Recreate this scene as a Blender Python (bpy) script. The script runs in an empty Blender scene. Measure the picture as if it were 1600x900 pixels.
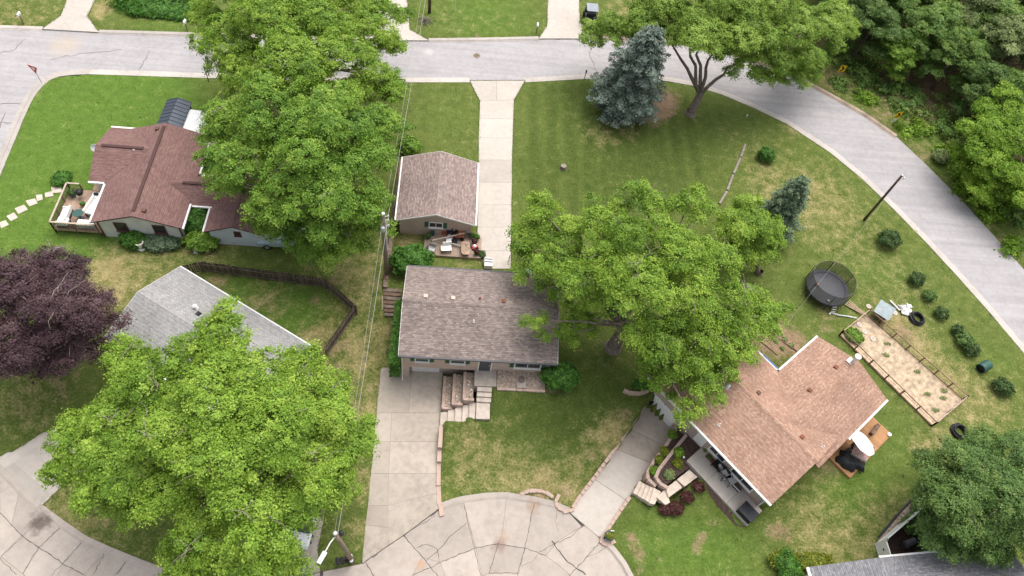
import bpy, bmesh, math, random
import numpy as np
from mathutils import Vector, Matrix

R_ = math.radians
random.seed(7)
rng = np.random.default_rng(11)
scene = bpy.context.scene
col = scene.collection

# ------------------------------------------------------------------ camera
FOC, NAX, NAY, CAM_H = 1128.3, -150.2, 714.7, 54.0      # focal length in photo pixels, nadir offset, height


def _unit(v):
    return v / np.linalg.norm(v)


_up = _unit(np.array([-NAX, -NAY, -FOC]))
_n = np.cross(np.array([622.7 - 800, 555 - 450, FOC]), np.array([871.3 - 800, 568.7 - 450, FOC]))
_X = _unit(np.cross(_n, _up))
if _X[0] < 0:
    _X = -_X
_Y = np.cross(_up, _X)
RW = np.array([_X, _Y, _up])                              # camera axes (right, down, forward) -> world
cam_d = bpy.data.cameras.new('camera')
cam = bpy.data.objects.new('camera', cam_d)
col.objects.link(cam)
cam_d.sensor_width = 36.0
cam_d.lens = 36.0 * FOC / 1600.0
cam_d.clip_start, cam_d.clip_end = 0.5, 6000.0
_m = Matrix.Identity(4)
for _i in range(3):
    _m[_i][0], _m[_i][1], _m[_i][2] = RW[_i, 0], -RW[_i, 1], -RW[_i, 2]
_m[2][3] = CAM_H
cam.matrix_world = _m
scene.camera = cam

# ------------------------------------------------------------------ sky, sun, exposure
SUN_EL, SUN_AZ = 66.0, 30.0                               # degrees; azimuth measured from +Y towards +X
world = bpy.data.worlds.new('World')
scene.world = world
world.use_nodes = True
wn, wl = world.node_tree.nodes, world.node_tree.links
wn.clear()
sky = wn.new('ShaderNodeTexSky')
sky.sky_type = 'NISHITA'
sky.sun_disc = False
sky.sun_elevation = R_(SUN_EL)
sky.sun_rotation = R_(SUN_AZ)
sky.air_density, sky.dust_density, sky.ozone_density = 1.0, 6.0, 1.0
hs = wn.new('ShaderNodeHueSaturation')
hs.inputs['Saturation'].default_value = 0.35              # a bright, thinly overcast sky: nearly white
bg = wn.new('ShaderNodeBackground')
bg.inputs['Strength'].default_value = 0.15
wo = wn.new('ShaderNodeOutputWorld')
wl.new(sky.outputs[0], hs.inputs['Color'])
wl.new(hs.outputs[0], bg.inputs['Color'])
wl.new(bg.outputs[0], wo.inputs['Surface'])
sd = bpy.data.lights.new('sun', 'SUN')
sd.energy = 0.9
sd.angle = R_(60)
sd.color = (1.0, 0.95, 0.88)
sun = bpy.data.objects.new('sun', sd)
col.objects.link(sun)
_a, _e = R_(SUN_AZ), R_(SUN_EL)
_dir = Vector((math.sin(_a) * math.cos(_e), math.cos(_a) * math.cos(_e), math.sin(_e)))
sun.rotation_euler = _dir.to_track_quat('Z', 'Y').to_euler()
scene.view_settings.view_transform = 'Standard'
scene.view_settings.look = 'None'
scene.view_settings.gamma = 1.0
scene.view_settings.exposure = 0.80
scene.render.engine = 'CYCLES'
scene.cycles.use_denoising = True
scene.cycles.max_bounces = 8
scene.cycles.diffuse_bounces = 5
scene.cycles.transparent_max_bounces = 6
scene.render.film_transparent = False

# ------------------------------------------------------------------ materials
MATS = {}


def mat_nodes(name):
    m = bpy.data.materials.new(name)
    m.use_nodes = True
    nt = m.node_tree
    b = nt.nodes['Principled BSDF']
    return m, nt, nt.nodes, nt.links, b


def vmath(nt, op, a, b):
    n = nt.nodes.new('ShaderNodeMath')
    n.operation = op
    for i, v in enumerate((a, b)):
        if v is None:
            continue
        if isinstance(v, (int, float)):
            n.inputs[i].default_value = v
        else:
            nt.links.new(v, n.inputs[i])
    return n.outputs[0]


def noise(nt, vec, scale, detail=3.0, rough=0.55):
    n = nt.nodes.new('ShaderNodeTexNoise')
    n.inputs['Scale'].default_value = scale
    n.inputs['Detail'].default_value = detail
    n.inputs['Roughness'].default_value = rough
    if vec is not None:
        nt.links.new(vec, n.inputs['Vector'])
    return n.outputs['Fac']


def ramp(nt, fac, stops):
    n = nt.nodes.new('ShaderNodeValToRGB')
    e = n.color_ramp.elements
    while len(e) < len(stops):
        e.new(0.5)
    for i, (p, c) in enumerate(stops):
        e[i].position = p
        e[i].color = (c, c, c, 1) if isinstance(c, (int, float)) else (*c, 1)
    nt.links.new(fac, n.inputs[0])
    return n.outputs[0]


def mixc(nt, fac, a, b, blend='MIX'):
    n = nt.nodes.new('ShaderNodeMix')
    n.data_type = 'RGBA'
    n.blend_type = blend
    for sock, v in ((n.inputs[0], fac), (n.inputs[6], a), (n.inputs[7], b)):
        if isinstance(v, (int, float)):
            sock.default_value = v
        elif isinstance(v, tuple):
            sock.default_value = (*v, 1)
        else:
            nt.links.new(v, sock)
    return n.outputs[2]


def bump(nt, b, height, strength, dist=0.02):
    n = nt.nodes.new('ShaderNodeBump')
    n.inputs['Strength'].default_value = strength
    n.inputs['Distance'].default_value = dist
    nt.links.new(height, n.inputs['Height'])
    nt.links.new(n.outputs[0], b.inputs['Normal'])


def coord(nt, kind='Object'):
    if kind == 'World':
        return nt.nodes.new('ShaderNodeNewGeometry').outputs['Position']
    return nt.nodes.new('ShaderNodeTexCoord').outputs[kind]


def plain(name, c, rough=0.7, var=0.18, scale=2.5, fine=30.0, metal=0.0, spec=0.3, bmp=0.0):
    """one colour broken up by a coarse and a fine noise"""
    if name in MATS:
        return MATS[name]
    m, nt, N, L, b = mat_nodes(name)
    v = coord(nt)
    f1, f2 = noise(nt, v, scale), noise(nt, v, fine, 2.0)
    f = vmath(nt, 'ADD', vmath(nt, 'MULTIPLY', f1, 0.65), vmath(nt, 'MULTIPLY', f2, 0.35))
    lo = tuple(max(0, x * (1 - 2.2 * var)) for x in c)
    hi = tuple(min(1, x * (1 + 2.2 * var)) for x in c)
    L.new(ramp(nt, f, [(0.25, lo), (0.75, hi)]), b.inputs['Base Color'])
    b.inputs['Roughness'].default_value = rough
    b.inputs['Metallic'].default_value = metal
    b.inputs['Specular IOR Level'].default_value = spec
    if bmp:
        bump(nt, b, f2, bmp)
    MATS[name] = m
    return m


def shingle(name, cols, w=0.32, h=0.145, streak=0.25):
    """asphalt shingles: UV in metres, u along the eave, v up the slope; each tab its own colour"""
    m, nt, N, L, b = mat_nodes(name)
    uv = coord(nt, 'UV')
    br = N.new('ShaderNodeTexBrick')
    br.offset = 0.5
    br.inputs['Color1'].default_value = (0, 0, 0, 1)
    br.inputs['Color2'].default_value = (1, 1, 1, 1)
    br.inputs['Mortar'].default_value = (0.3, 0.3, 0.3, 1)
    br.inputs['Scale'].default_value = 1.0
    br.inputs['Mortar Size'].default_value = 0.008
    br.inputs['Brick Width'].default_value = w
    br.inputs['Row Height'].default_value = h
    L.new(uv, br.inputs['Vector'])
    tab = br.outputs['Color']
    n1 = noise(nt, uv, 9.0, 2.0)
    n2 = noise(nt, uv, 0.5, 3.0)
    n0 = noise(nt, uv, 16.0, 2.0, 0.8)
    f = vmath(nt, 'ADD', vmath(nt, 'MULTIPLY', tab, 0.38), vmath(nt, 'ADD', vmath(nt, 'MULTIPLY', n1, 0.22), vmath(nt, 'MULTIPLY', n0, 0.40)))
    k = len(cols)
    c = ramp(nt, f, [(0.18 + 0.62 * i / (k - 1), cc) for i, cc in enumerate(cols)])
    c = mixc(nt, streak, c, ramp(nt, n2, [(0.3, 0.55), (0.7, 1.45)]), 'MULTIPLY')
    c = mixc(nt, ramp(nt, br.outputs['Fac'], [(0.0, 0.0), (1.0, 0.55)]), c, tuple(x * 0.35 for x in cols[0]))
    b.inputs['Roughness'].default_value = 0.95
    b.inputs['Specular IOR Level'].default_value = 0.15
    sep = N.new('ShaderNodeSeparateXYZ')
    L.new(uv, sep.inputs[0])
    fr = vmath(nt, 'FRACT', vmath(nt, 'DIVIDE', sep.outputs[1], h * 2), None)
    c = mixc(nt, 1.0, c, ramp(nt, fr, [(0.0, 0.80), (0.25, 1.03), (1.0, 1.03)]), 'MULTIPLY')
    L.new(c, b.inputs['Base Color'])
    hgt = vmath(nt, 'SUBTRACT', vmath(nt, 'ADD', vmath(nt, 'MULTIPLY', n1, 0.5), tab), fr)
    bump(nt, b, hgt, 0.6, 0.02)
    MATS[name] = m
    return m


def siding(name, c, pitch=0.12):
    m, nt, N, L, b = mat_nodes(name)
    v = coord(nt)
    sep = N.new('ShaderNodeSeparateXYZ')
    L.new(v, sep.inputs[0])
    fr = vmath(nt, 'FRACT', vmath(nt, 'DIVIDE', sep.outputs[2], pitch), None)
    n1 = noise(nt, v, 1.3)
    base = ramp(nt, n1, [(0.3, tuple(x * 0.9 for x in c)), (0.7, tuple(min(1, x * 1.08) for x in c))])
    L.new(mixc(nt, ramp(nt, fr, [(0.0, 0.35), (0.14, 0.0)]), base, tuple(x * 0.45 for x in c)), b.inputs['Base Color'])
    b.inputs['Roughness'].default_value = 0.6
    bump(nt, b, vmath(nt, 'SUBTRACT', 1.0, fr), 0.5, 0.015)
    MATS[name] = m
    return m


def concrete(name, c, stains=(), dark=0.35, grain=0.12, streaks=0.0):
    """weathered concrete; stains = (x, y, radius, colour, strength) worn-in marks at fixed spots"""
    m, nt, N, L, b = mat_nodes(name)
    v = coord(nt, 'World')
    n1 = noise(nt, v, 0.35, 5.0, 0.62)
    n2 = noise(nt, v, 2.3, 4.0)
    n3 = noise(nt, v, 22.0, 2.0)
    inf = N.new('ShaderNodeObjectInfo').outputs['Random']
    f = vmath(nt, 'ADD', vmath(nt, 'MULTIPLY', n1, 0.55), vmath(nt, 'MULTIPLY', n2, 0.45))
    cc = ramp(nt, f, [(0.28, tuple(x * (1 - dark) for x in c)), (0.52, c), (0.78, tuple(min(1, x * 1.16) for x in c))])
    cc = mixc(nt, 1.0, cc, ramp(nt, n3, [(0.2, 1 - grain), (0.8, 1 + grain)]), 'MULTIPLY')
    cc = mixc(nt, 1.0, cc, ramp(nt, inf, [(0.0, 0.86), (1.0, 1.07)]), 'MULTIPLY')
    if streaks:                                            # tyre polish along the straight part of the road
        mp = N.new('ShaderNodeMapping')
        mp.inputs['Scale'].default_value = (0.03, 1.6, 1.0)
        mp.inputs['Rotation'].default_value = (0, 0, -0.105)
        L.new(v, mp.inputs['Vector'])
        cc = mixc(nt, 1.0, cc, ramp(nt, noise(nt, mp.outputs[0], 1.0, 4.0), [(0.3, 1 - streaks), (0.7, 1 + streaks)]), 'MULTIPLY')
    for (sx, sy, sr, sc, ss) in stains:
        d = N.new('ShaderNodeVectorMath')
        d.operation = 'DISTANCE'
        L.new(v, d.inputs[0])
        d.inputs[1].default_value = (sx, sy, STAIN_Z.get(name, 0.0))
        dd = vmath(nt, 'ADD', vmath(nt, 'DIVIDE', d.outputs['Value'], sr), vmath(nt, 'MULTIPLY', vmath(nt, 'SUBTRACT', n2, 0.5), 1.3))
        cc = mixc(nt, ramp(nt, dd, [(0.35, ss), (1.0, 0.0)]), cc, sc)
    L.new(cc, b.inputs['Base Color'])
    b.inputs['Roughness'].default_value = 0.9
    b.inputs['Specular IOR Level'].default_value = 0.2
    bump(nt, b, n3, 0.25, 0.01)
    MATS[name] = m
    return m


STAIN_Z = {}


def leafmat(name, dark, mid, light, trans=0.3, hue_noise=0.0):
    """leaf colour from the per-leaf 'tint' attribute"""
    m, nt, N, L, b = mat_nodes(name)
    at = N.new('ShaderNodeAttribute')
    at.attribute_name = 'tint'
    c = ramp(nt, at.outputs['Fac'], [(0.05, dark), (0.5, mid), (0.95, light)])
    L.new(c, b.inputs['Base Color'])
    b.inputs['Roughness'].default_value = 0.55
    b.inputs['Specular IOR Level'].default_value = 0.25
    tr = N.new('ShaderNodeBsdfTranslucent')
    L.new(mixc(nt, 1.0, c, (1.25, 1.15, 0.6), 'MULTIPLY'), tr.inputs['Color'])
    mx = N.new('ShaderNodeMixShader')
    mx.inputs[0].default_value = trans
    L.new(b.outputs[0], mx.inputs[1])
    L.new(tr.outputs[0], mx.inputs[2])
    L.new(mx.outputs[0], N['Material Output'].inputs['Surface'])
    MATS[name] = m
    return m


# ------------------------------------------------------------------ mesh helpers
def W(px, py, z=0.0):
    """the point at height z that the photograph shows at pixel (px, py)"""
    d = RW @ np.array([px - 800.0, py - 450.0, FOC])
    t = (z - CAM_H) / d[2]
    return (d[0] * t, d[1] * t, z)


class MB:
    """collects geometry for ONE mesh object"""

    def __init__(s):
        s.v, s.f, s.uv = [], [], {}

    def add(s, verts, faces, uvs=None):
        k = len(s.v)
        s.v += [tuple(p) for p in verts]
        for i, fc in enumerate(faces):
            s.f.append(tuple(k + j for j in fc))
            if uvs is not None:
                s.uv[len(s.f) - 1] = uvs[i]
        return s

    def box(s, x, y, z, sx, sy, sz, rz=0.0, tilt=None):
        """box centred at x, y with its base at z"""
        c, sn = math.cos(rz), math.sin(rz)
        pts = []
        for dz in (0, sz):
            for dx, dy in ((-1, -1), (1, -1), (1, 1), (-1, 1)):
                p = Vector((dx * sx / 2, dy * sy / 2, dz))
                if tilt is not None:
                    p = tilt @ p
                pts.append((x + p.x * c - p.y * sn, y + p.x * sn + p.y * c, z + p.z))
        return s.add(pts, [(3, 2, 1, 0), (4, 5, 6, 7), (0, 1, 5, 4), (1, 2, 6, 5), (2, 3, 7, 6), (3, 0, 4, 7)])

    def cyl(s, p0, p1, r0, r1=None, n=10, caps=True):
        r1 = r0 if r1 is None else r1
        p0, p1 = Vector(p0), Vector(p1)
        d = (p1 - p0).normalized()
        a = d.orthogonal().normalized()
        b = d.cross(a)
        pts = []
        for p, r in ((p0, r0), (p1, r1)):
            for i in range(n):
                t = 2 * math.pi * i / n
                pts.append(p + a * (r * math.cos(t)) + b * (r * math.sin(t)))
        fs = [(i, (i + 1) % n, n + (i + 1) % n, n + i) for i in range(n)]
        if caps:
            fs += [tuple(range(n - 1, -1, -1)), tuple(range(n, 2 * n))]
        return s.add(pts, fs)

    def tube(s, pts, radii, n=6):
        pts = [Vector(p) for p in pts]
        if isinstance(radii, (int, float)):
            radii = [radii] * len(pts)
        rings = []
        a = None
        for i, p in enumerate(pts):
            d = (pts[min(i + 1, len(pts) - 1)] - pts[max(i - 1, 0)]).normalized()
            if a is None or abs(a.dot(d)) > 0.99:
                a = d.orthogonal().normalized()
            a = (a - d * a.dot(d)).normalized()
            b = d.cross(a)
            rings.append([p + (a * math.cos(2 * math.pi * k / n) + b * math.sin(2 * math.pi * k / n)) * radii[i] for k in range(n)])
        v = [q for r in rings for q in r]
        f = []
        for i in range(len(pts) - 1):
            for k in range(n):
                f.append((i * n + k, i * n + (k + 1) % n, (i + 1) * n + (k + 1) % n, (i + 1) * n + k))
        f += [tuple(range(n - 1, -1, -1)), tuple(range((len(pts) - 1) * n, len(pts) * n))]
        return s.add(v, f)

    def prism(s, poly, z0, z1):
        """poly = [(x, y)...] counter-clockwise; z0, z1 numbers or functions of (x, y)"""
        z0f = z0 if callable(z0) else (lambda x, y: z0)
        z1f = z1 if callable(z1) else (lambda x, y: z1)
        if sum(poly[i][0] * poly[(i + 1) % len(poly)][1] - poly[(i + 1) % len(poly)][0] * poly[i][1] for i in range(len(poly))) < 0:
            poly = poly[::-1]
        n = len(poly)
        pts = [(x, y, z0f(x, y)) for x, y in poly] + [(x, y, z1f(x, y)) for x, y in poly]
        fs = [tuple(range(n - 1, -1, -1)), tuple(range(n, 2 * n))]
        fs += [(i, (i + 1) % n, n + (i + 1) % n, n + i) for i in range(n)]
        return s.add(pts, fs)

    def lathe(s, prof, n=16, x=0, y=0, z=0):
        """prof = [(r, z)...] from bottom to top"""
        v = [(x + r * math.cos(2 * math.pi * k / n), y + r * math.sin(2 * math.pi * k / n), z + h) for r, h in prof for k in range(n)]
        f = []
        for i in range(len(prof) - 1):
            for k in range(n):
                f.append((i * n + k, i * n + (k + 1) % n, (i + 1) * n + (k + 1) % n, (i + 1) * n + k))
        f += [tuple(range(n - 1, -1, -1)), tuple(range((len(prof) - 1) * n, len(prof) * n))]
        return s.add(v, f)

    def build(s, name, mat, parent=None, world=False, smooth=False, bevel=0.0):
        me = bpy.data.meshes.new(name)
        v = s.v
        if world and parent is not None:
            inv = parent.matrix_basis.inverted()
            v = [tuple(inv @ Vector(p)) for p in v]
        me.from_pydata(v, [], s.f)
        if s.uv:
            ul = me.uv_layers.new(name='UVMap')
            for pi, poly in enumerate(me.polygons):
                if pi in s.uv:
                    for li, t in zip(poly.loop_indices, s.uv[pi]):
                        ul.data[li].uv = t
        me.materials.append(mat)
        if smooth:
            me.polygons.foreach_set('use_smooth', [True] * len(me.polygons))
        me.update()
        o = bpy.data.objects.new(name, me)
        col.objects.link(o)
        if parent is not None:
            o.parent = parent
        if bevel:
            md = o.modifiers.new('edge', 'BEVEL')
            md.width = bevel
            md.segments = 2
            md.limit_method = 'ANGLE'
        return o


def tag(o, label=None, cat=None, group=None, kind=None):
    for k, v in (('label', label), ('category', cat), ('group', group), ('kind', kind)):
        if v:
            o[k] = v
    return o


def thing(name, label, cat, loc=(0, 0, 0), rz=0.0, group=None, kind=None):
    o = bpy.data.objects.new(name, None)
    o.empty_display_size = 0.3
    o.matrix_basis = Matrix.Translation(Vector(loc)) @ Matrix.Rotation(rz, 4, 'Z')
    col.objects.link(o)
    return tag(o, label, cat, group, kind)


def piece(name, me_obj, parent, loc, rz=0.0, scale=None):
    """another object that shares me_obj's mesh"""
    o = bpy.data.objects.new(name, me_obj.data)
    col.objects.link(o)
    o.parent = parent
    o.location = loc
    o.rotation_euler = (0, 0, rz)
    if scale is not None:
        o.scale = scale
    return o


def copy_tree(o, loc, rz, label, scale=1.0):
    c = o.copy()
    col.objects.link(c)
    c.matrix_basis = Matrix.Translation(Vector(loc)) @ Matrix.Rotation(rz, 4, 'Z') @ Matrix.Scale(scale, 4)
    c['label'] = label
    for ch in o.children:
        d = ch.copy()
        col.objects.link(d)
        d.parent = c
        for g in ch.children:
            e = g.copy()
            col.objects.link(e)
            e.parent = d
    return c


def inpoly(x, y, poly):
    """vectorised point in polygon"""
    x, y = np.asarray(x, float), np.asarray(y, float)
    r = np.zeros(x.shape, bool)
    n = len(poly)
    for i in range(n):
        x0, y0 = poly[i]
        x1, y1 = poly[(i + 1) % n]
        if y0 == y1:
            continue
        c = ((y0 > y) != (y1 > y)) & (x < (x1 - x0) * (y - y0) / (y1 - y0) + x0)
        r ^= c
    return r


def sstep(a, b, t):
    t = np.clip((np.asarray(t, float) - a) / (b - a), 0, 1)
    return t * t * (3 - 2 * t)

# ------------------------------------------------------------------ the lie of the land
_cx = [-90, -34, -14, -8, -5.2, 0.1, 0.55, 9, 14, 19, 25, 30, 120]
_ys = [24, 27, 30, 33, 34, 34, 26.5, 26.5, 26, 23, 20, 18, 18]
_ye = [12, 17, 18, 22, 27, 27, 16.8, 16.8, 15.5, 14, 12, 10, 10]
_am = [2.0, 2.36, 2.36, 2.3, 2.12, 2.12, 2.36, 2.36, 2.3, 1.7, 0.7, 0.3, 0.2]
COURT_Z, ROAD_Z = -2.44, -0.12


def base_h(x, y):
    a, b, c = np.interp(x, _cx, _ys), np.interp(x, _cx, _ye), np.interp(x, _cx, _am)
    t = np.clip((a - y) / (a - b), 0, 1)
    return -c * t * t * (3 - 2 * t)


def Wp(px, py, plane):
    z = 0.0
    for _ in range(12):
        p = W(px, py, z)
        z = float(plane(p[0], p[1]))
    return (p[0], p[1])


flat = lambda z: (lambda x, y: z)
fd_plane = lambda x, y: -2.42 + 0.27 * (y - 12.0) / 15.0
_rd = _unit(np.array([6.3, 8.4]))
rd_plane = lambda x, y: -2.41 + 0.34 * ((x - 12.0) * _rd[0] + (y - 14.6) * _rd[1]) / 10.5
PAVED = {}


def paved(key, px, plane):
    PAVED[key] = ([Wp(a, b, plane) for a, b in px], plane)
    return PAVED[key][0]


road_s = [(-300, 100), (60, 112), (140, 112), (320, 118), (500, 122), (640, 125), (735, 125), (820, 125), (930, 119), (985, 119), (1040, 123), (1085, 131), (1130, 145), (1180, 166), (1230, 190),
          (1300, 236), (1350, 277), (1400, 325), (1450, 376), (1500, 430), (1550, 486), (1600, 545), (1700, 680)]
road_n = [(-300, 32), (0, 43), (150, 48), (300, 54), (480, 60), (640, 63), (760, 62), (860, 59), (940, 59), (1010, 63), (1070, 68), (1130, 78), (1200, 102), (1260, 128), (1300, 150), (1350, 178),
          (1400, 213), (1450, 260), (1500, 310), (1550, 365), (1600, 421), (1700, 550)]
paved('main_road', road_s + road_n[::-1], flat(ROAD_Z))
paved('side_street', [(-60, 110), (60, 108), (140, 113), (90, 117), (66, 128), (48, 146), (36, 172), (18, 215), (0, 258), (-60, 400)], flat(ROAD_Z + 0.004))
court_px = [(-150, 640), (-60, 690), (0, 737), (30, 768), (60, 795), (96, 822), (130, 845), (165, 861), (199, 875), (245, 893), (330, 915), (430, 915), (500, 893), (565, 881), (631, 836), (687, 794), (724, 782),
            (760, 777), (791, 776), (835, 783), (865, 790), (890, 801), (915, 820), (940, 843), (958, 862), (973, 882), (985, 905), (1010, 1000), (900, 1150), (300, 1200), (-200, 950)]
paved('court', court_px, flat(COURT_Z))
paved('front_driveway', [(595, 574), (692, 577), (689, 640), (686, 700), (685, 750), (687, 794), (631, 836), (565, 881), (570, 820), (578, 740), (585, 670)], fd_plane)
paved('neighbour_driveway', [(1008, 632), (1058, 668), (1022, 722), (984, 777), (952, 826), (940, 843), (890, 801), (902, 782), (930, 745), (962, 702), (990, 662)], rd_plane)
paved('rear_driveway', [(734, 126), (820, 126), (803, 155), (800, 260), (799, 340), (798, 420), (756, 420), (750, 396), (746, 392), (746, 340), (748, 250), (750, 158)], flat(0.012))
paved('west_driveway', [(-20, 722), (0, 737), (30, 768), (60, 795), (108, 748), (150, 700), (100, 660), (55, 682), (35, 696)], lambda x, y: -2.42 + 0.05 * max(0.0, (x + 31) * 0.8 + (y - 16) * 0.6))
paved('grey_house_driveway', [(430, 915), (500, 893), (496, 860), (508, 800), (512, 740), (455, 735), (430, 800)], flat(-2.40))
paved('north_west_driveway', [(66, 45), (154, 50), (136, 25), (148, 0), (160, -40), (95, -40), (104, 0), (95, 24)], flat(0.012))
paved('north_driveway', [(842, 60), (945, 60), (925, 45), (906, 35), (905, 0), (905, -40), (853, -40), (856, 0), (855, 40)], flat(0.012))
paved('north_mid_driveway', [(560, 62), (670, 63), (640, 46), (636, 0), (634, -40), (590, -40), (592, 0), (588, 46)], flat(0.012))

GX0, GX1, GY0, GY1, GS = -70.0, 105.0, -15.0, 115.0, 0.34
_nx, _ny = int((GX1 - GX0) / GS) + 1, int((GY1 - GY0) / GS) + 1
_gx, _gy = GX0 + GS * np.arange(_nx), GY0 + GS * np.arange(_ny)
GXX, GYY = np.meshgrid(_gx, _gy)
HG = base_h(GXX, GYY)
for _k, (_poly, _pl) in PAVED.items():
    _xs, _yy = [p[0] for p in _poly], [p[1] for p in _poly]
    _in = inpoly(GXX, GYY, _poly)
    _zz = np.vectorize(_pl)(GXX[_in], GYY[_in]) if _in.any() else 0
    HG[_in] = _zz - 0.09
    if _k in ('main_road', 'side_street', 'court'):        # the bed under the kerbs is dug out too
        _d = _in.copy()
        for _s in (-1, 1):
            _d |= np.roll(_in, _s, 0) | np.roll(_in, _s, 1)
        _rim = _d & ~_in
        HG[_rim] = np.minimum(HG[_rim], _pl(0, 0) - 0.03)
# ground dug out for the terraced beds, the steps and the porch
for _poly, _z in [([(.2, 22.0), (3.15, 22.6), (3.15, 26.3), (.2, 26.3)], -2.35), ([(-2.6, 26.2), (9.0, 26.2), (9.0, 33.5), (-2.6, 33.5)], -2.6), ([(3.1, 22.3), (4.3, 22.3), (4.3, 24.9), (4.72, 24.9), (4.72, 26.3), (3.1, 26.3)], -1.3),
                  ([W(a, b, -.5)[:2] for a, b in [(1070, 721), (1094, 698), (1195, 792), (1168, 818)]], -.75),
                  ([W(a, b, -1.2)[:2] for a, b in [(1057, 668), (1074, 676), (1096, 699), (1076, 722), (1092, 745), (1047, 786), (1012, 786), (986, 774), (1012, 738)]], -2.0)]:
    _in = inpoly(GXX, GYY, _poly)
    HG[_in] = np.minimum(HG[_in], _z)


def hq(x, y):
    """height of the ground"""
    fx = min(max((x - GX0) / GS, 0), _nx - 1.001)
    fy = min(max((y - GY0) / GS, 0), _ny - 1.001)
    i, j = int(fx), int(fy)
    u, v = fx - i, fy - j
    return float((HG[j, i] * (1 - u) + HG[j, i + 1] * u) * (1 - v) + (HG[j + 1, i] * (1 - u) + HG[j + 1, i + 1] * u) * v)


def G(px, py, dz=0.0):
    """the point of the ground that the photograph shows at pixel (px, py)"""
    z = 0.0
    for _ in range(14):
        p = W(px, py, z)
        z = 0.5 * z + 0.5 * hq(p[0], p[1])
    p = W(px, py, z)
    return (p[0], p[1], hq(p[0], p[1]) + dz)


# how lush, dry, bare or dark the ground is: splats (px, py, radius px, channel, strength)
LUSH, DRY, SOIL = np.zeros_like(HG), np.zeros_like(HG), np.zeros_like(HG)
DARK = np.zeros_like(HG)  # deep green grass, with the shade under trees painted in
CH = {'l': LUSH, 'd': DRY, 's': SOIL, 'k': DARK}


def splat(px, py, r, ch, s, asp=1.0):
    x, y, z = G(px, py)
    rr = r / FOC * math.dist((x, y, z), (0, 0, CAM_H))
    d2 = ((GXX - x) ** 2 + ((GYY - y) / asp) ** 2) / (rr * rr)
    CH[ch] += s * np.exp(-d2)


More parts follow.
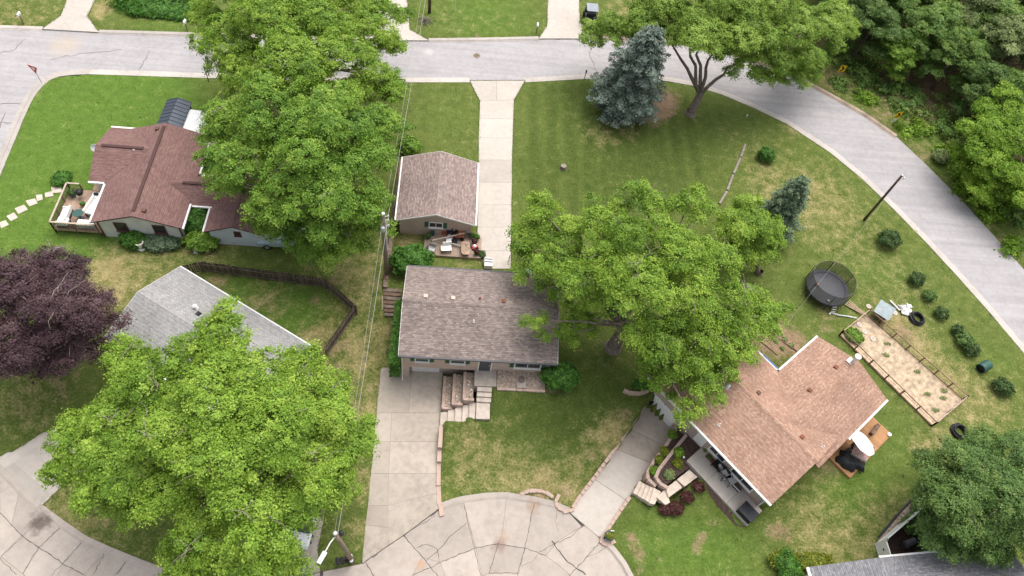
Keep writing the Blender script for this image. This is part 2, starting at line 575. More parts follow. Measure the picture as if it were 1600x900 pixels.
for a in [(100, 200, 110, 'l', .95), (220, 160, 100, 'l', .8), (40, 300, 90, 'l', .95), (150, 330, 80, 'l', .55), (60, 370, 70, 'l', .6), (180, 400, 60, 'l', .35), (280, 30, 60, 'l', .4), (760, 25, 90, 'l', .6),
          (700, 40, 40, 'd', .25), (790, 30, 40, 'd', .2), (30, 25, 70, 'd', .35), (10, 30, 30, 's', .3), (690, 180, 70, 'l', .25), (720, 220, 25, 'd', .2),
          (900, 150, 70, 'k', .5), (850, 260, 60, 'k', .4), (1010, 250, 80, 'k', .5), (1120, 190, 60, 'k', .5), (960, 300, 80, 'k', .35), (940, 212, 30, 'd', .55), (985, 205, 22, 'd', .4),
          (1030, 168, 26, 's', 1.3), (1045, 150, 20, 's', .7), (1012, 185, 18, 's', .7), (1085, 182, 12, 's', .5),
          (1180, 250, 50, 'd', .35), (1270, 290, 60, 'd', .4), (1320, 330, 50, 'd', .35), (1300, 390, 50, 'd', .3), (1240, 330, 40, 'd', .35), (1390, 400, 40, 'd', .25), (1420, 470, 50, 'd', .25), (1190, 300, 30, 'd', .4),
          (1345, 420, 40, 'l', .3), (1400, 430, 30, 'l', .3), (1440, 540, 40, 'd', .3), (1520, 620, 50, 'd', .35), (1570, 640, 40, 'd', .3), (1560, 560, 30, 'l', .3), (1480, 640, 40, 'd', .25),
          (1410, 520, 22, 's', .8), (1395, 505, 18, 'd', .7), (1440, 545, 16, 'd', .5), (1480, 590, 14, 'd', .5), (1195, 525, 40, 's', 1.2), (1240, 535, 24, 's', .8), (1170, 510, 25, 's', .7), (1290, 485, 20, 'd', .5), (1290, 510, 16, 's', .5),
          (1400, 690, 70, 'l', .3), (1440, 700, 20, 'd', .8), (1475, 690, 20, 'd', .6), (1330, 760, 60, 'l', .5), (1300, 730, 20, 's', .6), (1280, 745, 16, 's', .4), (1345, 830, 60, 'd', .3), (1280, 850, 70, 'd', .35), (1400, 800, 40, 'd', .35),
          (1250, 790, 45, 'd', .25), (1210, 830, 16, 's', .6), (1230, 835, 12, 's', .6), (1005, 850, 60, 'l', .35), (1080, 860, 70, 'l', .45), (1150, 870, 60, 'l', .35), (1190, 775, 40, 'l', .3),
          (985, 840, 9, 's', .9), (990, 862, 8, 's', .7), (1003, 865, 9, 's', .7), (1085, 855, 9, 's', .7), (1095, 845, 8, 's', .6), (1030, 870, 8, 's', .5), (1115, 818, 8, 's', .6), (1100, 835, 7, 's', .6), (1060, 845, 7, 's', .5), (1000, 890, 9, 's', .6),
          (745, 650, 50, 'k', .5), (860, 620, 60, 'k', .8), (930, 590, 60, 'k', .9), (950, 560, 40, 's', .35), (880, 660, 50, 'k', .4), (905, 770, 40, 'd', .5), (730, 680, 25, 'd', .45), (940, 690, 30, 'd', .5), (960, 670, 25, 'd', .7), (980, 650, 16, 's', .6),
          (720, 740, 35, 'd', .5), (800, 750, 50, 'd', .45), (780, 700, 50, 'd', .25), (1350, 480, 60, 'd', .2), (1460, 580, 60, 'd', .2), (860, 760, 30, 'd', .4), (900, 720, 20, 'd', .35), (930, 710, 20, 's', .5), (850, 745, 20, 'd', .3), (880, 770, 16, 's', .5), (845, 773, 14, 's', .7), (865, 606, 10, 's', 1.0),
          (150, 440, 60, 'd', .45), (190, 460, 40, 'd', .45), (230, 400, 50, 'd', .4), (170, 415, 20, 'd', .5), (330, 400, 60, 'd', .3), (560, 400, 60, 'd', .45), (500, 400, 50, 'd', .2), (570, 470, 50, 'd', .5), (545, 560, 40, 'd', .5), (575, 560, 40, 'd', .4),
          (340, 440, 25, 's', .6), (400, 470, 30, 'd', .5), (430, 480, 30, 'd', .4), (470, 480, 30, 'l', .3), (500, 520, 25, 'd', .5), (490, 470, 9, 's', .9), (480, 530, 20, 'd', .5), (520, 440, 16, 's', .7), (555, 455, 16, 's', .5), (535, 540, 16, 's', .6), (508, 570, 18, 's', .9),
          (640, 370, 25, 'd', .6), (640, 400, 25, 'd', .6), (615, 420, 14, 's', .8), (612, 470, 12, 's', .6), (600, 520, 18, 'd', .5), (615, 540, 14, 's', .5), (575, 640, 30, 'd', .6), (565, 750, 30, 'd', .6), (555, 830, 25, 'd', .6), (590, 600, 20, 's', .4),
          (720, 410, 40, 'd', .35), (60, 590, 50, 'd', .3), (95, 610, 25, 's', .5), (20, 600, 40, 'l', .25), (40, 640, 40, 'd', .35), (110, 800, 40, 'd', .4), (160, 830, 40, 'd', .35), (230, 860, 30, 'd', .3), (80, 770, 25, 'd', .3),
          (1330, 140, 36, 's', .42), (1370, 190, 28, 's', .42), (1290, 120, 24, 's', .4), (1420, 180, 40, 's', .2), (1380, 165, 30, 'd', .3), (1440, 240, 30, 's', .5), (1480, 300, 30, 's', .4), (1520, 350, 30, 's', .5), (1560, 390, 30, 's', .5), (1400, 150, 36, 's', .3), (1330, 170, 14, 'l', .9), (1450, 215, 50, 'l', .4), (1500, 270, 40, 'l', .4), (380, 460, 45, 'l', .7), (450, 490, 50, 'l', .8),
          (1450, 130, 60, 's', .6), (1530, 180, 60, 's', .6), (1580, 250, 50, 's', .5), (1450, 60, 90, 's', .6), (1580, 80, 100, 's', .6), (1250, 60, 60, 's', .7), (1240, 205, 14, 'd', .5), (1440, 310, 14, 'd', .4),
          (1000, 20, 60, 'd', .5), (1040, 40, 40, 'd', .3), (745, 55, 6, 's', .8), (855, 20, 6, 's', .9), (855, 45, 6, 's', .8), (160, 12, 14, 'd', .8), (155, 25, 10, 'd', .6)]:
    splat(*a)
# a hand's-breadth of thin, worn turf along every paved edge
for _k, (_poly, _pl) in PAVED.items():
    for i in range(len(_poly)):
        p, q = np.array(_poly[i]), np.array(_poly[(i + 1) % len(_poly)])
        L_ = np.linalg.norm(q - p)
        for t in np.arange(0, L_, 0.9):
            c = p + (q - p) * t / max(L_, .01)
            j0, j1 = int((c[1] - GY0 - 2) / GS), int((c[1] - GY0 + 2) / GS)
            i0, i1 = int((c[0] - GX0 - 2) / GS), int((c[0] - GX0 + 2) / GS)
            if i0 < 0 or j0 < 0 or i1 >= _nx or j1 >= _ny:
                continue
            d2 = (GXX[j0:j1, i0:i1] - c[0]) ** 2 + (GYY[j0:j1, i0:i1] - c[1]) ** 2
            DRY[j0:j1, i0:i1] += rng.uniform(0, .10) * np.exp(-d2 / 0.3)

m, nt, N, L, b = mat_nodes('lawn')
v = coord(nt, 'World')
A = {}
for k in ('lush', 'dry', 'soil', 'dark'):
    a = N.new('ShaderNodeAttribute')
    a.attribute_name = k
    A[k] = a.outputs['Fac']
nA, nB, nC, nD = noise(nt, v, 0.22, 4.0), noise(nt, v, 1.1, 6.0, 0.7), noise(nt, v, 6.0, 4.0, 0.75), noise(nt, v, 22.0, 2.0, 0.75)
mixn = vmath(nt, 'ADD', vmath(nt, 'MULTIPLY', nB, 0.30), vmath(nt, 'ADD', vmath(nt, 'MULTIPLY', nC, 0.40), vmath(nt, 'MULTIPLY', nD, 0.30)))
c_mid = ramp(nt, mixn, [(0.36, (0.040, 0.069, 0.014)), (0.50, (0.100, 0.135, 0.030)), (0.63, (0.200, 0.216, 0.068))])
c_lush = ramp(nt, mixn, [(0.36, (0.042, 0.092, 0.013)), (0.50, (0.092, 0.162, 0.026)), (0.63, (0.172, 0.232, 0.055))])
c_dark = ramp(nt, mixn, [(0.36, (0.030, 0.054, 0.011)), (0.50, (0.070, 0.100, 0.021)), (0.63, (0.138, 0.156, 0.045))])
c_dry = ramp(nt, mixn, [(0.34, (0.12, 0.115, 0.040)), (0.50, (0.27, 0.225, 0.098)), (0.66, (0.46, 0.385, 0.21))])
c_soil = ramp(nt, mixn, [(0.30, (0.115, 0.080, 0.048)), (0.50, (0.26, 0.175, 0.11)), (0.72, (0.46, 0.34, 0.235))])


def patch(att, amount, lo, hi):
    x = vmath(nt, 'ADD', att, vmath(nt, 'MULTIPLY', vmath(nt, 'SUBTRACT', vmath(nt, 'ADD', vmath(nt, 'MULTIPLY', nB, 0.6), vmath(nt, 'MULTIPLY', nC, 0.4)), 0.5), amount))
    return ramp(nt, x, [(lo, 0.0), (hi, 1.0)])


c = mixc(nt, patch(A['lush'], 0.5, 0.15, 0.75), c_mid, c_lush)
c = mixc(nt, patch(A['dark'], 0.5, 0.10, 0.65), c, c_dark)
dryx = vmath(nt, 'ADD', A['dry'], vmath(nt, 'MULTIPLY', vmath(nt, 'SUBTRACT', nA, 0.45), 0.5))
c = mixc(nt, patch(dryx, 3.2, 0.27, 1.1), c, c_dry)
c = mixc(nt, patch(A['soil'], 2.6, 0.30, 1.0), c, c_soil)
L.new(c, b.inputs['Base Color'])
b.inputs['Roughness'].default_value = 0.95
b.inputs['Specular IOR Level'].default_value = 0.1
bump(nt, b, mixn, 0.9, 0.12)
MATS['lawn'] = m

_stripe = 0.5 + 0.5 * np.sin(GXX * 2 * np.pi / 1.9)
_yard = sstep(6.2, 7.0, GXX) * (1 - sstep(24, 30, GXX)) * sstep(37, 40, GYY) * (1 - sstep(60, 62, GYY))
DARK += 0.50 * _stripe * _yard
LUSH += 0.10 * (1 - _stripe) * _yard
HZ = HG + 0.025 * np.sin(GXX * 1.3 + np.sin(GYY * .7)) * np.sin(GYY * 1.1)
gm = bpy.data.meshes.new('ground')
_vv = np.stack([GXX.ravel(), GYY.ravel(), HZ.ravel()], 1)
_idx = np.arange(_nx * _ny).reshape(_ny, _nx)
_q = np.stack([_idx[:-1, :-1].ravel(), _idx[:-1, 1:].ravel(), _idx[1:, 1:].ravel(), _idx[1:, :-1].ravel()], 1)
BIG = 2500.0
_extra = np.array([(-BIG, -BIG), (GX0, -BIG), (GX1, -BIG), (BIG, -BIG), (-BIG, GY0), (BIG, GY0), (-BIG, GY1), (BIG, GY1), (-BIG, BIG), (GX0, BIG), (GX1, BIG), (BIG, BIG)])
_e0 = len(_vv)
_vv = np.concatenate([_vv, np.concatenate([_extra, np.full((12, 1), -0.9)], 1)])
_c00, _c10, _c01, _c11 = _idx[0, 0], _idx[0, -1], _idx[-1, 0], _idx[-1, -1]
E_ = lambda i: _e0 + i
_rows = [list(r) for r in _q] + [[E_(0), E_(1), _c00, E_(4)], [E_(1), E_(2), _c10, _c00], [E_(2), E_(3), E_(5), _c10], [E_(4), _c00, _c01, E_(6)], [_c10, E_(5), E_(7), _c11],
                                 [E_(6), _c01, E_(9), E_(8)], [_c01, _c11, E_(10), E_(9)], [_c11, E_(7), E_(11), E_(10)]]
gm.from_pydata(_vv.tolist(), [], [[int(i) for i in r] for r in _rows])
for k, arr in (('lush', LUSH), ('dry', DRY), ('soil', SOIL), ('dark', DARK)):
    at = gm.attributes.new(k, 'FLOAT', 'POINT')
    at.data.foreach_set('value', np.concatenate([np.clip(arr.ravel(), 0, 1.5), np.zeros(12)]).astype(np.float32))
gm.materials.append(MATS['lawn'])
gm.polygons.foreach_set('use_smooth', [True] * len(gm.polygons))
ground = bpy.data.objects.new('ground', gm)
col.objects.link(ground)
tag(ground, 'mown green lawns with dry tan patches across all the gardens', 'ground', kind='structure')

# ------------------------------------------------------------------ paving
STAIN_Z['court_concrete'] = COURT_Z
concrete('road_surface', (0.335, 0.318, 0.322), [(*W(100, 69, 0)[:2], 2.0, (0.46, 0.37, 0.26), .4), (*W(670, 80, 0)[:2], .7, (0.52, 0.49, 0.47), .5)], dark=0.18, grain=0.16, streaks=.09)
concrete('court_concrete', (0.395, 0.345, 0.305), [(*W(781, 851, COURT_Z)[:2], 0.7, (0.20, 0.12, 0.09), .55), (*W(788, 838, COURT_Z)[:2], 0.6, (0.40, 0.28, 0.19), .4), (*W(833, 790, COURT_Z)[:2], 0.7, (0.30, 0.19, 0.12), .5),
                                                (*W(657, 882, COURT_Z)[:2], 0.5, (0.45, 0.27, 0.16), .6), (*W(64, 815, COURT_Z)[:2], 1.0, (0.10, 0.075, 0.065), .8)], dark=0.22)
concrete('driveway_concrete', (0.405, 0.352, 0.298), [(*W(612, 623, -2.2)[:2], 0.5, (0.09, 0.08, 0.075), .7), (*W(680, 602, -2.2)[:2], 0.7, (0.10, 0.09, 0.08), .6), (*W(630, 585, -2.2)[:2], 1.1, (0.16, 0.14, 0.12), .55),
                                                    (*W(618, 620, -2.2)[:2], 1.6, (0.22, 0.2, 0.17), .45)], dark=0.32)
STAIN_Z['driveway_concrete'] = -2.2
concrete('pale_concrete', (0.455, 0.41, 0.365), dark=0.16)
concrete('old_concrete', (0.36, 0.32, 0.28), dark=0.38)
concrete('kerb_concrete', (0.44, 0.40, 0.365), dark=0.28)
plain('tar', (0.075, 0.066, 0.06), 0.9)
plain('joint_dirt', (0.10, 0.085, 0.07), 0.95)


def sheet(name, poly, zf, mat, thick=0.14, parent=None, label=None, cat='pavement'):
    mb = MB()
    mb.prism(poly, lambda x, y: zf(x, y) - thick, zf)
    bm_o = mb.build(name, mat, parent)
    me = bm_o.data
    bm = bmesh.new()
    bm.from_mesh(me)
    bmesh.ops.triangulate(bm, faces=[f for f in bm.faces if len(f.verts) > 4])
    bm.to_mesh(me)
    bm.free()
    if parent is None:
        tag(bm_o, label, cat, kind='structure')
    return bm_o


sheet('main_road', PAVED['main_road'][0], flat(ROAD_Z), MATS['road_surface'], label='pale grey residential street curving round the corner lot', cat='road')
sheet('side_street', PAVED['side_street'][0], flat(ROAD_Z + 0.004), MATS['road_surface'], label='side street of old concrete meeting the main road by the yield sign', cat='road')


def inset(poly, d):
    """shrink a polygon towards its inside by d"""
    n = len(poly)
    ar = sum(poly[i][0] * poly[(i + 1) % n][1] - poly[(i + 1) % n][0] * poly[i][1] for i in range(n))
    s = 1 if ar > 0 else -1
    out = []
    for i in range(n):
        p0, p1, p2 = np.array(poly[i - 1]), np.array(poly[i]), np.array(poly[(i + 1) % n])
        e1, e2 = _unit(p1 - p0 + 1e-9), _unit(p2 - p1 + 1e-9)
        n1, n2 = np.array([-e1[1], e1[0]]) * s, np.array([-e2[1], e2[0]]) * s
        k = n1 + n2
        k = k / max(0.5, k @ k / 2 * 1.0) / 1.0
        out.append(tuple(p1 + k * d))
    return out


def slabs(parent, polys_px, plane, mat, gap=0.02, lift=0.0, wob=0.006):
    for pp in polys_px:
        poly = inset([Wp(a, b, plane) for a, b in pp], gap)
        dz = random.uniform(0, wob)
        sheet('slab', poly, lambda x, y: plane(x, y) + lift + dz, mat, thick=0.05, parent=parent)


def quads_between(left, right):
    """quads between two matching px polylines"""
    return [[left[i], left[i + 1], right[i + 1], right[i]] for i in range(len(left) - 1)]


def lerp_px(a, b, t):
    return (a[0] + (b[0] - a[0]) * t, a[1] + (b[1] - a[1]) * t)


def poly_at(pl, ts):
    """points along a px polyline at fractions ts of its y range"""
    out = []
    for t in ts:
        y = pl[0][1] + (pl[-1][1] - pl[0][1]) * t
        for i in range(len(pl) - 1):
            if min(pl[i][1], pl[i + 1][1]) - 1e-6 <= y <= max(pl[i][1], pl[i + 1][1]) + 1e-6:
                u = (y - pl[i][1]) / (pl[i + 1][1] - pl[i][1] + 1e-9)
                out.append(lerp_px(pl[i], pl[i + 1], u))
                break
    return out


# the court: slabs laid ring by ring on a dark bed
court = sheet('court', PAVED['court'][0], flat(COURT_Z), MATS['tar'], label='pinkish concrete turning circle of the court with dark cracks', cat='road')
A1, A2, A3, A4, A5, A6, A7 = (644, 900), (688, 878.5), (743.5, 856), (778, 850), (820, 856), (853, 868), (891, 898)
cs = [[(505, 893), (565, 881), (631, 837), (660, 871), (644, 900), (600, 960), (500, 960)], [(631, 837), (687, 795), (724, 783), (743.5, 856), (688, 878.5), (660, 871)],
      [(724, 783), (760, 778), (791.5, 777), (785, 832), A4, A3], [(791.5, 777), (835, 784), (828, 820), A5, A4, (785, 832)], [(835, 784), (865, 791), (890, 802), (909, 823), (872, 845), A6, A5, (828, 820)],
      [(909, 823), (915, 821), (940, 844), (915, 873), A7, A6, (872, 845)], [(940, 844), (958, 863), (972, 882), (984, 905), (1005, 990), (900, 990), (889, 935), A7, (915, 873)],
      [A1, (660, 871), A2, (705, 925), (690, 990), (600, 960)], [A2, A3, (753, 900), (757, 990), (690, 990), (705, 925)], [A3, A4, (764, 896), (753, 900)], [A4, A5, (809, 895), (764, 896)],
      [(753, 900), (764, 896), (809, 895), (800, 990), (757, 990)], [A5, A6, A7, (889, 935), (900, 990), (800, 990), (809, 895)], [(330, 916), (430, 916), (500, 894), (500, 960), (300, 990)]]
ks = [(-150, 642), (-60, 692), (0, 738), (30, 769), (72, 804), (96, 823), (130, 846), (165, 862), (199, 876), (245, 894), (330, 916)]
js = [(-150, 720), (-60, 765), (0, 801), (18, 820), (34, 837), (61, 855), (99, 881), (130, 898), (165, 914), (205, 935), (300, 990)]
ms = [(-170, 800), (-80, 850), (-30, 880), (-12, 905), (2, 870), (36, 897), (75, 925), (105, 945), (140, 965), (180, 985), (260, 1040)]
cs += [[(2, 870), (36, 897), (75, 925), (60, 990), (-60, 930)]]
cs += [[(600, 960), (690, 990), (757, 990), (740, 1163), (560, 1178)], [(757, 990), (800, 990), (900, 990), (895, 1146), (740, 1163)], [(900, 990), (1005, 990), (1007, 1002), (897, 1146)],
       [(300, 990), (500, 960), (600, 960), (560, 1178), (310, 1195)], [(-60, 930), (60, 990), (105, 945), (140, 965), (180, 985), (260, 1040), (303, 1190), (-180, 955)]]
cs += quads_between(ks, js) + quads_between(js[4:], ms[4:]) + [[(-150, 720), (-60, 765), (0, 801), (18, 820), (34, 837), (2, 870), (-60, 930), (-170, 800)]]
slabs(court, cs, flat(COURT_Z + 0.012), MATS['court_concrete'], gap=0.009)


def ribbon(name, px, plane, width, mat, parent, lift=0.02, jit=1.2):
    pts = []
    for i in range(len(px) - 1):
        n = max(2, int(math.dist(px[i], px[i + 1]) / 5))
        for k in range(n):
            q = lerp_px(px[i], px[i + 1], k / n)
            pts.append((q[0] + random.uniform(-jit, jit), q[1] + random.uniform(-jit, jit)))
    pts.append(px[-1])
    w = [np.array(Wp(a, b, plane)) for a, b in pts]
    L_, R__ = [], []
    for i, p in enumerate(w):
        d = _unit(w[min(i + 1, len(w) - 1)] - w[max(i - 1, 0)])
        k = width * random.uniform(0.5, 1.2) / 2
        L_.append(p + np.array([-d[1], d[0]]) * k)
        R__.append(p - np.array([-d[1], d[0]]) * k)
    mb = MB()
    z = lambda p, dz: plane(p[0], p[1]) + lift + dz
    for i in range(len(w) - 1):
        mb.add([(*L_[i], z(L_[i], 0)), (*R__[i], z(R__[i], 0)), (*R__[i + 1], z(R__[i + 1], 0)), (*L_[i + 1], z(L_[i + 1], 0))], [(0, 1, 2, 3)])
    return mb.build(name, mat, parent)


for cpx, wd in [([(631, 837), (650, 820), (687, 796)], .12), ([(631, 837), (660, 818), (680, 806)], .05), ([(566, 881), (600, 858), (631, 837)], .07), ([(631, 838), (655, 864), (684, 900)], .06), ([(631, 838), (640, 815), (670, 805)], .08), ([(665, 877), (683, 862), (702, 840), (729, 817)], .06),
                ([(650, 855), (665, 850), (683, 858), (686, 880)], .05), ([(644, 900), (688, 879), (743, 856)], .06), ([(573, 880), (584, 900)], .08), ([(724, 784), (735, 830), (752, 900)], .045), ([(835, 784), (820, 856), (809, 898)], .05),
                ([(778, 851), (764, 897)], .04), ([(743, 856), (778, 850), (820, 856), (853, 868)], .05), ([(910, 823), (890, 840), (870, 848), (843, 862)], .05), ([(940, 845), (915, 872), (889, 900)], .05), ([(948, 855), (930, 866), (915, 871)], .04),
                ([(764, 895), (809, 896)], .05), ([(815, 884), (835, 876), (840, 866)], .03), ([(72, 806), (36, 838), (2, 870)], .04), ([(96, 823), (61, 855), (45, 880), (36, 897)], .06), ([(130, 846), (97, 881), (80, 900)], .05), ([(165, 862), (145, 898)], .06),
                ([(199, 876), (182, 898)], .07), ([(0, 801), (34, 837), (61, 855), (99, 881), (130, 898)], .05), ([(0, 873), (26, 898)], .05), ([(862, 846), (880, 870), (895, 885), (915, 898)], .12), ([(870, 797), (868, 815), (873, 830)], .03)]:
    ribbon('crack_seam', cpx, flat(COURT_Z), wd * .75, MATS['tar'], court, lift=0.022)

fd = sheet('front_driveway', PAVED['front_driveway'][0], fd_plane, MATS['joint_dirt'], label='wide stained concrete driveway in front of the tan house', cat='driveway')
fl = [(595, 574), (591, 610), (588, 645), (583, 690), (578, 740), (573, 790), (570, 820), (566, 880)]
fmid = [(616, 575), (613, 610), (612, 645), (610, 690), (607, 740), (606, 790), (607, 825), (607, 852)]
fr_ = [(692, 577), (690, 610), (689, 645), (686, 690), (685, 740), (685, 770), (688, 793), (687, 795)]
slabs(fd, [[fl[0], fl[1], fl[2], lerp_px(fl[2], fr_[2], .5), lerp_px(fl[0], fr_[0], .5)], [lerp_px(fl[0], fr_[0], .5), lerp_px(fl[2], fr_[2], .5), fr_[2], fr_[0]]] + quads_between(fl[2:7], fmid[2:7]) +
      quads_between(fmid[2:6], fr_[2:6]) + [[fl[6], fmid[6], (607, 852), (566, 880)], [fmid[5], fr_[5], (687, 794), (631, 836), (607, 852)]], fd_plane, MATS['driveway_concrete'], gap=0.008, lift=0.012)

nd = sheet('neighbour_driveway', PAVED['neighbour_driveway'][0], rd_plane, MATS['joint_dirt'], label='narrow concrete driveway sunk between low walls beside the orange-roofed house', cat='driveway')
nl, nr = [(1008, 632), (984, 671), (962, 702), (928, 748), (890, 801)], [(1058, 668), (1039, 697), (1020, 725), (980, 783), (940, 843)]
_qn = quads_between(nl, nr)
slabs(nd, _qn[:2], rd_plane, MATS['driveway_concrete'], gap=0.012, lift=0.012)
slabs(nd, _qn[2:], rd_plane, MATS['pale_concrete'], gap=0.012, lift=0.012)
rdv = sheet('rear_driveway', PAVED['rear_driveway'][0], flat(0.012), MATS['joint_dirt'], label='long pale concrete driveway past the detached garage to the street', cat='driveway')
rl = [(734, 126), (750, 158), (749, 185), (748, 215), (748, 250), (747, 285), (746, 320), (746, 355), (746, 392)]
rr = [(820, 126), (803, 156), (802, 186), (801, 216), (800, 250), (800, 285), (799, 320), (799, 355), (798, 392)]
slabs(rdv, [[rl[0], (776, 126), (776, 157), rl[1]], [(776, 126), rr[0], rr[1], (776, 157)]] + quads_between(rl[1:], rr[1:]) + [[(756, 392), (798, 392), (798, 420), (756, 420)]], flat(0.012), MATS['pale_concrete'], gap=0.010, lift=0.012)
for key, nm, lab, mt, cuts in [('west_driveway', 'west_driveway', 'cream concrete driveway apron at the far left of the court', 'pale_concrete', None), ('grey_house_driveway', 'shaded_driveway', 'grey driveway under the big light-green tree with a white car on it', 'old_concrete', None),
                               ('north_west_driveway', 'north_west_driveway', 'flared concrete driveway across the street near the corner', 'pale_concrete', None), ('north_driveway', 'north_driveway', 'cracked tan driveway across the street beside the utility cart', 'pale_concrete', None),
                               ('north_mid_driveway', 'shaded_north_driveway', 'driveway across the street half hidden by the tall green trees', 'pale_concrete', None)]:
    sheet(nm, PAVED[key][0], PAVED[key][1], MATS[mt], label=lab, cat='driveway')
wd_o = bpy.data.objects['west_driveway']
slabs(wd_o, [[(0, 735), (30, 766), (58, 793), (80, 772), (52, 748), (22, 722)], [(22, 722), (52, 748), (80, 772), (112, 742), (80, 715), (50, 700)], [(50, 700), (80, 715), (112, 742), (140, 710), (100, 680)]], PAVED['west_driveway'][1], MATS['pale_concrete'], gap=.012, lift=.012)


def kerb(name, px, z_top, width, drop, label, off=0.0, mat='kerb_concrete', slope=0.0):
    """concrete kerb and gutter along a px polyline; the lawn is on its left"""
    w = [np.array(W(a, b, z_top)[:2]) for a, b in px]
    mb = MB()
    sec = [(-width + .25, -drop + .006), (-0.12, -drop + 0.03), (0.0, 0.0), (0.36, 0.012), (0.36, -0.3), (-width + .25, -0.3)]
    rings = []
    for i, p in enumerate(w):
        d = _unit(w[min(i + 1, len(w) - 1)] - w[max(i - 1, 0)])
        nrm = np.array([-d[1], d[0]])
        rings.append([(p[0] + nrm[0] * (s + off), p[1] + nrm[1] * (s + off), z_top + h) for s, h in sec])
    k = len(sec)
    for i in range(len(w) - 1):
        for j in range(k):
            mb.add([rings[i][j], rings[i + 1][j], rings[i + 1][(j + 1) % k], rings[i][(j + 1) % k]], [(0, 1, 2, 3)])
    o = mb.build(name, MATS[mat])
    return tag(o, label, 'kerb', kind='structure')


kerb('kerb', road_s[7:] [::-1], 0.015, 0.75, 0.12, 'pale kerb and gutter on the inside of the road bend')
kerb('kerb', [(140, 112), (320, 118), (500, 122), (640, 125), (734, 125)][::-1], 0.015, 0.75, 0.12, 'pale kerb between the corner lawn and the rear driveway')
kerb('kerb', [(140, 112), (112, 113), (90, 116), (75, 122), (62, 132), (50, 146), (42, 160), (30, 186), (18, 215), (0, 258), (-40, 350)], 0.015, 0.8, 0.12, 'pale kerb rounding the corner by the yield sign')
kerb('kerb', [(154, 50), (300, 54), (480, 60), (560, 62)], 0.015, 0.45, 0.12, 'kerb below the planted bed across the street')
kerb('kerb', [(-300, 32), (0, 43), (66, 45)], 0.015, 0.45, 0.12, 'kerb below the lawn at the top left corner')
kerb('kerb', [(670, 63), (760, 62), (842, 60)], 0.015, 0.45, 0.12, 'kerb in front of the lawn opposite the rear driveway')
plain('dirty_kerb', (0.30, 0.235, 0.185), 0.9, 0.3, 0.8)
kerb('kerb', road_n[8:17], 0.015, 0.5, 0.12, 'brown dirty kerb at the foot of the woods', mat='dirty_kerb')

kerb('kerb', [(-60, 690), (0, 737), (30, 768), (60, 795), (96, 822), (130, 845), (165, 861), (199, 875), (245, 893), (330, 915), (430, 915)], COURT_Z + .09, 0.42, .075, 'low kerb round the foot of the big light-green tree', mat='court_concrete')
kerb('kerb', [(687, 794), (706, 787), (724, 782), (760, 777), (791, 776), (835, 783), (865, 790), (888, 800)], COURT_Z + .09, 0.42, .075, 'low kerb between front lawn and turning circle', mat='court_concrete')
kerb('kerb', [(942, 845), (958, 862), (973, 882), (985, 905), (1010, 1000)], COURT_Z + .17, 0.42, .15, 'low kerb on the right of the turning circle', mat='court_concrete')

mroad = bpy.data.objects['main_road']
for cpx in ([(216, 112), (228, 92), (234, 80)], [(80, 92), (130, 84), (190, 78)], [(925, 60), (922, 85), (930, 110)], [(40, 60), (20, 80), (-10, 84)]):
    ribbon('crack_seam', cpx, flat(ROAD_Z), .05, MATS['joint_dirt'], mroad, lift=.012)
sst = bpy.data.objects['side_street']
for cpx in ([(0, 162), (20, 161), (40, 163)], [(8, 178), (2, 190), (0, 200)], [(0, 191), (22, 192)]):
    ribbon('crack_seam', cpx, flat(ROAD_Z + .004), .06, MATS['joint_dirt'], sst, lift=.012)

# ------------------------------------------------------------------ buildings
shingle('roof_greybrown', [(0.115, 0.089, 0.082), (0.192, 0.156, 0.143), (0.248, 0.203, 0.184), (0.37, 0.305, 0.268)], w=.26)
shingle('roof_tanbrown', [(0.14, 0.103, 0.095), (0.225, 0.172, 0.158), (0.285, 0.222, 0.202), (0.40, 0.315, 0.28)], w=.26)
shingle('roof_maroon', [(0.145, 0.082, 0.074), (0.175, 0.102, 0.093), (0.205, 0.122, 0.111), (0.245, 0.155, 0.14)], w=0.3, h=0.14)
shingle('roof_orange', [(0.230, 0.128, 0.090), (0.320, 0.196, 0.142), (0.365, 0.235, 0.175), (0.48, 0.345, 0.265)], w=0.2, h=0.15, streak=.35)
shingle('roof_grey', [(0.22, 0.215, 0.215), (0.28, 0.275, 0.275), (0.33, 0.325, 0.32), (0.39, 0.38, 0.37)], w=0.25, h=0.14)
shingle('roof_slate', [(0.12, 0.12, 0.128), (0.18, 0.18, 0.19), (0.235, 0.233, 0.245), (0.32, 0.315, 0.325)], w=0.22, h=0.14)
siding('siding_tan', (0.50, 0.385, 0.325))
siding('siding_white', (0.68, 0.68, 0.66))
siding('siding_paleblue', (0.62, 0.68, 0.72))
siding('siding_mauve', (0.42, 0.325, 0.285), 0.2)
siding('siding_cream', (0.55, 0.51, 0.45))
plain('white_trim', (0.74, 0.73, 0.71), 0.5, 0.06)
plain('brown_trim', (0.11, 0.050, 0.042), 0.5, 0.15)
plain('dark_trim', (0.075, 0.075, 0.085), 0.5, 0.1)
plain('tan_trim', (0.52, 0.42, 0.35), 0.6, 0.08)
plain('shutter_green', (0.040, 0.125, 0.075), 0.55, 0.12)
plain('galvanised', (0.55, 0.56, 0.57), 0.4, 0.15, metal=0.6)
plain('pale_metal', (0.66, 0.66, 0.65), 0.45, 0.12, metal=0.2)
plain('rust', (0.20, 0.075, 0.045), 0.85, 0.3)
plain('black_plastic', (0.014, 0.014, 0.016), 0.5, 0.2)
plain('white_plastic', (0.72, 0.72, 0.71), 0.45, 0.05)
plain('gravel', (0.34, 0.27, 0.215), 0.95, 0.42, 5.0, 14.0, bmp=0.8)
plain('mulch', (0.075, 0.048, 0.040), 0.95, 0.4, 9.0, 40.0, bmp=0.8)
plain('block_pink', (0.44, 0.325, 0.27), 0.9, 0.2, 3.0)
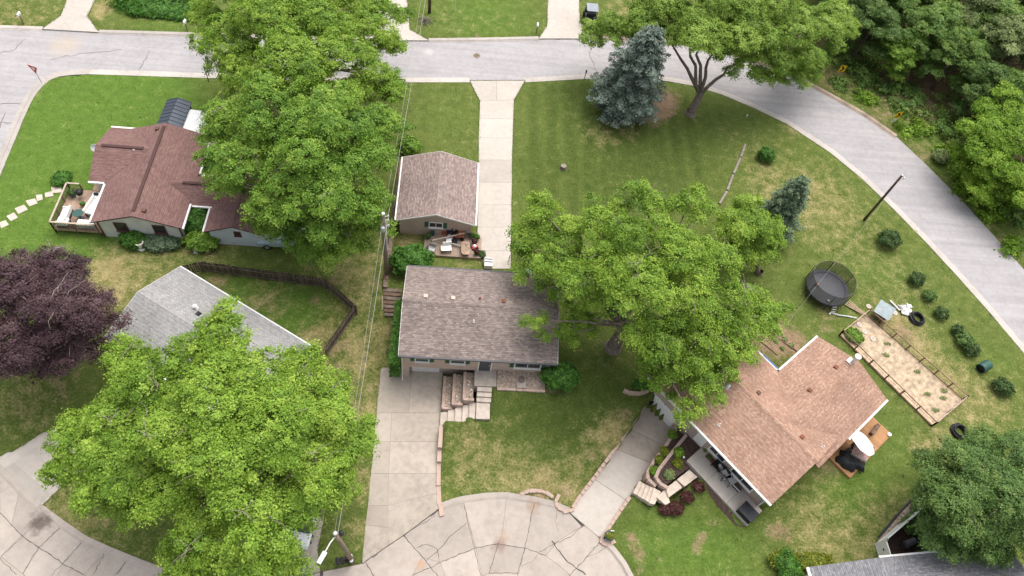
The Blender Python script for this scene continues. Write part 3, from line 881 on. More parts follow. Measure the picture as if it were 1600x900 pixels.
plain('timber_grey', (0.19, 0.145, 0.115), 0.9, 0.3, 3.0)
plain('timber_brown', (0.16, 0.105, 0.075), 0.9, 0.3, 3.0)
m, nt, N, L, b = mat_nodes('window_glass')
b.inputs['Base Color'].default_value = (0.03, 0.036, 0.042, 1)
b.inputs['Roughness'].default_value = 0.08
b.inputs['Specular IOR Level'].default_value = 0.6
MATS['window_glass'] = m


def gable_roof(mb, x0, x1, y0, y1, ze, rise, axis='x', th=0.13, d0=0.0, d1=0.0):
    """two thick slopes over the eave rectangle; d0, d1 extend the ridge ends"""
    if axis == 'x':
        P = lambda u, v, z: (u, v, z)
        u0, u1, v0, v1 = x0, x1, y0, y1
    else:
        P = lambda u, v, z: (v, u, z)
        u0, u1, v0, v1 = y0, y1, x0, x1
    vm = (v0 + v1) / 2
    sl = math.hypot(vm - v0, rise)
    for va in (v0, v1):
        top = [P(u0, va, ze), P(u1, va, ze), P(u1 + d1, vm, ze + rise), P(u0 - d0, vm, ze + rise)]
        bot = [(p[0], p[1], p[2] - th) for p in top]
        flip = (va == v1) ^ (axis == 'y')
        fs = [(0, 1, 2, 3), (7, 6, 5, 4), (0, 4, 5, 1), (1, 5, 6, 2), (3, 7, 4, 0)]
        uv = [(u0, 0), (u1, 0), (u1 + d1, sl), (u0 - d0, sl)]
        if va == v1:
            uv = [(a + 31.3, b) for a, b in uv]
        uvs = [uv, [(0, 0)] * 4, [(0, 0)] * 4, [(0, 0)] * 4, [(0, 0)] * 4]
        if flip:
            fs = [f[::-1] for f in fs]
            uvs = [u[::-1] for u in uvs]
        mb.add(top + bot, fs, uvs)
    return mb


def gable_walls(mb, x0, x1, y0, y1, zb, ze, rise, axis, oe, og):
    """walls under a gable roof: eave rectangle, overhang oe at the eaves and og at the gable ends"""
    k = rise / ((y1 - y0) / 2 if axis == 'x' else (x1 - x0) / 2)
    zt = ze + k * oe - 0.13
    if axis == 'x':
        a0, a1, b0, b1 = x0 + og, x1 - og, y0 + oe, y1 - oe
        P = lambda u, v, z: (u, v, z)
    else:
        a0, a1, b0, b1 = y0 + og, y1 - og, x0 + oe, x1 - oe
        P = lambda u, v, z: (v, u, z)
    bm_ = (b0 + b1) / 2
    zr = ze + rise - 0.13
    v = [P(a0, b0, zb), P(a1, b0, zb), P(a1, b1, zb), P(a0, b1, zb), P(a0, b0, zt), P(a1, b0, zt), P(a1, b1, zt), P(a0, b1, zt), P(a0, bm_, zr), P(a1, bm_, zr)]
    return mb.add(v, [(0, 1, 5, 4), (2, 3, 7, 6), (1, 2, 6, 9, 5), (3, 0, 4, 8, 7), (3, 2, 1, 0)])


def ridge_vent(name, parent, p0, p1, mat, w=0.3, h=0.07):
    mb = MB()
    p0, p1 = Vector(p0), Vector(p1)
    d = (p1 - p0).normalized()
    s = Vector((-d.y, d.x, 0)) * w / 2
    v = []
    for p in (p0, p1):
        v += [p - s - Vector((0, 0, .06)), p - s * .9 + Vector((0, 0, h * .5)), p + Vector((0, 0, h)), p + s * .9 + Vector((0, 0, h * .5)), p + s - Vector((0, 0, .06))]
    f = [(i, i + 1, i + 6, i + 5) for i in range(4)] + [(0, 1, 2, 3, 4), (9, 8, 7, 6, 5)]
    mb.add(v, f)
    return mb.build(name, mat, parent)


def roof_pipe(parent, x, y, z, mat=None, kind='pipe'):
    mb = MB()
    if kind == 'pipe':
        mb.cyl((x, y, z - .1), (x, y, z + .32), .05, .05, 8).cyl((x, y, z - .05), (x, y, z + .06), .16, .09, 8)
    elif kind == 'hood':
        mb.cyl((x, y, z - .1), (x, y, z + .35), .09, .09, 10).cyl((x, y, z + .35), (x, y, z + .47), .19, .06, 12).cyl((x, y, z - .05), (x, y, z + .08), .22, .12, 10)
    else:
        mb.box(x, y, z - .05, .34, .34, .15).box(x, y - .04, z + .1, .28, .24, .05)
    return mb.build('roof_vent', mat or MATS['pale_metal'], parent, smooth=False)


def window(parent, c, w, h, rz, trim='white_trim', shutters=False, split='v', name='window'):
    """window in a wall: frame > pane, sash_bar, sill (+ shutters); c = centre on the wall face, rz turns its face (-Y) outwards"""
    def put(mb):
        M_ = Matrix.Translation(Vector(c)) @ Matrix.Rotation(rz, 4, 'Z')
        mb.v = [tuple(M_ @ Vector(p)) for p in mb.v]
        return mb
    t = 0.09
    fr = MB()
    fr.box(0, -.02, h / 2, w + 2 * t, .10, t).box(0, -.02, -h / 2 - t, w + 2 * t, .10, t).box(-w / 2 - t / 2, -.02, -h / 2, t, .098, h).box(w / 2 + t / 2, -.02, -h / 2, t, .098, h)
    f = put(fr).build(name, MATS[trim], parent)
    put(MB().box(0, -.008, -h / 2, w, .02, h)).build('pane', MATS['window_glass'], f)
    if split == 'v':
        put(MB().box(0, -.03, -h / 2, .05, .035, h)).build('sash_bar', MATS[trim], f)
    else:
        put(MB().box(0, -.03, -.03, w, .035, .05)).build('sash_bar', MATS[trim], f)
    put(MB().box(0, -.07, -h / 2 - t - .04, w + 2 * t + .08, .16, .045)).build('sill', MATS[trim], f)
    if shutters:
        for s in (-1, 1):
            sh = MB().box(s * (w / 2 + t + .20), -.03, -h / 2 - .05, .34, .045, h + .1)
            for k in range(int((h - .1) / .12)):
                sh.box(s * (w / 2 + t + .20), -.058, -h / 2 + .04 + k * .12, .26, .02, .06)
            put(sh).build('shutter', MATS['shutter_green'], f)
    return f


def at_plane(px, py, p0, n):
    """where the ray of pixel (px, py) meets the vertical plane through p0 with horizontal normal n"""
    d = RW @ np.array([px - 800.0, py - 450.0, FOC])
    t = (p0[0] * n[0] + p0[1] * n[1]) / (d[0] * n[0] + d[1] * n[1])
    return (d[0] * t, d[1] * t, CAM_H + d[2] * t)


def gutter(parent, p0, p1, mat, name='gutter', r=.07):
    p0, p1 = Vector(p0), Vector(p1)
    d = (p1 - p0).normalized()
    s = Vector((-d.y, d.x, 0))
    v = []
    for p in (p0, p1):
        v += [p - s * r, p + s * r, p + s * r - Vector((0, 0, .13)), p - s * r - Vector((0, 0, .13))]
    return MB().add(v, [(0, 1, 5, 4), (1, 2, 6, 5), (2, 3, 7, 6), (3, 0, 4, 7), (3, 2, 1, 0), (4, 5, 6, 7)]).build(name, mat, parent)


def rect_px(pts, z):
    w = [W(a, b, z) for a, b in pts]
    return w


# ---- the tan house in the middle
MZ = 2.6
_a, _b, _c = W(622.7, 555, MZ), W(871.3, 568.7, MZ), W(636, 415.6, MZ)
mx0, mx1, my0, my1 = (_a[0] + _c[0]) / 2, _b[0], (_a[1] + _b[1]) / 2, _c[1]
MR = 1.35
mh = thing('tan_house', 'tan house with grey-brown shingle roof and green shutters in the middle', 'house', ((mx0 + mx1) / 2, (my0 + my1) / 2, 0))
FW = my0 + 0.42                                            # face of the front wall
wl_ = MB()
gable_walls(wl_, mx0, mx1, my0, my1, -0.22, MZ, MR, 'x', 0.42, 0.25)
wl_.build('wall', MATS['siding_tan'], mh, world=True)
lw = MB().box((mx0 + mx1) / 2, (my0 + my1) / 2 + .28, -2.6, mx1 - mx0 - .56, my1 - my0 - 1.45, 2.36)
lw.build('basement_wall', MATS['old_concrete'], mh, world=True)
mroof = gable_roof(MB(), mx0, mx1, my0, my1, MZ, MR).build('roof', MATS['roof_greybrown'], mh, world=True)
mym = (my0 + my1) / 2
_rc = MB().add([(mx0 - .02, mym - .16, MZ + MR - .035), (mx1 + .02, mym - .16, MZ + MR - .035), (mx1 + .02, mym, MZ + MR + .03), (mx0 - .02, mym, MZ + MR + .03), (mx1 + .02, mym + .16, MZ + MR - .035), (mx0 - .02, mym + .16, MZ + MR - .035)],
         [(0, 1, 2, 3), (3, 2, 4, 5)], [[(0, 0), (12, 0), (12, .16), (0, .16)], [(0, .16), (12, .16), (12, .3), (0, .3)]])
_rc.v = [tuple(mh.matrix_basis.inverted() @ Vector(p)) for p in _rc.v]
_rc.build('ridge_cap', MATS['roof_greybrown'], mroof)
for q, kd, mt in [((665, 463), 'box', 'tan_trim'), ((708, 466), 'box', 'tan_trim'), ((750, 467), 'pipe', 'rust'), ((787, 471), 'box', 'rust'), ((740, 503), 'pipe', 'pale_metal')]:
    zz = MZ + MR - .15
    p = W(*q, zz)
    zz = MZ + MR * (1 - abs(p[1] - mym) / (my1 - my0) * 2)
    p = W(*q, zz)
    o = roof_pipe(mroof, p[0], p[1], zz, MATS[mt], kd)
    o.data.transform(Matrix.Translation((-(mx0 + mx1) / 2, -(my0 + my1) / 2, 0)))
fg = lambda a, b, mt, nm='gutter', par=mh: (lambda o: o)(gutter(par, a, b, MATS[mt], nm))


def wbuild(mb, name, mat, parent, root):
    """build with world coordinates under a part whose thing is root"""
    inv = root.matrix_basis.inverted()
    mb.v = [tuple(inv @ Vector(p)) for p in mb.v]
    return mb.build(name, MATS[mat] if isinstance(mat, str) else mat, parent)


def wgutter(root, p0, p1, mat, name='gutter', r=.07):
    inv = root.matrix_basis.inverted()
    return gutter(root, inv @ Vector(p0), inv @ Vector(p1), MATS[mat], name, r)


wgutter(mh, (mx0, my0 - .06, MZ), (mx1, my0 - .06, MZ), 'dark_trim')
wgutter(mh, (mx0, my1 + .06, MZ), (mx1, my1 + .06, MZ), 'dark_trim')
for xx in (mx0, mx1):
    for ya in (my0, my1):
        wbuild(MB().add([(xx - .03, ya, MZ - .17), (xx + .03, ya, MZ - .17), (xx + .03, mym, MZ + MR - .17), (xx - .03, mym, MZ + MR - .17), (xx - .03, ya, MZ - .01), (xx + .03, ya, MZ - .01), (xx + .03, mym, MZ + MR - .01), (xx - .03, mym, MZ + MR - .01)],
                        [(3, 2, 1, 0), (4, 5, 6, 7), (0, 1, 5, 4), (1, 2, 6, 5), (2, 3, 7, 6), (3, 0, 4, 7)]), 'rake_board', 'white_trim', mh, mh)
_inv = mh.matrix_basis.inverted()
loc_ = lambda p: tuple(_inv @ Vector(p))
for (l, r, h) in [((649, 557), (670, 565), .95), ((704, 560), (726, 568), .95)]:
    a, bb = at_plane(*l, (0, FW), (0, 1)), at_plane(*r, (0, FW), (0, 1))
    window(mh, loc_(((a[0] + bb[0]) / 2, FW - .002, 1.45)), bb[0] - a[0] - .1, h, 0, shutters=True, split='h')
a, bb = at_plane(806, 567, (0, FW), (0, 1)), at_plane(845, 568, (0, FW), (0, 1))
window(mh, loc_(((a[0] + bb[0]) / 2, FW - .002, 1.45)), bb[0] - a[0], 1.25, 0, shutters=True)
a, bb = at_plane(751, 562, (0, FW), (0, 1)), at_plane(767, 564, (0, FW), (0, 1))
dx = (a[0] + bb[0]) / 2
dr = wbuild(MB().box(dx, FW - .04, -.08, .92, .05, 2.05), 'door', 'dark_trim', mh, mh)
wbuild(MB().box(dx - .53, FW - .04, -.08, .1, .1, 2.1).box(dx + .53, FW - .04, -.08, .1, .1, 2.1).box(dx, FW - .04, 2.0, 1.16, .09, .1), 'door_frame', 'white_trim', dr, mh)
wbuild(MB().cyl((dx + .36, FW - .07, .95), (dx + .36, FW - .14, .95), .035), 'door_handle', 'pale_metal', dr, mh)
# under-house garage door, recessed below the siding
gd = thing  # (alias kept short)
garx0, garx1 = mx0 + .75, 0.15
gdo = wbuild(MB().box((garx0 + garx1) / 2, FW + .62, -2.2, garx1 - garx0 - .3, .06, 1.95), 'garage_door', 'white_trim', mh, mh)
for k in range(4):
    wbuild(MB().box((garx0 + garx1) / 2, FW + .575, -2.17 + k * .485, garx1 - garx0 - .42, .04, .42), 'door_panel', 'white_trim', gdo, mh)
wbuild(MB().box(mx0 + .52, FW + .25, -2.5, .5, .5, 2.27), 'pier', 'siding_tan', mh, mh)
wbuild(MB().tube([(mx0 + .22, FW - .1, MZ - .15), (mx0 + .22, FW - .05, 2.1), (mx0 + .22, FW - .05, -1.9), (mx0 + .22, FW - .4, -2.1)], .045, 8), 'downspout', 'white_trim', mh, mh)

# ---- the detached garage behind it
GZ = 2.35
_q = [W(617.7, 344.3, GZ), W(742.5, 350.8, GZ), W(630.4, 244.4, GZ), W(747, 255, GZ)]
gx0, gx1, gy0, gy1 = (_q[0][0] + _q[2][0]) / 2, (_q[1][0] + _q[3][0]) / 2, (_q[0][1] + _q[1][1]) / 2, (_q[2][1] + _q[3][1]) / 2
gar = thing('detached_garage', 'detached tan garage with brown gable roof beside the long driveway', 'garage', ((gx0 + gx1) / 2, (gy0 + gy1) / 2, 0))
gable_walls(MB(), gx0, gx1, gy0, gy1, -.1, GZ, 1.18, 'y', .3, .3).build('wall', MATS['siding_tan'], gar, world=True)
gr = gable_roof(MB(), gx0, gx1, gy0, gy1, GZ, 1.18, 'y').build('roof', MATS['roof_tanbrown'], gar, world=True)
gxm = (gx0 + gx1) / 2
for xx, s in ((gx0, -1), (gx1, 1)):
    wgutter(gar, (xx + s * .06, gy0, GZ), (xx + s * .06, gy1, GZ), 'white_trim')
for yy in (gy0, gy1):
    for xx in (gx0, gx1):
        wbuild(MB().add([(xx, yy - .03, GZ - .17), (xx, yy + .03, GZ - .17), (gxm, yy + .03, GZ + 1.01), (gxm, yy - .03, GZ + 1.01), (xx, yy - .03, GZ - .01), (xx, yy + .03, GZ - .01), (gxm, yy + .03, GZ + 1.17), (gxm, yy - .03, GZ + 1.17)],
                        [(3, 2, 1, 0), (4, 5, 6, 7), (0, 1, 5, 4), (1, 2, 6, 5), (2, 3, 7, 6), (3, 0, 4, 7)]), 'rake_board', 'white_trim', gar, gar)
GW = gy0 + .3
a, bb = at_plane(672, 347, (0, GW), (0, 1)), at_plane(690, 355.5, (0, GW), (0, 1))
_i = gar.matrix_basis.inverted()
window(gar, tuple(_i @ Vector(((a[0] + bb[0]) / 2, GW - .002, 1.62))), 1.1, .62, 0, shutters=True)
gdd = wbuild(MB().box(gx1 - .27, (gy0 + gy1) / 2, 0, .06, 4.9, 2.1), 'garage_door', 'white_trim', gar, gar)
for k in range(4):
    wbuild(MB().box(gx1 - .235, (gy0 + gy1) / 2, .03 + k * .515, .04, 4.7, .47), 'door_panel', 'white_trim', gdd, gar)

# ---- the maroon-roofed house, its side wing, link and pale garage
LZ = 2.35
_q = [W(141, 347, LZ), W(284, 357.5, LZ), W(173, 198.5, LZ), W(139, 283, LZ), W(253.5, 191.7, LZ + 1.25)]
lx0, lx1, ly0 = _q[0][0], _q[1][0], (_q[0][1] + _q[1][1]) / 2
ly1 = _q[4][1]
lwx0, lwy0, lwy1 = (_q[2][0] + _q[3][0]) / 2, _q[3][1], _q[2][1]
lxm = (lx0 + lx1) / 2
lh = thing('maroon_roof_house', 'white house under a large maroon shingle roof by the corner lawn', 'house', (lxm, (ly0 + ly1) / 2, 0))
mbw = MB()
gable_walls(mbw, lx0, lx1, ly0, ly1, -.1, LZ, 1.28, 'y', .35, .3)
gable_walls(mbw, lwx0, lxm, lwy0, lwy1, -.1, LZ - .004, 1.12, 'x', .3, .35)
mbw.build('wall', MATS['siding_white'], lh, world=True)
lro = gable_roof(MB(), lx0, lx1, ly0, ly1, LZ, 1.28, 'y').build('roof', MATS['roof_maroon'], lh, world=True)
gable_roof(MB(), lwx0, lxm - .3, lwy0, lwy1, LZ - .004, 1.12, 'x').build('wing_roof', MATS['roof_maroon'], lh, world=True)
BZ = 2.15
_q = [W(312, 274, BZ), W(348.7, 277, BZ), W(297, 320.7, BZ), W(336, 323, BZ)]
by0, by1 = (_q[2][1] + _q[3][1]) / 2, (_q[0][1] + _q[1][1]) / 2
WZ = 2.1
_g = [W(318, 362.7, WZ), W(413.5, 368, WZ)]
wx0, wx1, wy0 = _g[0][0], _g[1][0], (_g[0][1] + _g[1][1]) / 2
wy1 = wy0 + 9.0
wxm = (wx0 + wx1) / 2
gable_roof(MB(), lxm + .4, wxm - .1, by0, by1, BZ, .95, 'x').build('link_roof', MATS['roof_maroon'], lh, world=True)
gable_walls(MB(), lx1 - .6, wx0 + .6, by0, by1, -.1, BZ, .95, 'x', .3, .0).build('link_wall', MATS['siding_white'], lh, world=True)
gable_roof(MB(), wx0, wx1, wy0, wy1, WZ, .98, 'y').build('garage_roof', MATS['roof_maroon'], lh, world=True)
gable_walls(MB(), wx0, wx1, wy0, wy1, -.1, WZ, .98, 'y', .3, .3).build('garage_wall', MATS['siding_paleblue'], lh, world=True)
ll = lambda p: tuple(lh.matrix_basis.inverted() @ Vector(p))
p0, p1 = W(205.5, 329.7, LZ + 1.28), W(253.5, 197, LZ + 1.28)
ridge_vent('ridge_vent', lro, ll((lxm, p0[1], LZ + 1.29)), ll((lxm, p1[1], LZ + 1.29)), MATS['roof_maroon'], .30, .06)
yv = (lwy0 + lwy1) / 2
p0, p1 = W(158, 228.5, LZ + 1.12), W(223.5, 233.7, LZ + 1.12)
ridge_vent('ridge_vent', lro, ll((p0[0], yv, LZ + 1.13)), ll((min(p1[0], lxm - .8), yv, LZ + 1.13)), MATS['roof_maroon'], .30, .06)
ridge_vent('ridge_vent', lro, ll((lxm + 2.9, (by0 + by1) / 2, BZ + .96)), ll((wxm - .4, (by0 + by1) / 2, BZ + .96)), MATS['roof_maroon'], .30, .06)
for q, kd in [((210, 235), 'hood'), ((226, 331), 'box'), ((299, 278), 'pipe'), ((247, 204), 'box')]:
    p = W(*q, LZ + .9)
    zz = LZ + 1.28 * max(0, 1 - abs(p[0] - lxm) / (lxm - lx0))
    o = roof_pipe(lro, *ll((p[0], p[1], zz)), MATS['pale_metal'] if kd != 'box' else MATS['brown_trim'], kd)
# satellite dish at the wing's eave
pd = W(148, 229, LZ + .9)
sat = MB().lathe([(0.02, 0), (.18, .02), (.31, .08), (.36, .14), (.35, .15), (.30, .10), (.0, .03)], 18)
M_ = Matrix.Translation(Vector(ll((pd[0], pd[1], LZ + .75)))) @ Matrix.Rotation(R_(55), 4, 'X')
sat.v = [tuple(M_ @ Vector(p)) for p in sat.v]
so = sat.build('satellite_dish', MATS['pale_metal'], lro, smooth=True)
MB().cyl(ll((pd[0] + .5, pd[1], LZ + .25)), ll((pd[0], pd[1], LZ + .75)), .03).build('dish_arm', MATS['galvanised'], so)
LWF = ly0 + .3
for (l, r) in [((178, 345), (198, 357.5)), ((237, 348.5), (258, 359))]:
    a, bb = at_plane(*l, (0, LWF), (0, 1)), at_plane(*r, (0, LWF), (0, 1))
    window(lh, ll(((a[0] + bb[0]) / 2, LWF - .002, 1.62)), .85, .95, 0, trim='brown_trim', split='h')
a = at_plane(371, 365, (0, wy0 + .3), (0, 1))
window(lh, ll((a[0], wy0 + .298, 1.75)), .4, .42, 0, trim='brown_trim', split='h')
for xx in (lx0 + .36, lx1 - .36):
    wbuild(MB().box(xx, LWF - .05, 0, .1, .09, 2.3), 'corner_downspout', 'brown_trim', lh, lh)
for xx, y0_, y1_ in ((lx0 - .06, ly0, lwy0), (lx1 + .06, ly0, by0), (lx1 + .06, by1, ly1)):
    wgutter(lh, (xx, y0_, LZ), (xx, y1_, LZ), 'white_trim', r=.1)
for xx, y0_, y1_ in ((wx0 - .06, wy0, by0), (wx1 + .06, wy0, wy1)):
    wgutter(lh, (xx, y0_, WZ), (xx, y1_, WZ), 'white_trim', r=.09)
for yy, s in ((by0 - .06, 1), (by1 + .06, 1)):
    wgutter(lh, (lx1 + .1, yy, BZ), (wx0 + .1, yy, BZ), 'white_trim', r=.09)
wgutter(lh, (lwx0 - .02, lwy0 - .06, LZ), (lx0, lwy0 - .06, LZ), 'white_trim', r=.09)
wgutter(lh, (lwx0, lwy1 + .06, LZ), (lwx0 + 2.4, lwy1 + .06, LZ), 'white_trim', r=.09)

# ---- the pale grey roof at the left, below the fence
YZ = 1.9
T_ = np.array(W(281, 416.5, YZ)[:2])
E1 = np.array(W(495.5, 547, YZ)[:2])
gdir = _unit(E1 - T_)
gper = np.array([gdir[1], -gdir[0]])
if gper[1] > 0:
    gper = -gper
glen = np.linalg.norm(E1 - T_)
ang = math.atan2(gdir[1], gdir[0])
gh = thing('grey_roof_house', 'house with a pale grey shingle roof behind the big light-green tree', 'house', (T_[0], T_[1], 0), ang)
gable_roof(MB(), 0, glen, -8.0, 0, YZ, 1.36, 'x').build('roof', MATS['roof_grey'], gh)
gable_walls(MB(), 0, glen, -8.0, 0, -2.6, YZ, 1.36, 'x', .45, .35).build('wall', MATS['siding_cream'], gh)
ghr = [c for c in gh.children if c.name.startswith('roof')][0]
ginv = gh.matrix_basis.inverted()
for q, kd in [((307, 484), 'hood'), ((312, 494), 'box')]:
    p = ginv @ Vector(W(*q, YZ + .6))
    zz = YZ + 1.36 * max(0, 1 - abs(p.y + 4) / 4)
    roof_pipe(ghr, p.x, p.y, zz, MATS['white_plastic'] if kd == 'hood' else MATS['black_plastic'], kd)
for yy in (.06, -8.06):
    gutter(gh, (0, yy, YZ), (glen, yy, YZ), MATS['pale_metal'], r=.05)
for ya in (0, -8):
    for xx in (0, glen):
        MB().add([(xx - .03, ya, YZ - .17), (xx + .03, ya, YZ - .17), (xx + .03, -4, YZ + 1.19), (xx - .03, -4, YZ + 1.19), (xx - .03, ya, YZ - .01), (xx + .03, ya, YZ - .01), (xx + .03, -4, YZ + 1.35), (xx - .03, -4, YZ + 1.35)],
                 [(3, 2, 1, 0), (4, 5, 6, 7), (0, 1, 5, 4), (1, 2, 6, 5), (2, 3, 7, 6), (3, 0, 4, 7)]).build('rake_board', MATS['white_trim'], gh)
window(gh, (4, -.45 + .002, .9), 1.4, .9, math.pi)
window(gh, (9, -.45 + .002, .9), 1.4, .9, math.pi)

# ---- the orange-roofed house
OZ = 2.6
A_ = np.array(W(1014, 588.5, OZ)[:2])
B_ = np.array(W(1205.8, 788.7, OZ)[:2])
odir = _unit(B_ - A_)
onor = np.array([-odir[1], odir[0]])
olen = np.linalg.norm(B_ - A_)
oang = math.atan2(odir[1], odir[0])
oh = thing('orange_roof_house', 'house with an orange-pink shingle roof and side wing at the lower right', 'house', (A_[0], A_[1], 0), oang)
oinv = oh.matrix_basis.inverted()
ol = lambda p: tuple(oinv @ Vector(p))
n2, n1, w1, w2 = [oinv @ Vector(W(*q, OZ)) for q in ((1215, 579.5), (1279.5, 527), (1387.5, 625.4), (1315.5, 692))]
OD = n2.y
gx_a, gx_b, gy_e = (n2.x + n1.x) / 2, (w1.x + w2.x) / 2, (n1.y + w1.y) / 2
OR, OWR = 1.5, 1.18
oro = gable_roof(MB(), 0, olen, 0, OD, OZ, OR, 'x').build('roof', MATS['roof_orange'], oh)
gable_roof(MB(), gx_a, gx_b, OD / 2 + .6, gy_e, OZ + .004, OWR, 'y').build('wing_roof', MATS['roof_orange'], oh)
gable_walls(MB(), 0, olen, 0, OD, -2.7, OZ, OR, 'x', .75, .3).build('wall', MATS['siding_mauve'], oh)
gable_walls(MB(), gx_a, gx_b, OD / 2, gy_e, -1.2, OZ, OWR, 'y', .4, .3).build('wing_wall', MATS['siding_mauve'], oh)
oym = OD / 2
MB().add([(-.02, oym - .18, OZ + OR - .045), (olen + .02, oym - .18, OZ + OR - .045), (olen + .02, oym, OZ + OR + .035), (-.02, oym, OZ + OR + .035), (olen + .02, oym + .18, OZ + OR - .045), (-.02, oym + .18, OZ + OR - .045)],
         [(0, 1, 2, 3), (3, 2, 4, 5)], [[(0, 0), (12, 0), (12, .16), (0, .16)], [(0, .16), (12, .16), (12, .3), (0, .3)]]).build('ridge_cap', MATS['roof_orange'], oro)
for p0, p1, nm in [((0, -.07, OZ), (olen, -.07, OZ), 0), ((0, OD + .07, OZ), (gx_a, OD + .07, OZ), 0), ((gx_a - .07, OD, OZ), (gx_a - .07, gy_e, OZ), 0), ((gx_b + .07, OD, OZ), (gx_b + .07, gy_e, OZ), 0)]:
    gutter(oh, p0, p1, MATS['white_trim'], r=.09)


def orz(x, y):
    a = OZ + OR * max(0, 1 - abs(y - oym) / oym)
    gm_ = (gx_a + gx_b) / 2
    bq = OZ + OWR * max(0, 1 - abs(x - gm_) / (gx_b - gm_)) if y > oym else -9
    return max(a, bq)


for q, kd, mt in [((1136, 605), 'hood', 'pale_metal'), ((1123, 664), 'pipe', 'white_plastic'), ((1185, 614), 'box', 'roof_orange'), ((1306, 574), 'box', 'rust'), ((1265, 610), 'box', 'rust'), ((1253, 683), 'box', 'rust'), ((1285, 699), 'pipe', 'pale_metal')]:
    zz = OZ + .8
    for _ in range(4):
        p = oinv @ Vector(W(*q, zz))
        zz = orz(p.x, p.y)
    roof_pipe(oro, p.x, p.y, zz, MATS[mt], kd)
# chimney flue with a round white cap on the wing
for _ in range(4):
    p = oinv @ Vector(W(1331, 566, zz))
    zz = orz(p.x, p.y)
ch = MB().box(p.x, p.y, zz - .3, .8, .55, .34).build('chimney_flashing', MATS['galvanised'], oro)
MB().cyl((p.x, p.y, zz - .1), (p.x, p.y, zz + 1.0), .14, .14, 12).cyl((p.x, p.y, zz + 1.0), (p.x, p.y, zz + 1.06), .27, .27, 16).cyl((p.x, p.y, zz + 1.06), (p.x, p.y, zz + 1.16), .27, .05, 16).build('flue_cap', MATS['white_plastic'], ch)
# blue gutter length and roof bracket on the north-east side
plain('blue_gutter', (0.10, 0.16, 0.42), 0.5, 0.1)
g0, g1 = oinv @ Vector(W(1192, 556, OZ)), oinv @ Vector(W(1214, 577, OZ))
MB().box((g0.x + g1.x) / 2, OD + .16, OZ - .06, abs(g1.x - g0.x), .12, .08).build('blue_cover_strip', MATS['blue_gutter'], oh)
OWF = .75
for (xa, wd_) in [(olen - 2.6, 2.0), (olen - 5.2, 1.4)]:
    window(oh, (xa, OWF - .002, .95), wd_, 1.2, 0)
od = MB().box(olen - 6.9, OWF - .04, -.45, .95, .06, 2.1).build('door', MATS['white_trim'], oh)
MB().cyl((olen - 6.5, OWF - .08, .5), (olen - 6.5, OWF - .14, .5), .035).build('door_handle', MATS['galvanised'], od)
ogd = MB().box(2.3, OWF - .03, -2.15, 2.7, .06, 2.15).build('garage_door', MATS['white_trim'], oh)
for k in range(4):
    MB().box(2.3, OWF - .075, -2.12 + k * .53, 2.5, .04, .48).build('door_panel', MATS['white_trim'], ogd)
for xa in (.4, olen - .4):
    MB().cyl((xa, OWF - .06, OZ - .1), (xa, OWF - .06, -1.0), .045, .045, 8).build('downspout', MATS['white_trim'], oh)

# ---- the slate-grey roof at the bottom right
SZ = 2.5
_e0, _e1 = np.array(W(1378, 871, SZ)[:2]), np.array(W(1575, 853, SZ)[:2])
sdir = _unit(_e1 - _e0)
sl_ = np.linalg.norm(_e1 - _e0)
sang = math.atan2(sdir[1], sdir[0])
sh_ = thing('slate_roof_house', 'house with a slate-grey shingle roof at the bottom right corner', 'house', (_e0[0], _e0[1], 0), sang)
sinv = sh_.matrix_basis.inverted()
pk = sinv @ Vector(W(1372, 869, SZ + .9))
lc = sinv @ Vector(W(1264, 886, SZ - .4))
sro = gable_roof(MB(), -1.0, sl_, -8.4, 0, SZ, 1.5, 'x').build('roof', MATS['roof_slate'], sh_)
gable_roof(MB(), lc.x, 2 * pk.x - lc.x, -9.5, lc.y, SZ - .4, 1.3, 'y').build('wing_roof', MATS['roof_slate'], sh_)
gable_walls(MB(), -1.0, sl_, -8.4, 0, -1.2, SZ, 1.5, 'x', .4, .3).build('wall', MATS['siding_cream'], sh_)
gable_walls(MB(), lc.x, 2 * pk.x - lc.x, -9.5, lc.y, -1.2, SZ - .4, 1.3, 'y', .4, .3).build('wing_wall', MATS['siding_cream'], sh_)
gutter(sh_, (-.2, .07, SZ), (sl_, .07, SZ), MATS['white_trim'])
gutter(sh_, (lc.x - .1, lc.y, SZ - .4), (lc.x - .1, -9.5, SZ - .4), MATS['white_trim'], r=.1)
p = sinv @ Vector(W(1387, 897, SZ + 1.0))
roof_pipe(sro, p.x, p.y, SZ + 1.5 * (1 - abs(p.y + 4.2) / 4.2), MATS['rust'], 'box')
window(sh_, (5, -.4 + .002, 1.0), 1.4, 1.0, math.pi)

# ------------------------------------------------------------------ trees and shrubs
leafmat('leaf_lime', (0.086, 0.165, 0.018), (0.200, 0.335, 0.036), (0.380, 0.51, 0.082), .22)
leafmat('leaf_green', (0.066, 0.145, 0.018), (0.158, 0.288, 0.034), (0.320, 0.455, 0.072), .22)
leafmat('leaf_mid', (0.074, 0.150, 0.017), (0.182, 0.310, 0.033), (0.360, 0.490, 0.072), .22)
leafmat('leaf_maple', (0.092, 0.168, 0.022), (0.200, 0.322, 0.044), (0.375, 0.505, 0.105), .24)
leafmat('leaf_purple', (0.034, 0.018, 0.025), (0.080, 0.043, 0.052), (0.165, 0.102, 0.108), .15)
leafmat('leaf_dark', (0.046, 0.100, 0.024), (0.112, 0.200, 0.048), (0.230, 0.320, 0.092), .22)
leafmat('leaf_wood', (0.070, 0.140, 0.032), (0.170, 0.290, 0.066), (0.340, 0.455, 0.130), .3)
leafmat('leaf_woodgrey', (0.115, 0.165, 0.058), (0.245, 0.315, 0.118), (0.420, 0.480, 0.215), .26)
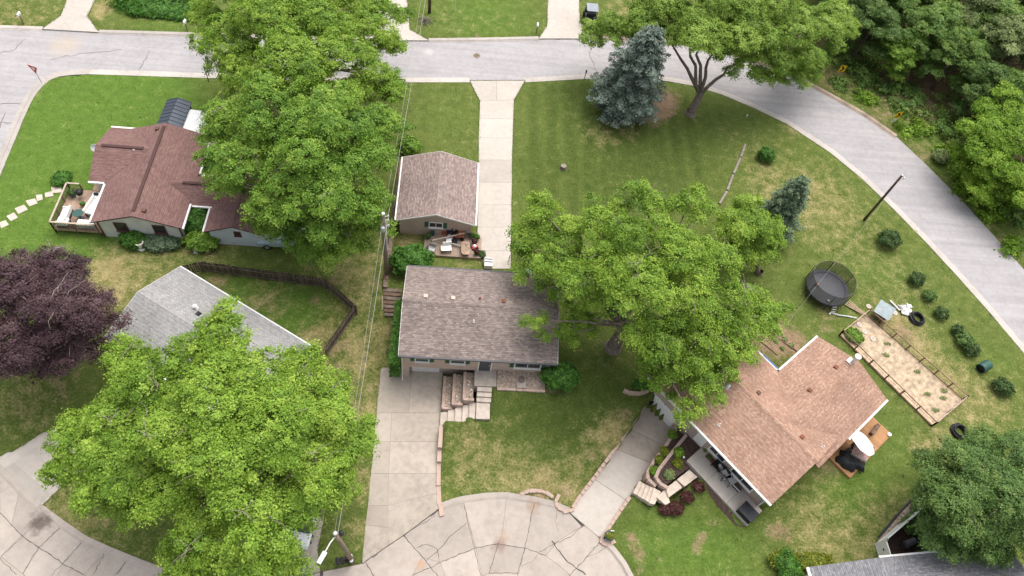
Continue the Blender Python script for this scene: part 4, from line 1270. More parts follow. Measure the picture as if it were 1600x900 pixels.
leafmat('leaf_bright', (0.075, 0.160, 0.014), (0.172, 0.310, 0.026), (0.330, 0.470, 0.060), .24)
leafmat('needle_blue', (0.064, 0.100, 0.078), (0.142, 0.192, 0.154), (0.268, 0.320, 0.265), .08)
leafmat('needle_green', (0.062, 0.108, 0.058), (0.130, 0.195, 0.110), (0.235, 0.300, 0.175), .1)
leafmat('shrub_green', (0.026, 0.085, 0.012), (0.066, 0.175, 0.022), (0.145, 0.290, 0.042), .2)
leafmat('shrub_dark', (0.024, 0.058, 0.014), (0.062, 0.115, 0.030), (0.135, 0.195, 0.062), .15)
leafmat('shrub_red', (0.030, 0.010, 0.010), (0.080, 0.028, 0.024), (0.150, 0.065, 0.050), .18)
leafmat('shrub_yellow', (0.080, 0.110, 0.010), (0.200, 0.240, 0.025), (0.360, 0.380, 0.060), .3)
plain('bark_grey', (0.19, 0.155, 0.125), 0.95, 0.3, 4.0, 25.0, bmp=.8)
plain('bark_dark', (0.10, 0.078, 0.062), 0.95, 0.3, 4.0, 25.0, bmp=.8)
plain('bark_pale', (0.27, 0.235, 0.20), 0.95, 0.25, 4.0, 25.0, bmp=.6)


def leaf_mesh(name, c, nrm, size, tint, elong=1.6, r=rng):
    """one mesh of small pointed leaves: centres c, normals nrm, half-lengths size, tint per leaf"""
    n = len(c)
    a = r.normal(size=(n, 3))
    t = np.cross(nrm, a)
    t /= np.linalg.norm(t, axis=1, keepdims=True) + 1e-9
    bt = np.cross(nrm, t)
    l = size[:, None]
    bend = nrm * (l * 0.25)
    wd = l / elong * 1.25
    v = np.stack([c - t * l - bend * 0.6, c + t * l * .7 + bt * wd, c + t * l * .7 - bt * wd], 1).reshape(-1, 3)
    me = bpy.data.meshes.new(name)
    me.vertices.add(3 * n)
    me.vertices.foreach_set('co', v.astype(np.float32).ravel())
    me.loops.add(3 * n)
    me.loops.foreach_set('vertex_index', np.arange(3 * n, dtype=np.int32))
    me.polygons.add(n)
    me.polygons.foreach_set('loop_start', np.arange(0, 3 * n, 3, dtype=np.int32))
    me.polygons.foreach_set('loop_total', np.full(n, 3, np.int32))
    at = me.attributes.new('tint', 'FLOAT', 'POINT')
    at.data.foreach_set('value', np.repeat(np.clip(tint, 0, 1), 3).astype(np.float32))
    me.update(calc_edges=True)
    return me


def lobe_leaves(lobes, leaf=0.17, dens=1.0, flat_=0.7, r=rng, clump=0.42, open_=0.25, kk=1.0, dome=-.35, fuzz=.16, thin=.30):
    """leaves of rounded boughs: lobes = (x, y, z, radius). Each bough is a heap of small sprays."""
    C, Nn, S, T = [], [], [], []
    for (x, y, z, R) in lobes:
        nc = max(6, int(11 * R * R * dens))
        d = r.normal(size=(nc, 3))
        d /= np.linalg.norm(d, axis=1, keepdims=True)
        d[:, 2] = np.where(d[:, 2] < dome, -d[:, 2], d[:, 2])
        rad = R * (1 - open_ * r.random(nc) ** 1.4 - 0.25 * (r.random(nc) < 0.10)) * (1 + fuzz * r.normal(size=nc))
        cc = np.stack([x + d[:, 0] * rad, y + d[:, 1] * rad, z + d[:, 2] * rad * flat_], 1)
        ct = r.normal(0.5, 0.13, nc)
        lt = r.normal(0, 0.09)
        k = int(kk * (15 + 6 * dens))
        cr = clump * r.uniform(0.6, 1.35, nc)
        off = r.normal(size=(nc, k, 3)) * (cr[:, None, None] * np.array([0.62, 0.62, thin]))
        off[:, :, 2] -= 0.18 * (off[:, :, 0] ** 2 + off[:, :, 1] ** 2) / cr[:, None]
        p = cc[:, None, :] + off
        nn = np.array([0, 0, 1.0]) * 0.45 + d[:, None, :] * 0.95 + r.normal(size=(nc, k, 3)) * 0.42
        nn /= np.linalg.norm(nn, axis=2, keepdims=True)
        C.append(p.reshape(-1, 3))
        Nn.append(nn.reshape(-1, 3))
        S.append(leaf * r.uniform(0.6, 1.35, nc * k))
        T.append((np.repeat(ct, k) + lt + r.normal(0, 0.12, nc * k)))
    return np.concatenate(C), np.concatenate(Nn), np.concatenate(S), np.concatenate(T)


def limb(mb, p0, p1, r0, r1, sag=0.12, n=6, seg=6, wob=0.05):
    p0, p1 = np.array(p0, float), np.array(p1, float)
    L_ = np.linalg.norm(p1 - p0)
    pts, rad = [], []
    for i in range(seg + 1):
        t = i / seg
        p = p0 + (p1 - p0) * t
        p[2] += math.sin(t * math.pi) * sag * L_ * (1 if i else 0)
        if 0 < i < seg:
            p[:2] += np.random.RandomState(int(abs(p0[0] * 91 + p1[1] * 37 + i * 13)) % 99991).normal(0, wob * L_ / 2, 2)
        pts.append(p)
        rad.append(r0 + (r1 - r0) * t)
    mb.tube(pts, rad, n)
    return pts


def big_tree(name, label, base, lobes_px, mat, trunk_r=0.38, fork=3.2, leaf=0.17, dens=1.0, bark='bark_grey', group=None, twigs=0.5, cat='tree', open_=.25, bare=0, deep=.8, limbs=()):
    """a broad-leaved tree: base = ground point; lobes_px = (px, py, r px, height above datum)"""
    lobes = []
    for (px, py, rp, z) in lobes_px:
        p = W(px, py, z)
        R = rp / FOC * math.dist(p, (0, 0, CAM_H))
        lobes.append((p[0], p[1], z - R * .35, R))
    bx, by, bz = base
    t = thing(name, label, cat, base, 0, group)
    # inner, lower boughs so that the crown has depth below its outer skin
    cx, cy = np.mean([l[0] for l in lobes]), np.mean([l[1] for l in lobes])
    inner = []
    for (x, y, z, R) in lobes:
        if random.random() < deep:
            inner.append((x + (cx - x) * .30, y + (cy - y) * .30, z - R * random.uniform(.9, 1.4), R * .7))
    subs = []
    for (x, y, z, R) in lobes:                             # each bough carries several lesser ones at different heights
        subs.append((x, y, z + R * random.uniform(-.05, .30), R * .56))
        nsub = 5 if R > 1.6 else 3
        a0_ = random.uniform(0, 6.28)
        for k in range(nsub):
            a_ = a0_ + k * 6.283 / nsub + random.uniform(-.3, .3)
            q = R * random.uniform(.52, .78)
            subs.append((x + math.cos(a_) * q, y + math.sin(a_) * q, z + R * random.uniform(-.55, .32), R * random.uniform(.33, .50)))
    C1, N1, S1, T1 = lobe_leaves(subs, leaf * .46, dens * 2.7, open_=.16, kk=2.4, clump=.33, flat_=.72, dome=-.12, fuzz=.08, thin=.24)
    C2, N2, S2, T2 = lobe_leaves(inner, leaf * .9, dens * .6, kk=1.6)
    off = np.array(base)
    me = leaf_mesh('crown', np.concatenate([C1, C2]) - off, np.concatenate([N1, N2]), np.concatenate([S1, S2]), np.concatenate([T1, T2]))
    me.materials.append(MATS[mat])
    cr = bpy.data.objects.new('crown', me)
    col.objects.link(cr)
    cr.parent = t
    mb = MB()
    top = np.array([(bx * .75 + cx * .25), (by * .75 + cy * .25), bz + fork])
    limb(mb, (bx, by, bz - .3), top, trunk_r * 1.25, trunk_r * .85, 0, 9, 5, .02)
    mb.cyl((bx, by, bz - .2), (bx, by, bz + .5), trunk_r * 1.9, trunk_r * 1.1, 10, False)
    mb.v = [tuple(np.array(p) - off) for p in mb.v]
    tr = mb.build('trunk', MATS[bark], t, smooth=True)
    for (qx, qy, qz) in limbs:
        mb = MB()
        limb(mb, top - np.array([0, 0, .3]), W(qx, qy, qz), trunk_r * .55, .07, .07, 7, 7, .04)
        mb.v = [tuple(np.array(p) - off) for p in mb.v]
        mb.build('limb', MATS[bark], tr, smooth=True)
    # main limbs go to groups of boughs, side limbs to each bough
    order = sorted(range(len(lobes)), key=lambda i: math.atan2(lobes[i][1] - top[1], lobes[i][0] - top[0]))
    k = max(3, len(lobes) // 5)
    if limbs:
        ends = [np.array(W(*q)) for q in limbs]
        mb = MB()
        for (x, y, z, R) in lobes:
            e = min(ends, key=lambda e: np.linalg.norm(e - np.array([x, y, z])))
            limb(mb, e, (x, y, z + R * .1), .075, .03, .06, 5, 5, .06)
        mb.v = [tuple(np.array(p) - off) for p in mb.v]
        mb.build('branches', MATS[bark], tr, smooth=True)
        k = 0
    for gi in range(k):
        idx = order[gi::k] if False else order[gi * len(order) // k:(gi + 1) * len(order) // k]
        if not idx:
            continue
        mx, my, mz = np.mean([[lobes[i][0], lobes[i][1], lobes[i][2]] for i in idx], axis=0)
        mid = top + (np.array([mx, my, mz]) - top) * .62
        mb = MB()
        pts = limb(mb, top - np.array([0, 0, .25]), mid, trunk_r * .62, trunk_r * .30, .06, 7, 6, .05)
        for i in idx:
            x, y, z, R = lobes[i]
            limb(mb, pts[random.randint(3, 5)], (x, y, z + R * .1), trunk_r * .26, .035, .08, 5, 5, .07)
            for _ in range(int(3 * twigs + random.random())):
                a_ = random.uniform(0, 6.28)
                limb(mb, (x, y, z + R * .05), (x + math.cos(a_) * R * .95, y + math.sin(a_) * R * .95, z + R * random.uniform(.0, .5)), .045, .014, .1, 4, 4, .08)
        mb.v = [tuple(np.array(p) - off) for p in mb.v]
        mb.build('limb', MATS[bark], tr, smooth=True)
    if bare:                                               # dead grey twigs that stick out of the crown
        mb = MB()
        for _ in range(bare):
            x, y, z, R = random.choice(lobes)
            a_ = random.uniform(0, 6.28)
            p0 = np.array([x + math.cos(a_) * R * .3, y + math.sin(a_) * R * .3, z + R * .65])
            for _k in range(5):
                q = p0 + np.array([random.gauss(0, .55), random.gauss(0, .55), random.uniform(.1, .35)])
                limb(mb, p0, q, .024, .008, .05, 4, 3, .1)
        mb.v = [tuple(np.array(p) - off) for p in mb.v]
        mb.build('dead_twigs', MATS['bark_pale'], t, smooth=True)['kind'] = 'stuff'
    return t


def gz(xy):
    return (xy[0], xy[1], hq(xy[0], xy[1]))


big_tree('lime_tree', 'huge light-green tree overhanging the court at the lower left', gz(W(345, 705, 8.0)),
         [(340, 520, 42, 11.5), (295, 560, 50, 10.5), (190, 555, 36, 8), (235, 605, 55, 10), (380, 575, 55, 11.5), (440, 600, 46, 9.5), (330, 640, 66, 12.5), (250, 670, 62, 11.5), (165, 655, 48, 8.5), (118, 695, 44, 7), (88, 735, 26, 5.5),
          (170, 730, 52, 8.5), (420, 660, 66, 12), (500, 645, 50, 9), (545, 690, 40, 7.5), (480, 720, 56, 9.5), (345, 715, 70, 12.5), (255, 765, 50, 9), (195, 790, 32, 6), (400, 790, 62, 10.5), (480, 780, 42, 7.5), (310, 840, 52, 8.5),
          (390, 860, 56, 8), (285, 875, 38, 6.5), (440, 885, 40, 6.5), (530, 745, 36, 6.5), (140, 760, 26, 5.5), (350, 480, 22, 12), (455, 560, 28, 8.5), (482, 552, 26, 8), (508, 585, 30, 7.5), (200, 545, 26, 8), (110, 660, 22, 6.5), (565, 665, 20, 6.5), (520, 610, 22, 7.5), (230, 715, 42, 9)],
         'leaf_lime', .55, 3.6, .165, .86, twigs=.7, bare=9)
big_tree('tall_green_tree', 'tall green tree between the maroon-roofed house and the wires', gz(W(475, 255, 9.0)),
         [(350, 175, 42, 9.5), (335, 225, 34, 8.5), (415, 155, 58, 13.5), (500, 165, 60, 14), (575, 190, 46, 10.5), (390, 225, 54, 11.5), (470, 235, 60, 13.5), (548, 250, 54, 11.5), (600, 235, 28, 8.5), (350, 275, 32, 7.5), (420, 300, 48, 10.5), (498, 305, 54, 11.5),
          (565, 310, 44, 9.5), (588, 345, 28, 6.5), (465, 350, 42, 7.5), (515, 365, 36, 6.5), (415, 345, 26, 7), (548, 365, 30, 6), (480, 390, 20, 4.5), (610, 180, 24, 8.5), (330, 195, 22, 7.5), (455, 190, 40, 13.5), (540, 200, 40, 12)],
         'leaf_green', .5, 3.5, .165, .85, bark='bark_dark', twigs=.6, bare=8)
big_tree('tall_green_tree', 'tall green tree standing at the street and spreading across it', gz(W(460, 60, 9.0)),
         [(345, 35, 48, 10.5), (415, 20, 56, 12.5), (500, 20, 56, 12.5), (575, 15, 46, 10.5), (605, 60, 30, 7.5), (370, 85, 46, 9.5), (440, 85, 60, 13.5), (520, 85, 56, 12.5), (585, 105, 42, 8.5), (605, 130, 26, 7), (325, 15, 26, 8.5), (460, -30, 60, 13), (380, -25, 50, 11), (550, -30, 50, 11), (625, 20, 22, 7), (360, 120, 24, 8)],
         'leaf_mid', .5, 3.5, .165, .8, bark='bark_dark', twigs=.6)
big_tree('spreading_tree', 'spreading light-green tree between the tan and the orange-roofed houses', G(957, 543),
         [(848, 322, 32, 8.5), (835, 362, 36, 7.5), (880, 400, 46, 8.5), (935, 340, 46, 10.5), (1015, 300, 34, 11.5), (1085, 310, 36, 11.5), (990, 365, 54, 12.5), (1060, 375, 54, 12.5), (920, 430, 50, 10.5), (835, 410, 34, 6.5), (868, 440, 30, 6), (1000, 435, 60, 12.5),
          (1080, 445, 54, 11.5), (1130, 400, 44, 10.5), (1150, 455, 36, 9.5), (915, 495, 26, 5.5), (890, 515, 22, 5), (842, 503, 24, 5.5), (1030, 515, 48, 9.5), (1100, 515, 46, 8.5), (1050, 560, 34, 7), (1110, 595, 34, 6.5), (1078, 640, 28, 5.5), (1148, 545, 34, 7.5), (1200, 490, 30, 6.5),
          (970, 315, 24, 10.5), (1140, 500, 36, 8), (1168, 512, 34, 6.5), (1135, 562, 30, 6), (1215, 482, 24, 6), (1182, 468, 26, 7), (960, 395, 46, 11.5), (870, 350, 22, 7.5), (1095, 560, 28, 6.5), (1025, 590, 22, 5.5), (815, 385, 16, 6)],
         'leaf_mid', .5, 3.4, .155, .84, twigs=.8, bare=8)
big_tree('leafy_tree', 'small light-green tree growing in front of the little spruce', G(1186, 428),
         [(1178, 338, 36, 6.5), (1196, 370, 34, 4.8), (1150, 355, 28, 5.5), (1172, 314, 20, 6.5), (1208, 345, 22, 5), (1172, 385, 28, 4), (1140, 335, 18, 6)], 'leaf_lime', .2, 1.4, .15, 1.0)
big_tree('forked_maple', 'maple with five bare forked limbs leaning over the road bend', G(1078, 178),
         [(955, 32, 36, 7.5), (930, 42, 22, 6), (1005, 25, 36, 8.5), (1062, 45, 30, 9), (1110, 30, 46, 11.5), (1175, 30, 52, 11.5), (1245, 40, 48, 10.5), (1295, 40, 38, 8.5), (1140, 70, 34, 8.5), (1195, 80, 36, 7.5), (1255, 85, 38, 6.5), (1270, 110, 18, 4.5), (1130, -10, 54, 12.5),
          (1215, -5, 54, 11.5), (1040, -5, 44, 10.5), (1315, 10, 34, 8.5), (1190, 108, 14, 5.5), (1225, 110, 20, 5.5), (1060, 10, 30, 10), (985, 45, 20, 7), (1330, 35, 18, 7)],
         'leaf_maple', .42, 2.2, .165, .85, bark='bark_grey', twigs=.6, deep=.15, limbs=[(1040, 62, 6.5), (1066, 50, 7.5), (1083, 48, 8), (1112, 60, 7.5), (1170, 82, 6)])
big_tree('purple_maple', 'dark purple-leaved maple at the left edge', gz(W(72, 490, 6.0)),
         [(38, 412, 30, 7.5), (88, 425, 34, 8), (20, 450, 44, 8.5), (88, 470, 48, 9.5), (145, 465, 30, 7.5), (160, 500, 30, 6.5), (118, 520, 40, 6.5), (50, 530, 44, 7.5), (0, 520, 46, 7.5), (-40, 470, 46, 8.5), (78, 398, 16, 7.5), (117, 412, 16, 7), (60, 558, 22, 5), (-30, 560, 36, 5.5), (-20, 412, 36, 7.5), (20, 560, 26, 5), (115, 445, 22, 8)],
         'leaf_purple', .35, 2.6, .13, 1.0, twigs=.7, bare=16, bark='bark_grey')
big_tree('dense_tree', 'dense dark-green tree above the white fence at the lower right', gz(W(1545, 770, 6.0)),
         [(1480, 740, 38, 6.5), (1530, 710, 42, 7.5), (1590, 705, 42, 7.5), (1470, 785, 28, 5.5), (1520, 768, 48, 8.5), (1580, 780, 52, 8.5), (1498, 820, 38, 6), (1560, 826, 36, 6.5), (1482, 842, 20, 4.5), (1620, 830, 44, 6.5), (1640, 750, 44, 7.5), (1458, 755, 18, 5), (1530, 855, 18, 4.5), (1608, 846, 24, 5)],
         'leaf_dark', .4, 2.6, .15, 1.0, bark='bark_dark')
big_tree('bright_tree', 'bright green tree at the edge of the woods on the right', gz(W(1580, 225, 5.0)),
         [(1558, 200, 40, 6.5), (1592, 168, 36, 6.5), (1538, 228, 28, 5), (1578, 258, 38, 5), (1605, 218, 44, 6.5), (1558, 278, 24, 3.8), (1620, 290, 36, 5)], 'leaf_bright', .3, 2.0, .16, 1.05)

# ---- the woods at the top right: a few kinds of tree, each copied as an individual
random.seed(21)


def kind_tree(name, mat, seed, h, R, bark):
    r = np.random.default_rng(seed)
    lob = []
    for k in range(11):
        a = k * 2.4 + r.uniform(-.4, .4)
        q = R * math.sqrt((k + .5) / 11) * .78
        lob.append((math.cos(a) * q, math.sin(a) * q, h * (.92 - .42 * (q / R) ** 1.6) + r.uniform(-.5, .5), R * r.uniform(.30, .46)))
    low = [(x * 1.05, y * 1.05, z - h * .28, Rr * .85) for x, y, z, Rr in lob[4:]]
    C, Nn, S, T = lobe_leaves([(x + math.cos(k * 2.1) * R_q * .55, y + math.sin(k * 2.1) * R_q * .55, z + R_q * r.uniform(-.4, .35), R_q * r.uniform(.45, .62)) for x, y, z, R_q in lob + low for k in range(4)], .095, 1.9, r=r, kk=1.7, open_=.16, dome=-.12, fuzz=.09, clump=.36, thin=.24)
    t = thing(name, 'x', 'tree', (0, 0, 0), 0, 'trees of the roadside woods')
    me = leaf_mesh('crown', C, Nn, S, T, r=r)
    me.materials.append(MATS[mat])
    cr = bpy.data.objects.new('crown', me)
    col.objects.link(cr)
    cr.parent = t
    mb = MB()
    limb(mb, (0, 0, -.5), (0.1, .1, h * .62), .28, .12, 0, 8, 5, .02)
    for x, y, z, Rr in lob[::2]:
        limb(mb, (0.05, .05, h * random.uniform(.25, .5)), (x, y, z - Rr * .2), .12, .03, .06, 5, 5, .05)
    mb.build('trunk', MATS[bark], t, smooth=True)
    return t


kinds = [kind_tree('woodland_tree', 'leaf_wood', 3, 10.5, 4.4, 'bark_dark'), kind_tree('woodland_tree', 'leaf_woodgrey', 5, 11.5, 4.6, 'bark_grey'), kind_tree('woodland_tree', 'leaf_dark', 8, 9.5, 4.2, 'bark_dark'),
         kind_tree('woodland_tree', 'leaf_green', 13, 8.0, 3.6, 'bark_dark')]
spots = [(1330, 95, 2, .85), (1375, 120, 3, .75), (1290, 70, 2, .8), (1410, 110, 0, .8), (1455, 140, 0, .75), (1345, 45, 0, .95), (1395, 50, 2, 1.0), (1450, 70, 1, 1.0), (1500, 100, 0, .95), (1530, 140, 1, .85), (1500, 180, 2, .7), (1545, 205, 0, .75), (1590, 120, 1, 1.0),
         (1560, 80, 1, 1.05), (1610, 60, 1, 1.0), (1500, 40, 1, 1.05), (1550, 20, 1, 1.1), (1440, 20, 0, 1.05), (1390, 0, 2, 1.0), (1340, 0, 0, 1.0), (1610, 0, 1, 1.1), (1480, -20, 0, 1.1), (1420, -40, 1, 1.0), (1640, 180, 0, 1.0), (1590, 330, 2, .6), (1560, 320, 3, .45),
         (1640, 260, 2, .9), (1290, 20, 2, .9), (1300, -30, 0, 1.0), (1540, -40, 1, 1.1), (1360, -60, 0, 1.1)]
where = {(1330, 95): 'dark woodland tree just behind the farther arrow sign', (1375, 120): 'small fresh-green woodland tree between the two arrow signs', (1290, 70): 'dark woodland tree tucked behind the maple crown', (1410, 110): 'deep-green woodland tree uphill of the nearer arrow sign',
         (1455, 140): 'deep-green tree at the front of the woods above the verge', (1500, 180): 'low dark tree at the front of the woods left of the bright tree', (1545, 205): 'small tree in the front of the woods against the bright tree', (1590, 330): 'dark bushy tree below the bright tree at the right edge',
         (1560, 320): 'little green sapling below the bright tree', (1640, 260): 'dark tree behind the bright tree at the right edge'}
ordn = ['first', 'second', 'third', 'fourth', 'fifth', 'sixth', 'seventh', 'eighth', 'ninth', 'tenth', 'eleventh', 'twelfth', 'thirteenth', 'fourteenth', 'fifteenth', 'sixteenth']
cols_ = {0: 'deep-green', 1: 'hazy grey-green', 2: 'dark green', 3: 'fresh-green'}
used = set()
cnt = {}
deep = sorted([s for s in spots if (s[0], s[1]) not in where], key=lambda s: s[0])
for s_ in spots:
    px, py, k, sc = s_
    p = G(px, py)
    if (px, py) in where:
        lab = where[(px, py)]
    else:
        same = [q for q in deep if q[2] == k]
        lab = '%s tree inside the woods, %s of its colour from the west' % (cols_[k], ordn[same.index(s_)])
    rz = random.uniform(0, 6.28)
    sc *= random.uniform(.92, 1.1)
    if k in used:
        copy_tree(kinds[k], p, rz, lab, sc)
    else:
        used.add(k)
        kinds[k].matrix_basis = Matrix.Translation(Vector(p)) @ Matrix.Rotation(rz, 4, 'Z') @ Matrix.Scale(sc, 4)
        kinds[k]['label'] = lab


def undergrowth(name, label, pts, mat, n=40):
    lobes = []
    for (px, py, rp, h) in pts:
        p = G(px, py)
        R = rp / FOC * math.dist(p, (0, 0, CAM_H))
        for k in range(6):
            a = random.uniform(0, 6.28)
            q = R * math.sqrt(random.random())
            lobes.append((p[0] + math.cos(a) * q, p[1] + math.sin(a) * q, p[2] + h * random.uniform(.1, .6), random.uniform(.5, 1.0)))
    C, Nn, S, T = lobe_leaves(lobes, .12, .9, kk=1.5)
    me = leaf_mesh(name, C, Nn, S, T)
    me.materials.append(MATS[mat])
    o = bpy.data.objects.new(name, me)
    col.objects.link(o)
    return tag(o, label, 'undergrowth', kind='stuff')


undergrowth('undergrowth', 'weedy undergrowth along the edge of the woods', [(1300, 95, 22, 1), (1340, 115, 18, 1), (1385, 140, 20, 1), (1420, 150, 22, 1), (1460, 180, 26, 1.2), (1500, 215, 26, 1.2), (1530, 260, 26, 1), (1560, 310, 24, 1), (1590, 340, 20, 1), (1350, 130, 14, .4), (1310, 135, 12, .3), (1400, 165, 14, .4), (1480, 150, 30, 1.5),
                                                                         (1520, 190, 30, 1.5), (1560, 200, 30, 1.5), (1420, 110, 30, 1.5), (1360, 90, 30, 1.5), (1480, 100, 40, 1.5), (1550, 120, 40, 1.5)], 'leaf_wood')
undergrowth('verge_weeds', 'bright weeds on the bank beside the road bend', [(1352, 158, 10, .2), (1478, 245, 12, .8), (1440, 200, 16, .3), (1500, 290, 14, .3), (1545, 345, 14, .3), (1580, 385, 12, .3), (1420, 205, 12, .2)], 'leaf_bright')


# ---- conifers
def spruce(name, label, base, h, R, mat, seed, lean=(0, 0), pw=.6):
    r = np.random.default_rng(seed)
    t = thing(name, label, 'spruce tree', base)
    C, Nn, S, T = [], [], [], []
    z = .25
    tips = MB()
    while z < h * .985:
        f = 1 - z / h
        rad = R * (min(1, .62 + .5 * (z / h) / .3) if z < .3 * h else 1) * (f ** pw) * (1 + .10 * r.normal())
        nb = max(5, int(7 + 9 * f))
        a0 = r.uniform(0, 6.28)
        for k in range(nb):
            a = a0 + 2 * math.pi * k / nb + r.normal(0, .12)
            ln = rad * r.uniform(.78, 1.14)
            d = np.array([math.cos(a), math.sin(a), 0])
            s = np.array([-d[1], d[0], 0])
            n = max(10, int(60 * ln))
            u = r.random(n) ** .6
            wdt = .10 + .42 * ln * .36 * np.sin(np.clip(u, .05, 1) * math.pi * .85)
            lat = r.normal(0, 1, n) * wdt * .55
            zz = z + (.20 - .34 * u + .12 * u * u) * ln - .30 * np.abs(lat) + r.normal(0, .05, n)
            ctr = np.array([lean[0], lean[1]]) * (z / h)
            p = np.stack([ctr[0] + d[0] * u * ln + s[0] * lat, ctr[1] + d[1] * u * ln + s[1] * lat, zz], 1)
            nn = np.array([0, 0, 1.0]) + d * .5 + r.normal(0, .45, (n, 3))
            nn /= np.linalg.norm(nn, axis=1, keepdims=True)
            C.append(p)
            Nn.append(nn)
            S.append(r.uniform(.08, .16, n))
            T.append(np.clip(r.normal(.42, .1) + .18 * u + r.normal(0, .16, n), 0, 1))
            if ln > .5:
                tips.tube([(ctr[0], ctr[1], z), (ctr[0] + d[0] * ln * .85, ctr[1] + d[1] * ln * .85, z - .02 * ln)], [.035, .012], 4)
        z += .30 + .20 * f
    me = leaf_mesh('needles', np.concatenate(C), np.concatenate(Nn), np.concatenate(S), np.concatenate(T), elong=2.4, r=r)
    me.materials.append(MATS[mat])
    o = bpy.data.objects.new('needles', me)
    col.objects.link(o)
    o.parent = t
    tr = MB().tube([(0, 0, -.3), (lean[0] * .5, lean[1] * .5, h * .5), (lean[0], lean[1], h * .97)], [.24 * h / 9, .14 * h / 9, .02], 8).build('trunk', MATS['bark_dark'], t, smooth=True)
    tips.build('branch', MATS['bark_dark'], tr)
    return t


def z_of(base_px, top_px):
    b_ = G(*base_px)
    best = min(np.arange(.5, 22, .05), key=lambda h: abs((RW.T @ np.array([b_[0], b_[1], b_[2] + h - CAM_H]))[1] / (RW.T @ np.array([b_[0], b_[1], b_[2] + h - CAM_H]))[2] * FOC + 450 - top_px[1]))
    return b_, float(best)


_b, _h = z_of((968, 172), (985, 38))
spruce('blue_spruce', 'tall blue-green spruce on the rear lawn beside the maple', _b, _h, 4.15, 'needle_blue', 4, lean=(.9, 0), pw=.52)
_b, _h = z_of((1200, 362), (1210, 276))
spruce('small_spruce', 'small dark spruce behind the little light-green tree', _b, _h, 2.6, 'needle_green', 9, pw=.55)


# ---- shrubs
def shrub(name, label, base, rx, ry, h, mat, seed, leaf=.085, dens=1.0, group=None, cat='shrub', rz=0.0, box=False):
    r = np.random.default_rng(seed)
    n = int(900 * (rx * ry + (rx + ry) * h * .5) * dens) + 60
    if box:
        p = r.uniform(-1, 1, (n, 3))
        k = r.integers(0, 3, n)
        sg = np.where(r.random(n) < .5, -1, 1)
        k = np.where(r.random(n) < .45, 2, k)
        for i in range(3):
            sel = k == i
            p[sel, i] = np.where(i == 2, 1, sg[sel])
        d = p / np.linalg.norm(p, axis=1, keepdims=True)
        nn = np.zeros((n, 3))
        nn[np.arange(n), k] = np.sign(p[np.arange(n), k])
        p = p * (1 - .1 * r.random((n, 1))) + r.normal(0, .03, (n, 3))
        pos = np.stack([p[:, 0] * rx, p[:, 1] * ry, (p[:, 2] * .5 + .5) * h], 1)
    else:
        d = r.normal(size=(n, 3))
        d /= np.linalg.norm(d, axis=1, keepdims=True)
        d[:, 2] = np.where(d[:, 2] < -.3, -d[:, 2], d[:, 2])
        lump = 1 + (.13 if leaf > .08 else .22) * np.sin(d[:, 0] * 5 + seed) * np.cos(d[:, 1] * 6 + seed * 2) + .07 * np.sin(d[:, 2] * 9 + d[:, 0] * 7)
        rad = lump * (1 - .28 * r.random(n) ** 2) * (1 + .05 * r.normal(size=n))
        pos = np.stack([d[:, 0] * rad * rx, d[:, 1] * rad * ry, h * .45 + d[:, 2] * rad * h * .55], 1)
        nn = d
    nn = nn * .9 + np.array([0, 0, .5]) + r.normal(0, .5, (n, 3))
    nn /= np.linalg.norm(nn, axis=1, keepdims=True)
    t = thing(name, label, cat, base, rz, group)
    tint = .45 + .12 * np.sin(pos[:, 0] * 6 + seed) * np.sin(pos[:, 1] * 7) + r.normal(0, .18, n)
    me = leaf_mesh('foliage', pos, nn, leaf * r.uniform(.6, 1.4, n), tint, r=r)
    me.materials.append(MATS[mat])
    o = bpy.data.objects.new('foliage', me)
    col.objects.link(o)
    o.parent = t
    mb = MB()
    for k in range(5):
        a = k * 1.26
        mb.tube([(0, 0, -.05), (math.cos(a) * rx * .25, math.sin(a) * ry * .25, h * .35), (math.cos(a) * rx * .55, math.sin(a) * ry * .55, h * .7)], [.03, .022, .01], 5)
    mb.build('stems', MATS['bark_dark'], t)
    return t


def px_r(px, py, r):
    p = G(px, py)
    return r / FOC * math.dist(p, (0, 0, CAM_H))


row = [(1384, 380, 14, 'round dark bush nearest the leaning wooden pole'), (1428, 440, 12, 'round bush above the drainpipe coil, second in the row'), (1448, 466, 11, 'round bush just beyond the drainpipe coil, third in the row'), (1467, 493, 10, 'small round bush, fourth in the row along the road'),
       (1492, 519, 10, 'upper of three close bushes above the green barrel'), (1503, 536, 11, 'middle of three close bushes above the green barrel'), (1513, 549, 11, 'lowest of three close bushes above the green barrel'), (1561, 608, 15, 'round dark bush below the green barrel')]
for i, (px, py, r_, lab) in enumerate(row):
    rr_ = px_r(px, py, r_ * random.uniform(.78, .98))
    shrub('round_bush', lab, G(px, py), rr_ * random.uniform(.9, 1.12), rr_ * random.uniform(.85, 1.1), rr_ * random.uniform(1.2, 1.6), ['shrub_dark', 'shrub_dark', 'leaf_dark'][i % 3], 30 + i * 7, .075, random.uniform(.9, 1.3), 'round bushes along the bend of the road', rz=i * 1.3)
rr_ = px_r(1194, 248, 12)
shrub('round_bush', 'rounded leafy shrub on the lawn beside the edging log', G(1194, 248), rr_, rr_, rr_ * 1.5, 'shrub_green', 50, .09, 1.2)
shrub('leafy_bush', 'bright green bush behind the tan house by the timber steps', G(643, 416), 1.75, 1.35, 2.1, 'shrub_green', 51, .12, 1.1)
shrub('leafy_bush', 'dense green bush at the front corner of the tan house', G(873, 594), 1.55, 1.25, 1.7, 'shrub_green', 52, .11, 1.2)
_hb = (mx0 - .38, (my0 + my1) / 2 - 1.2)
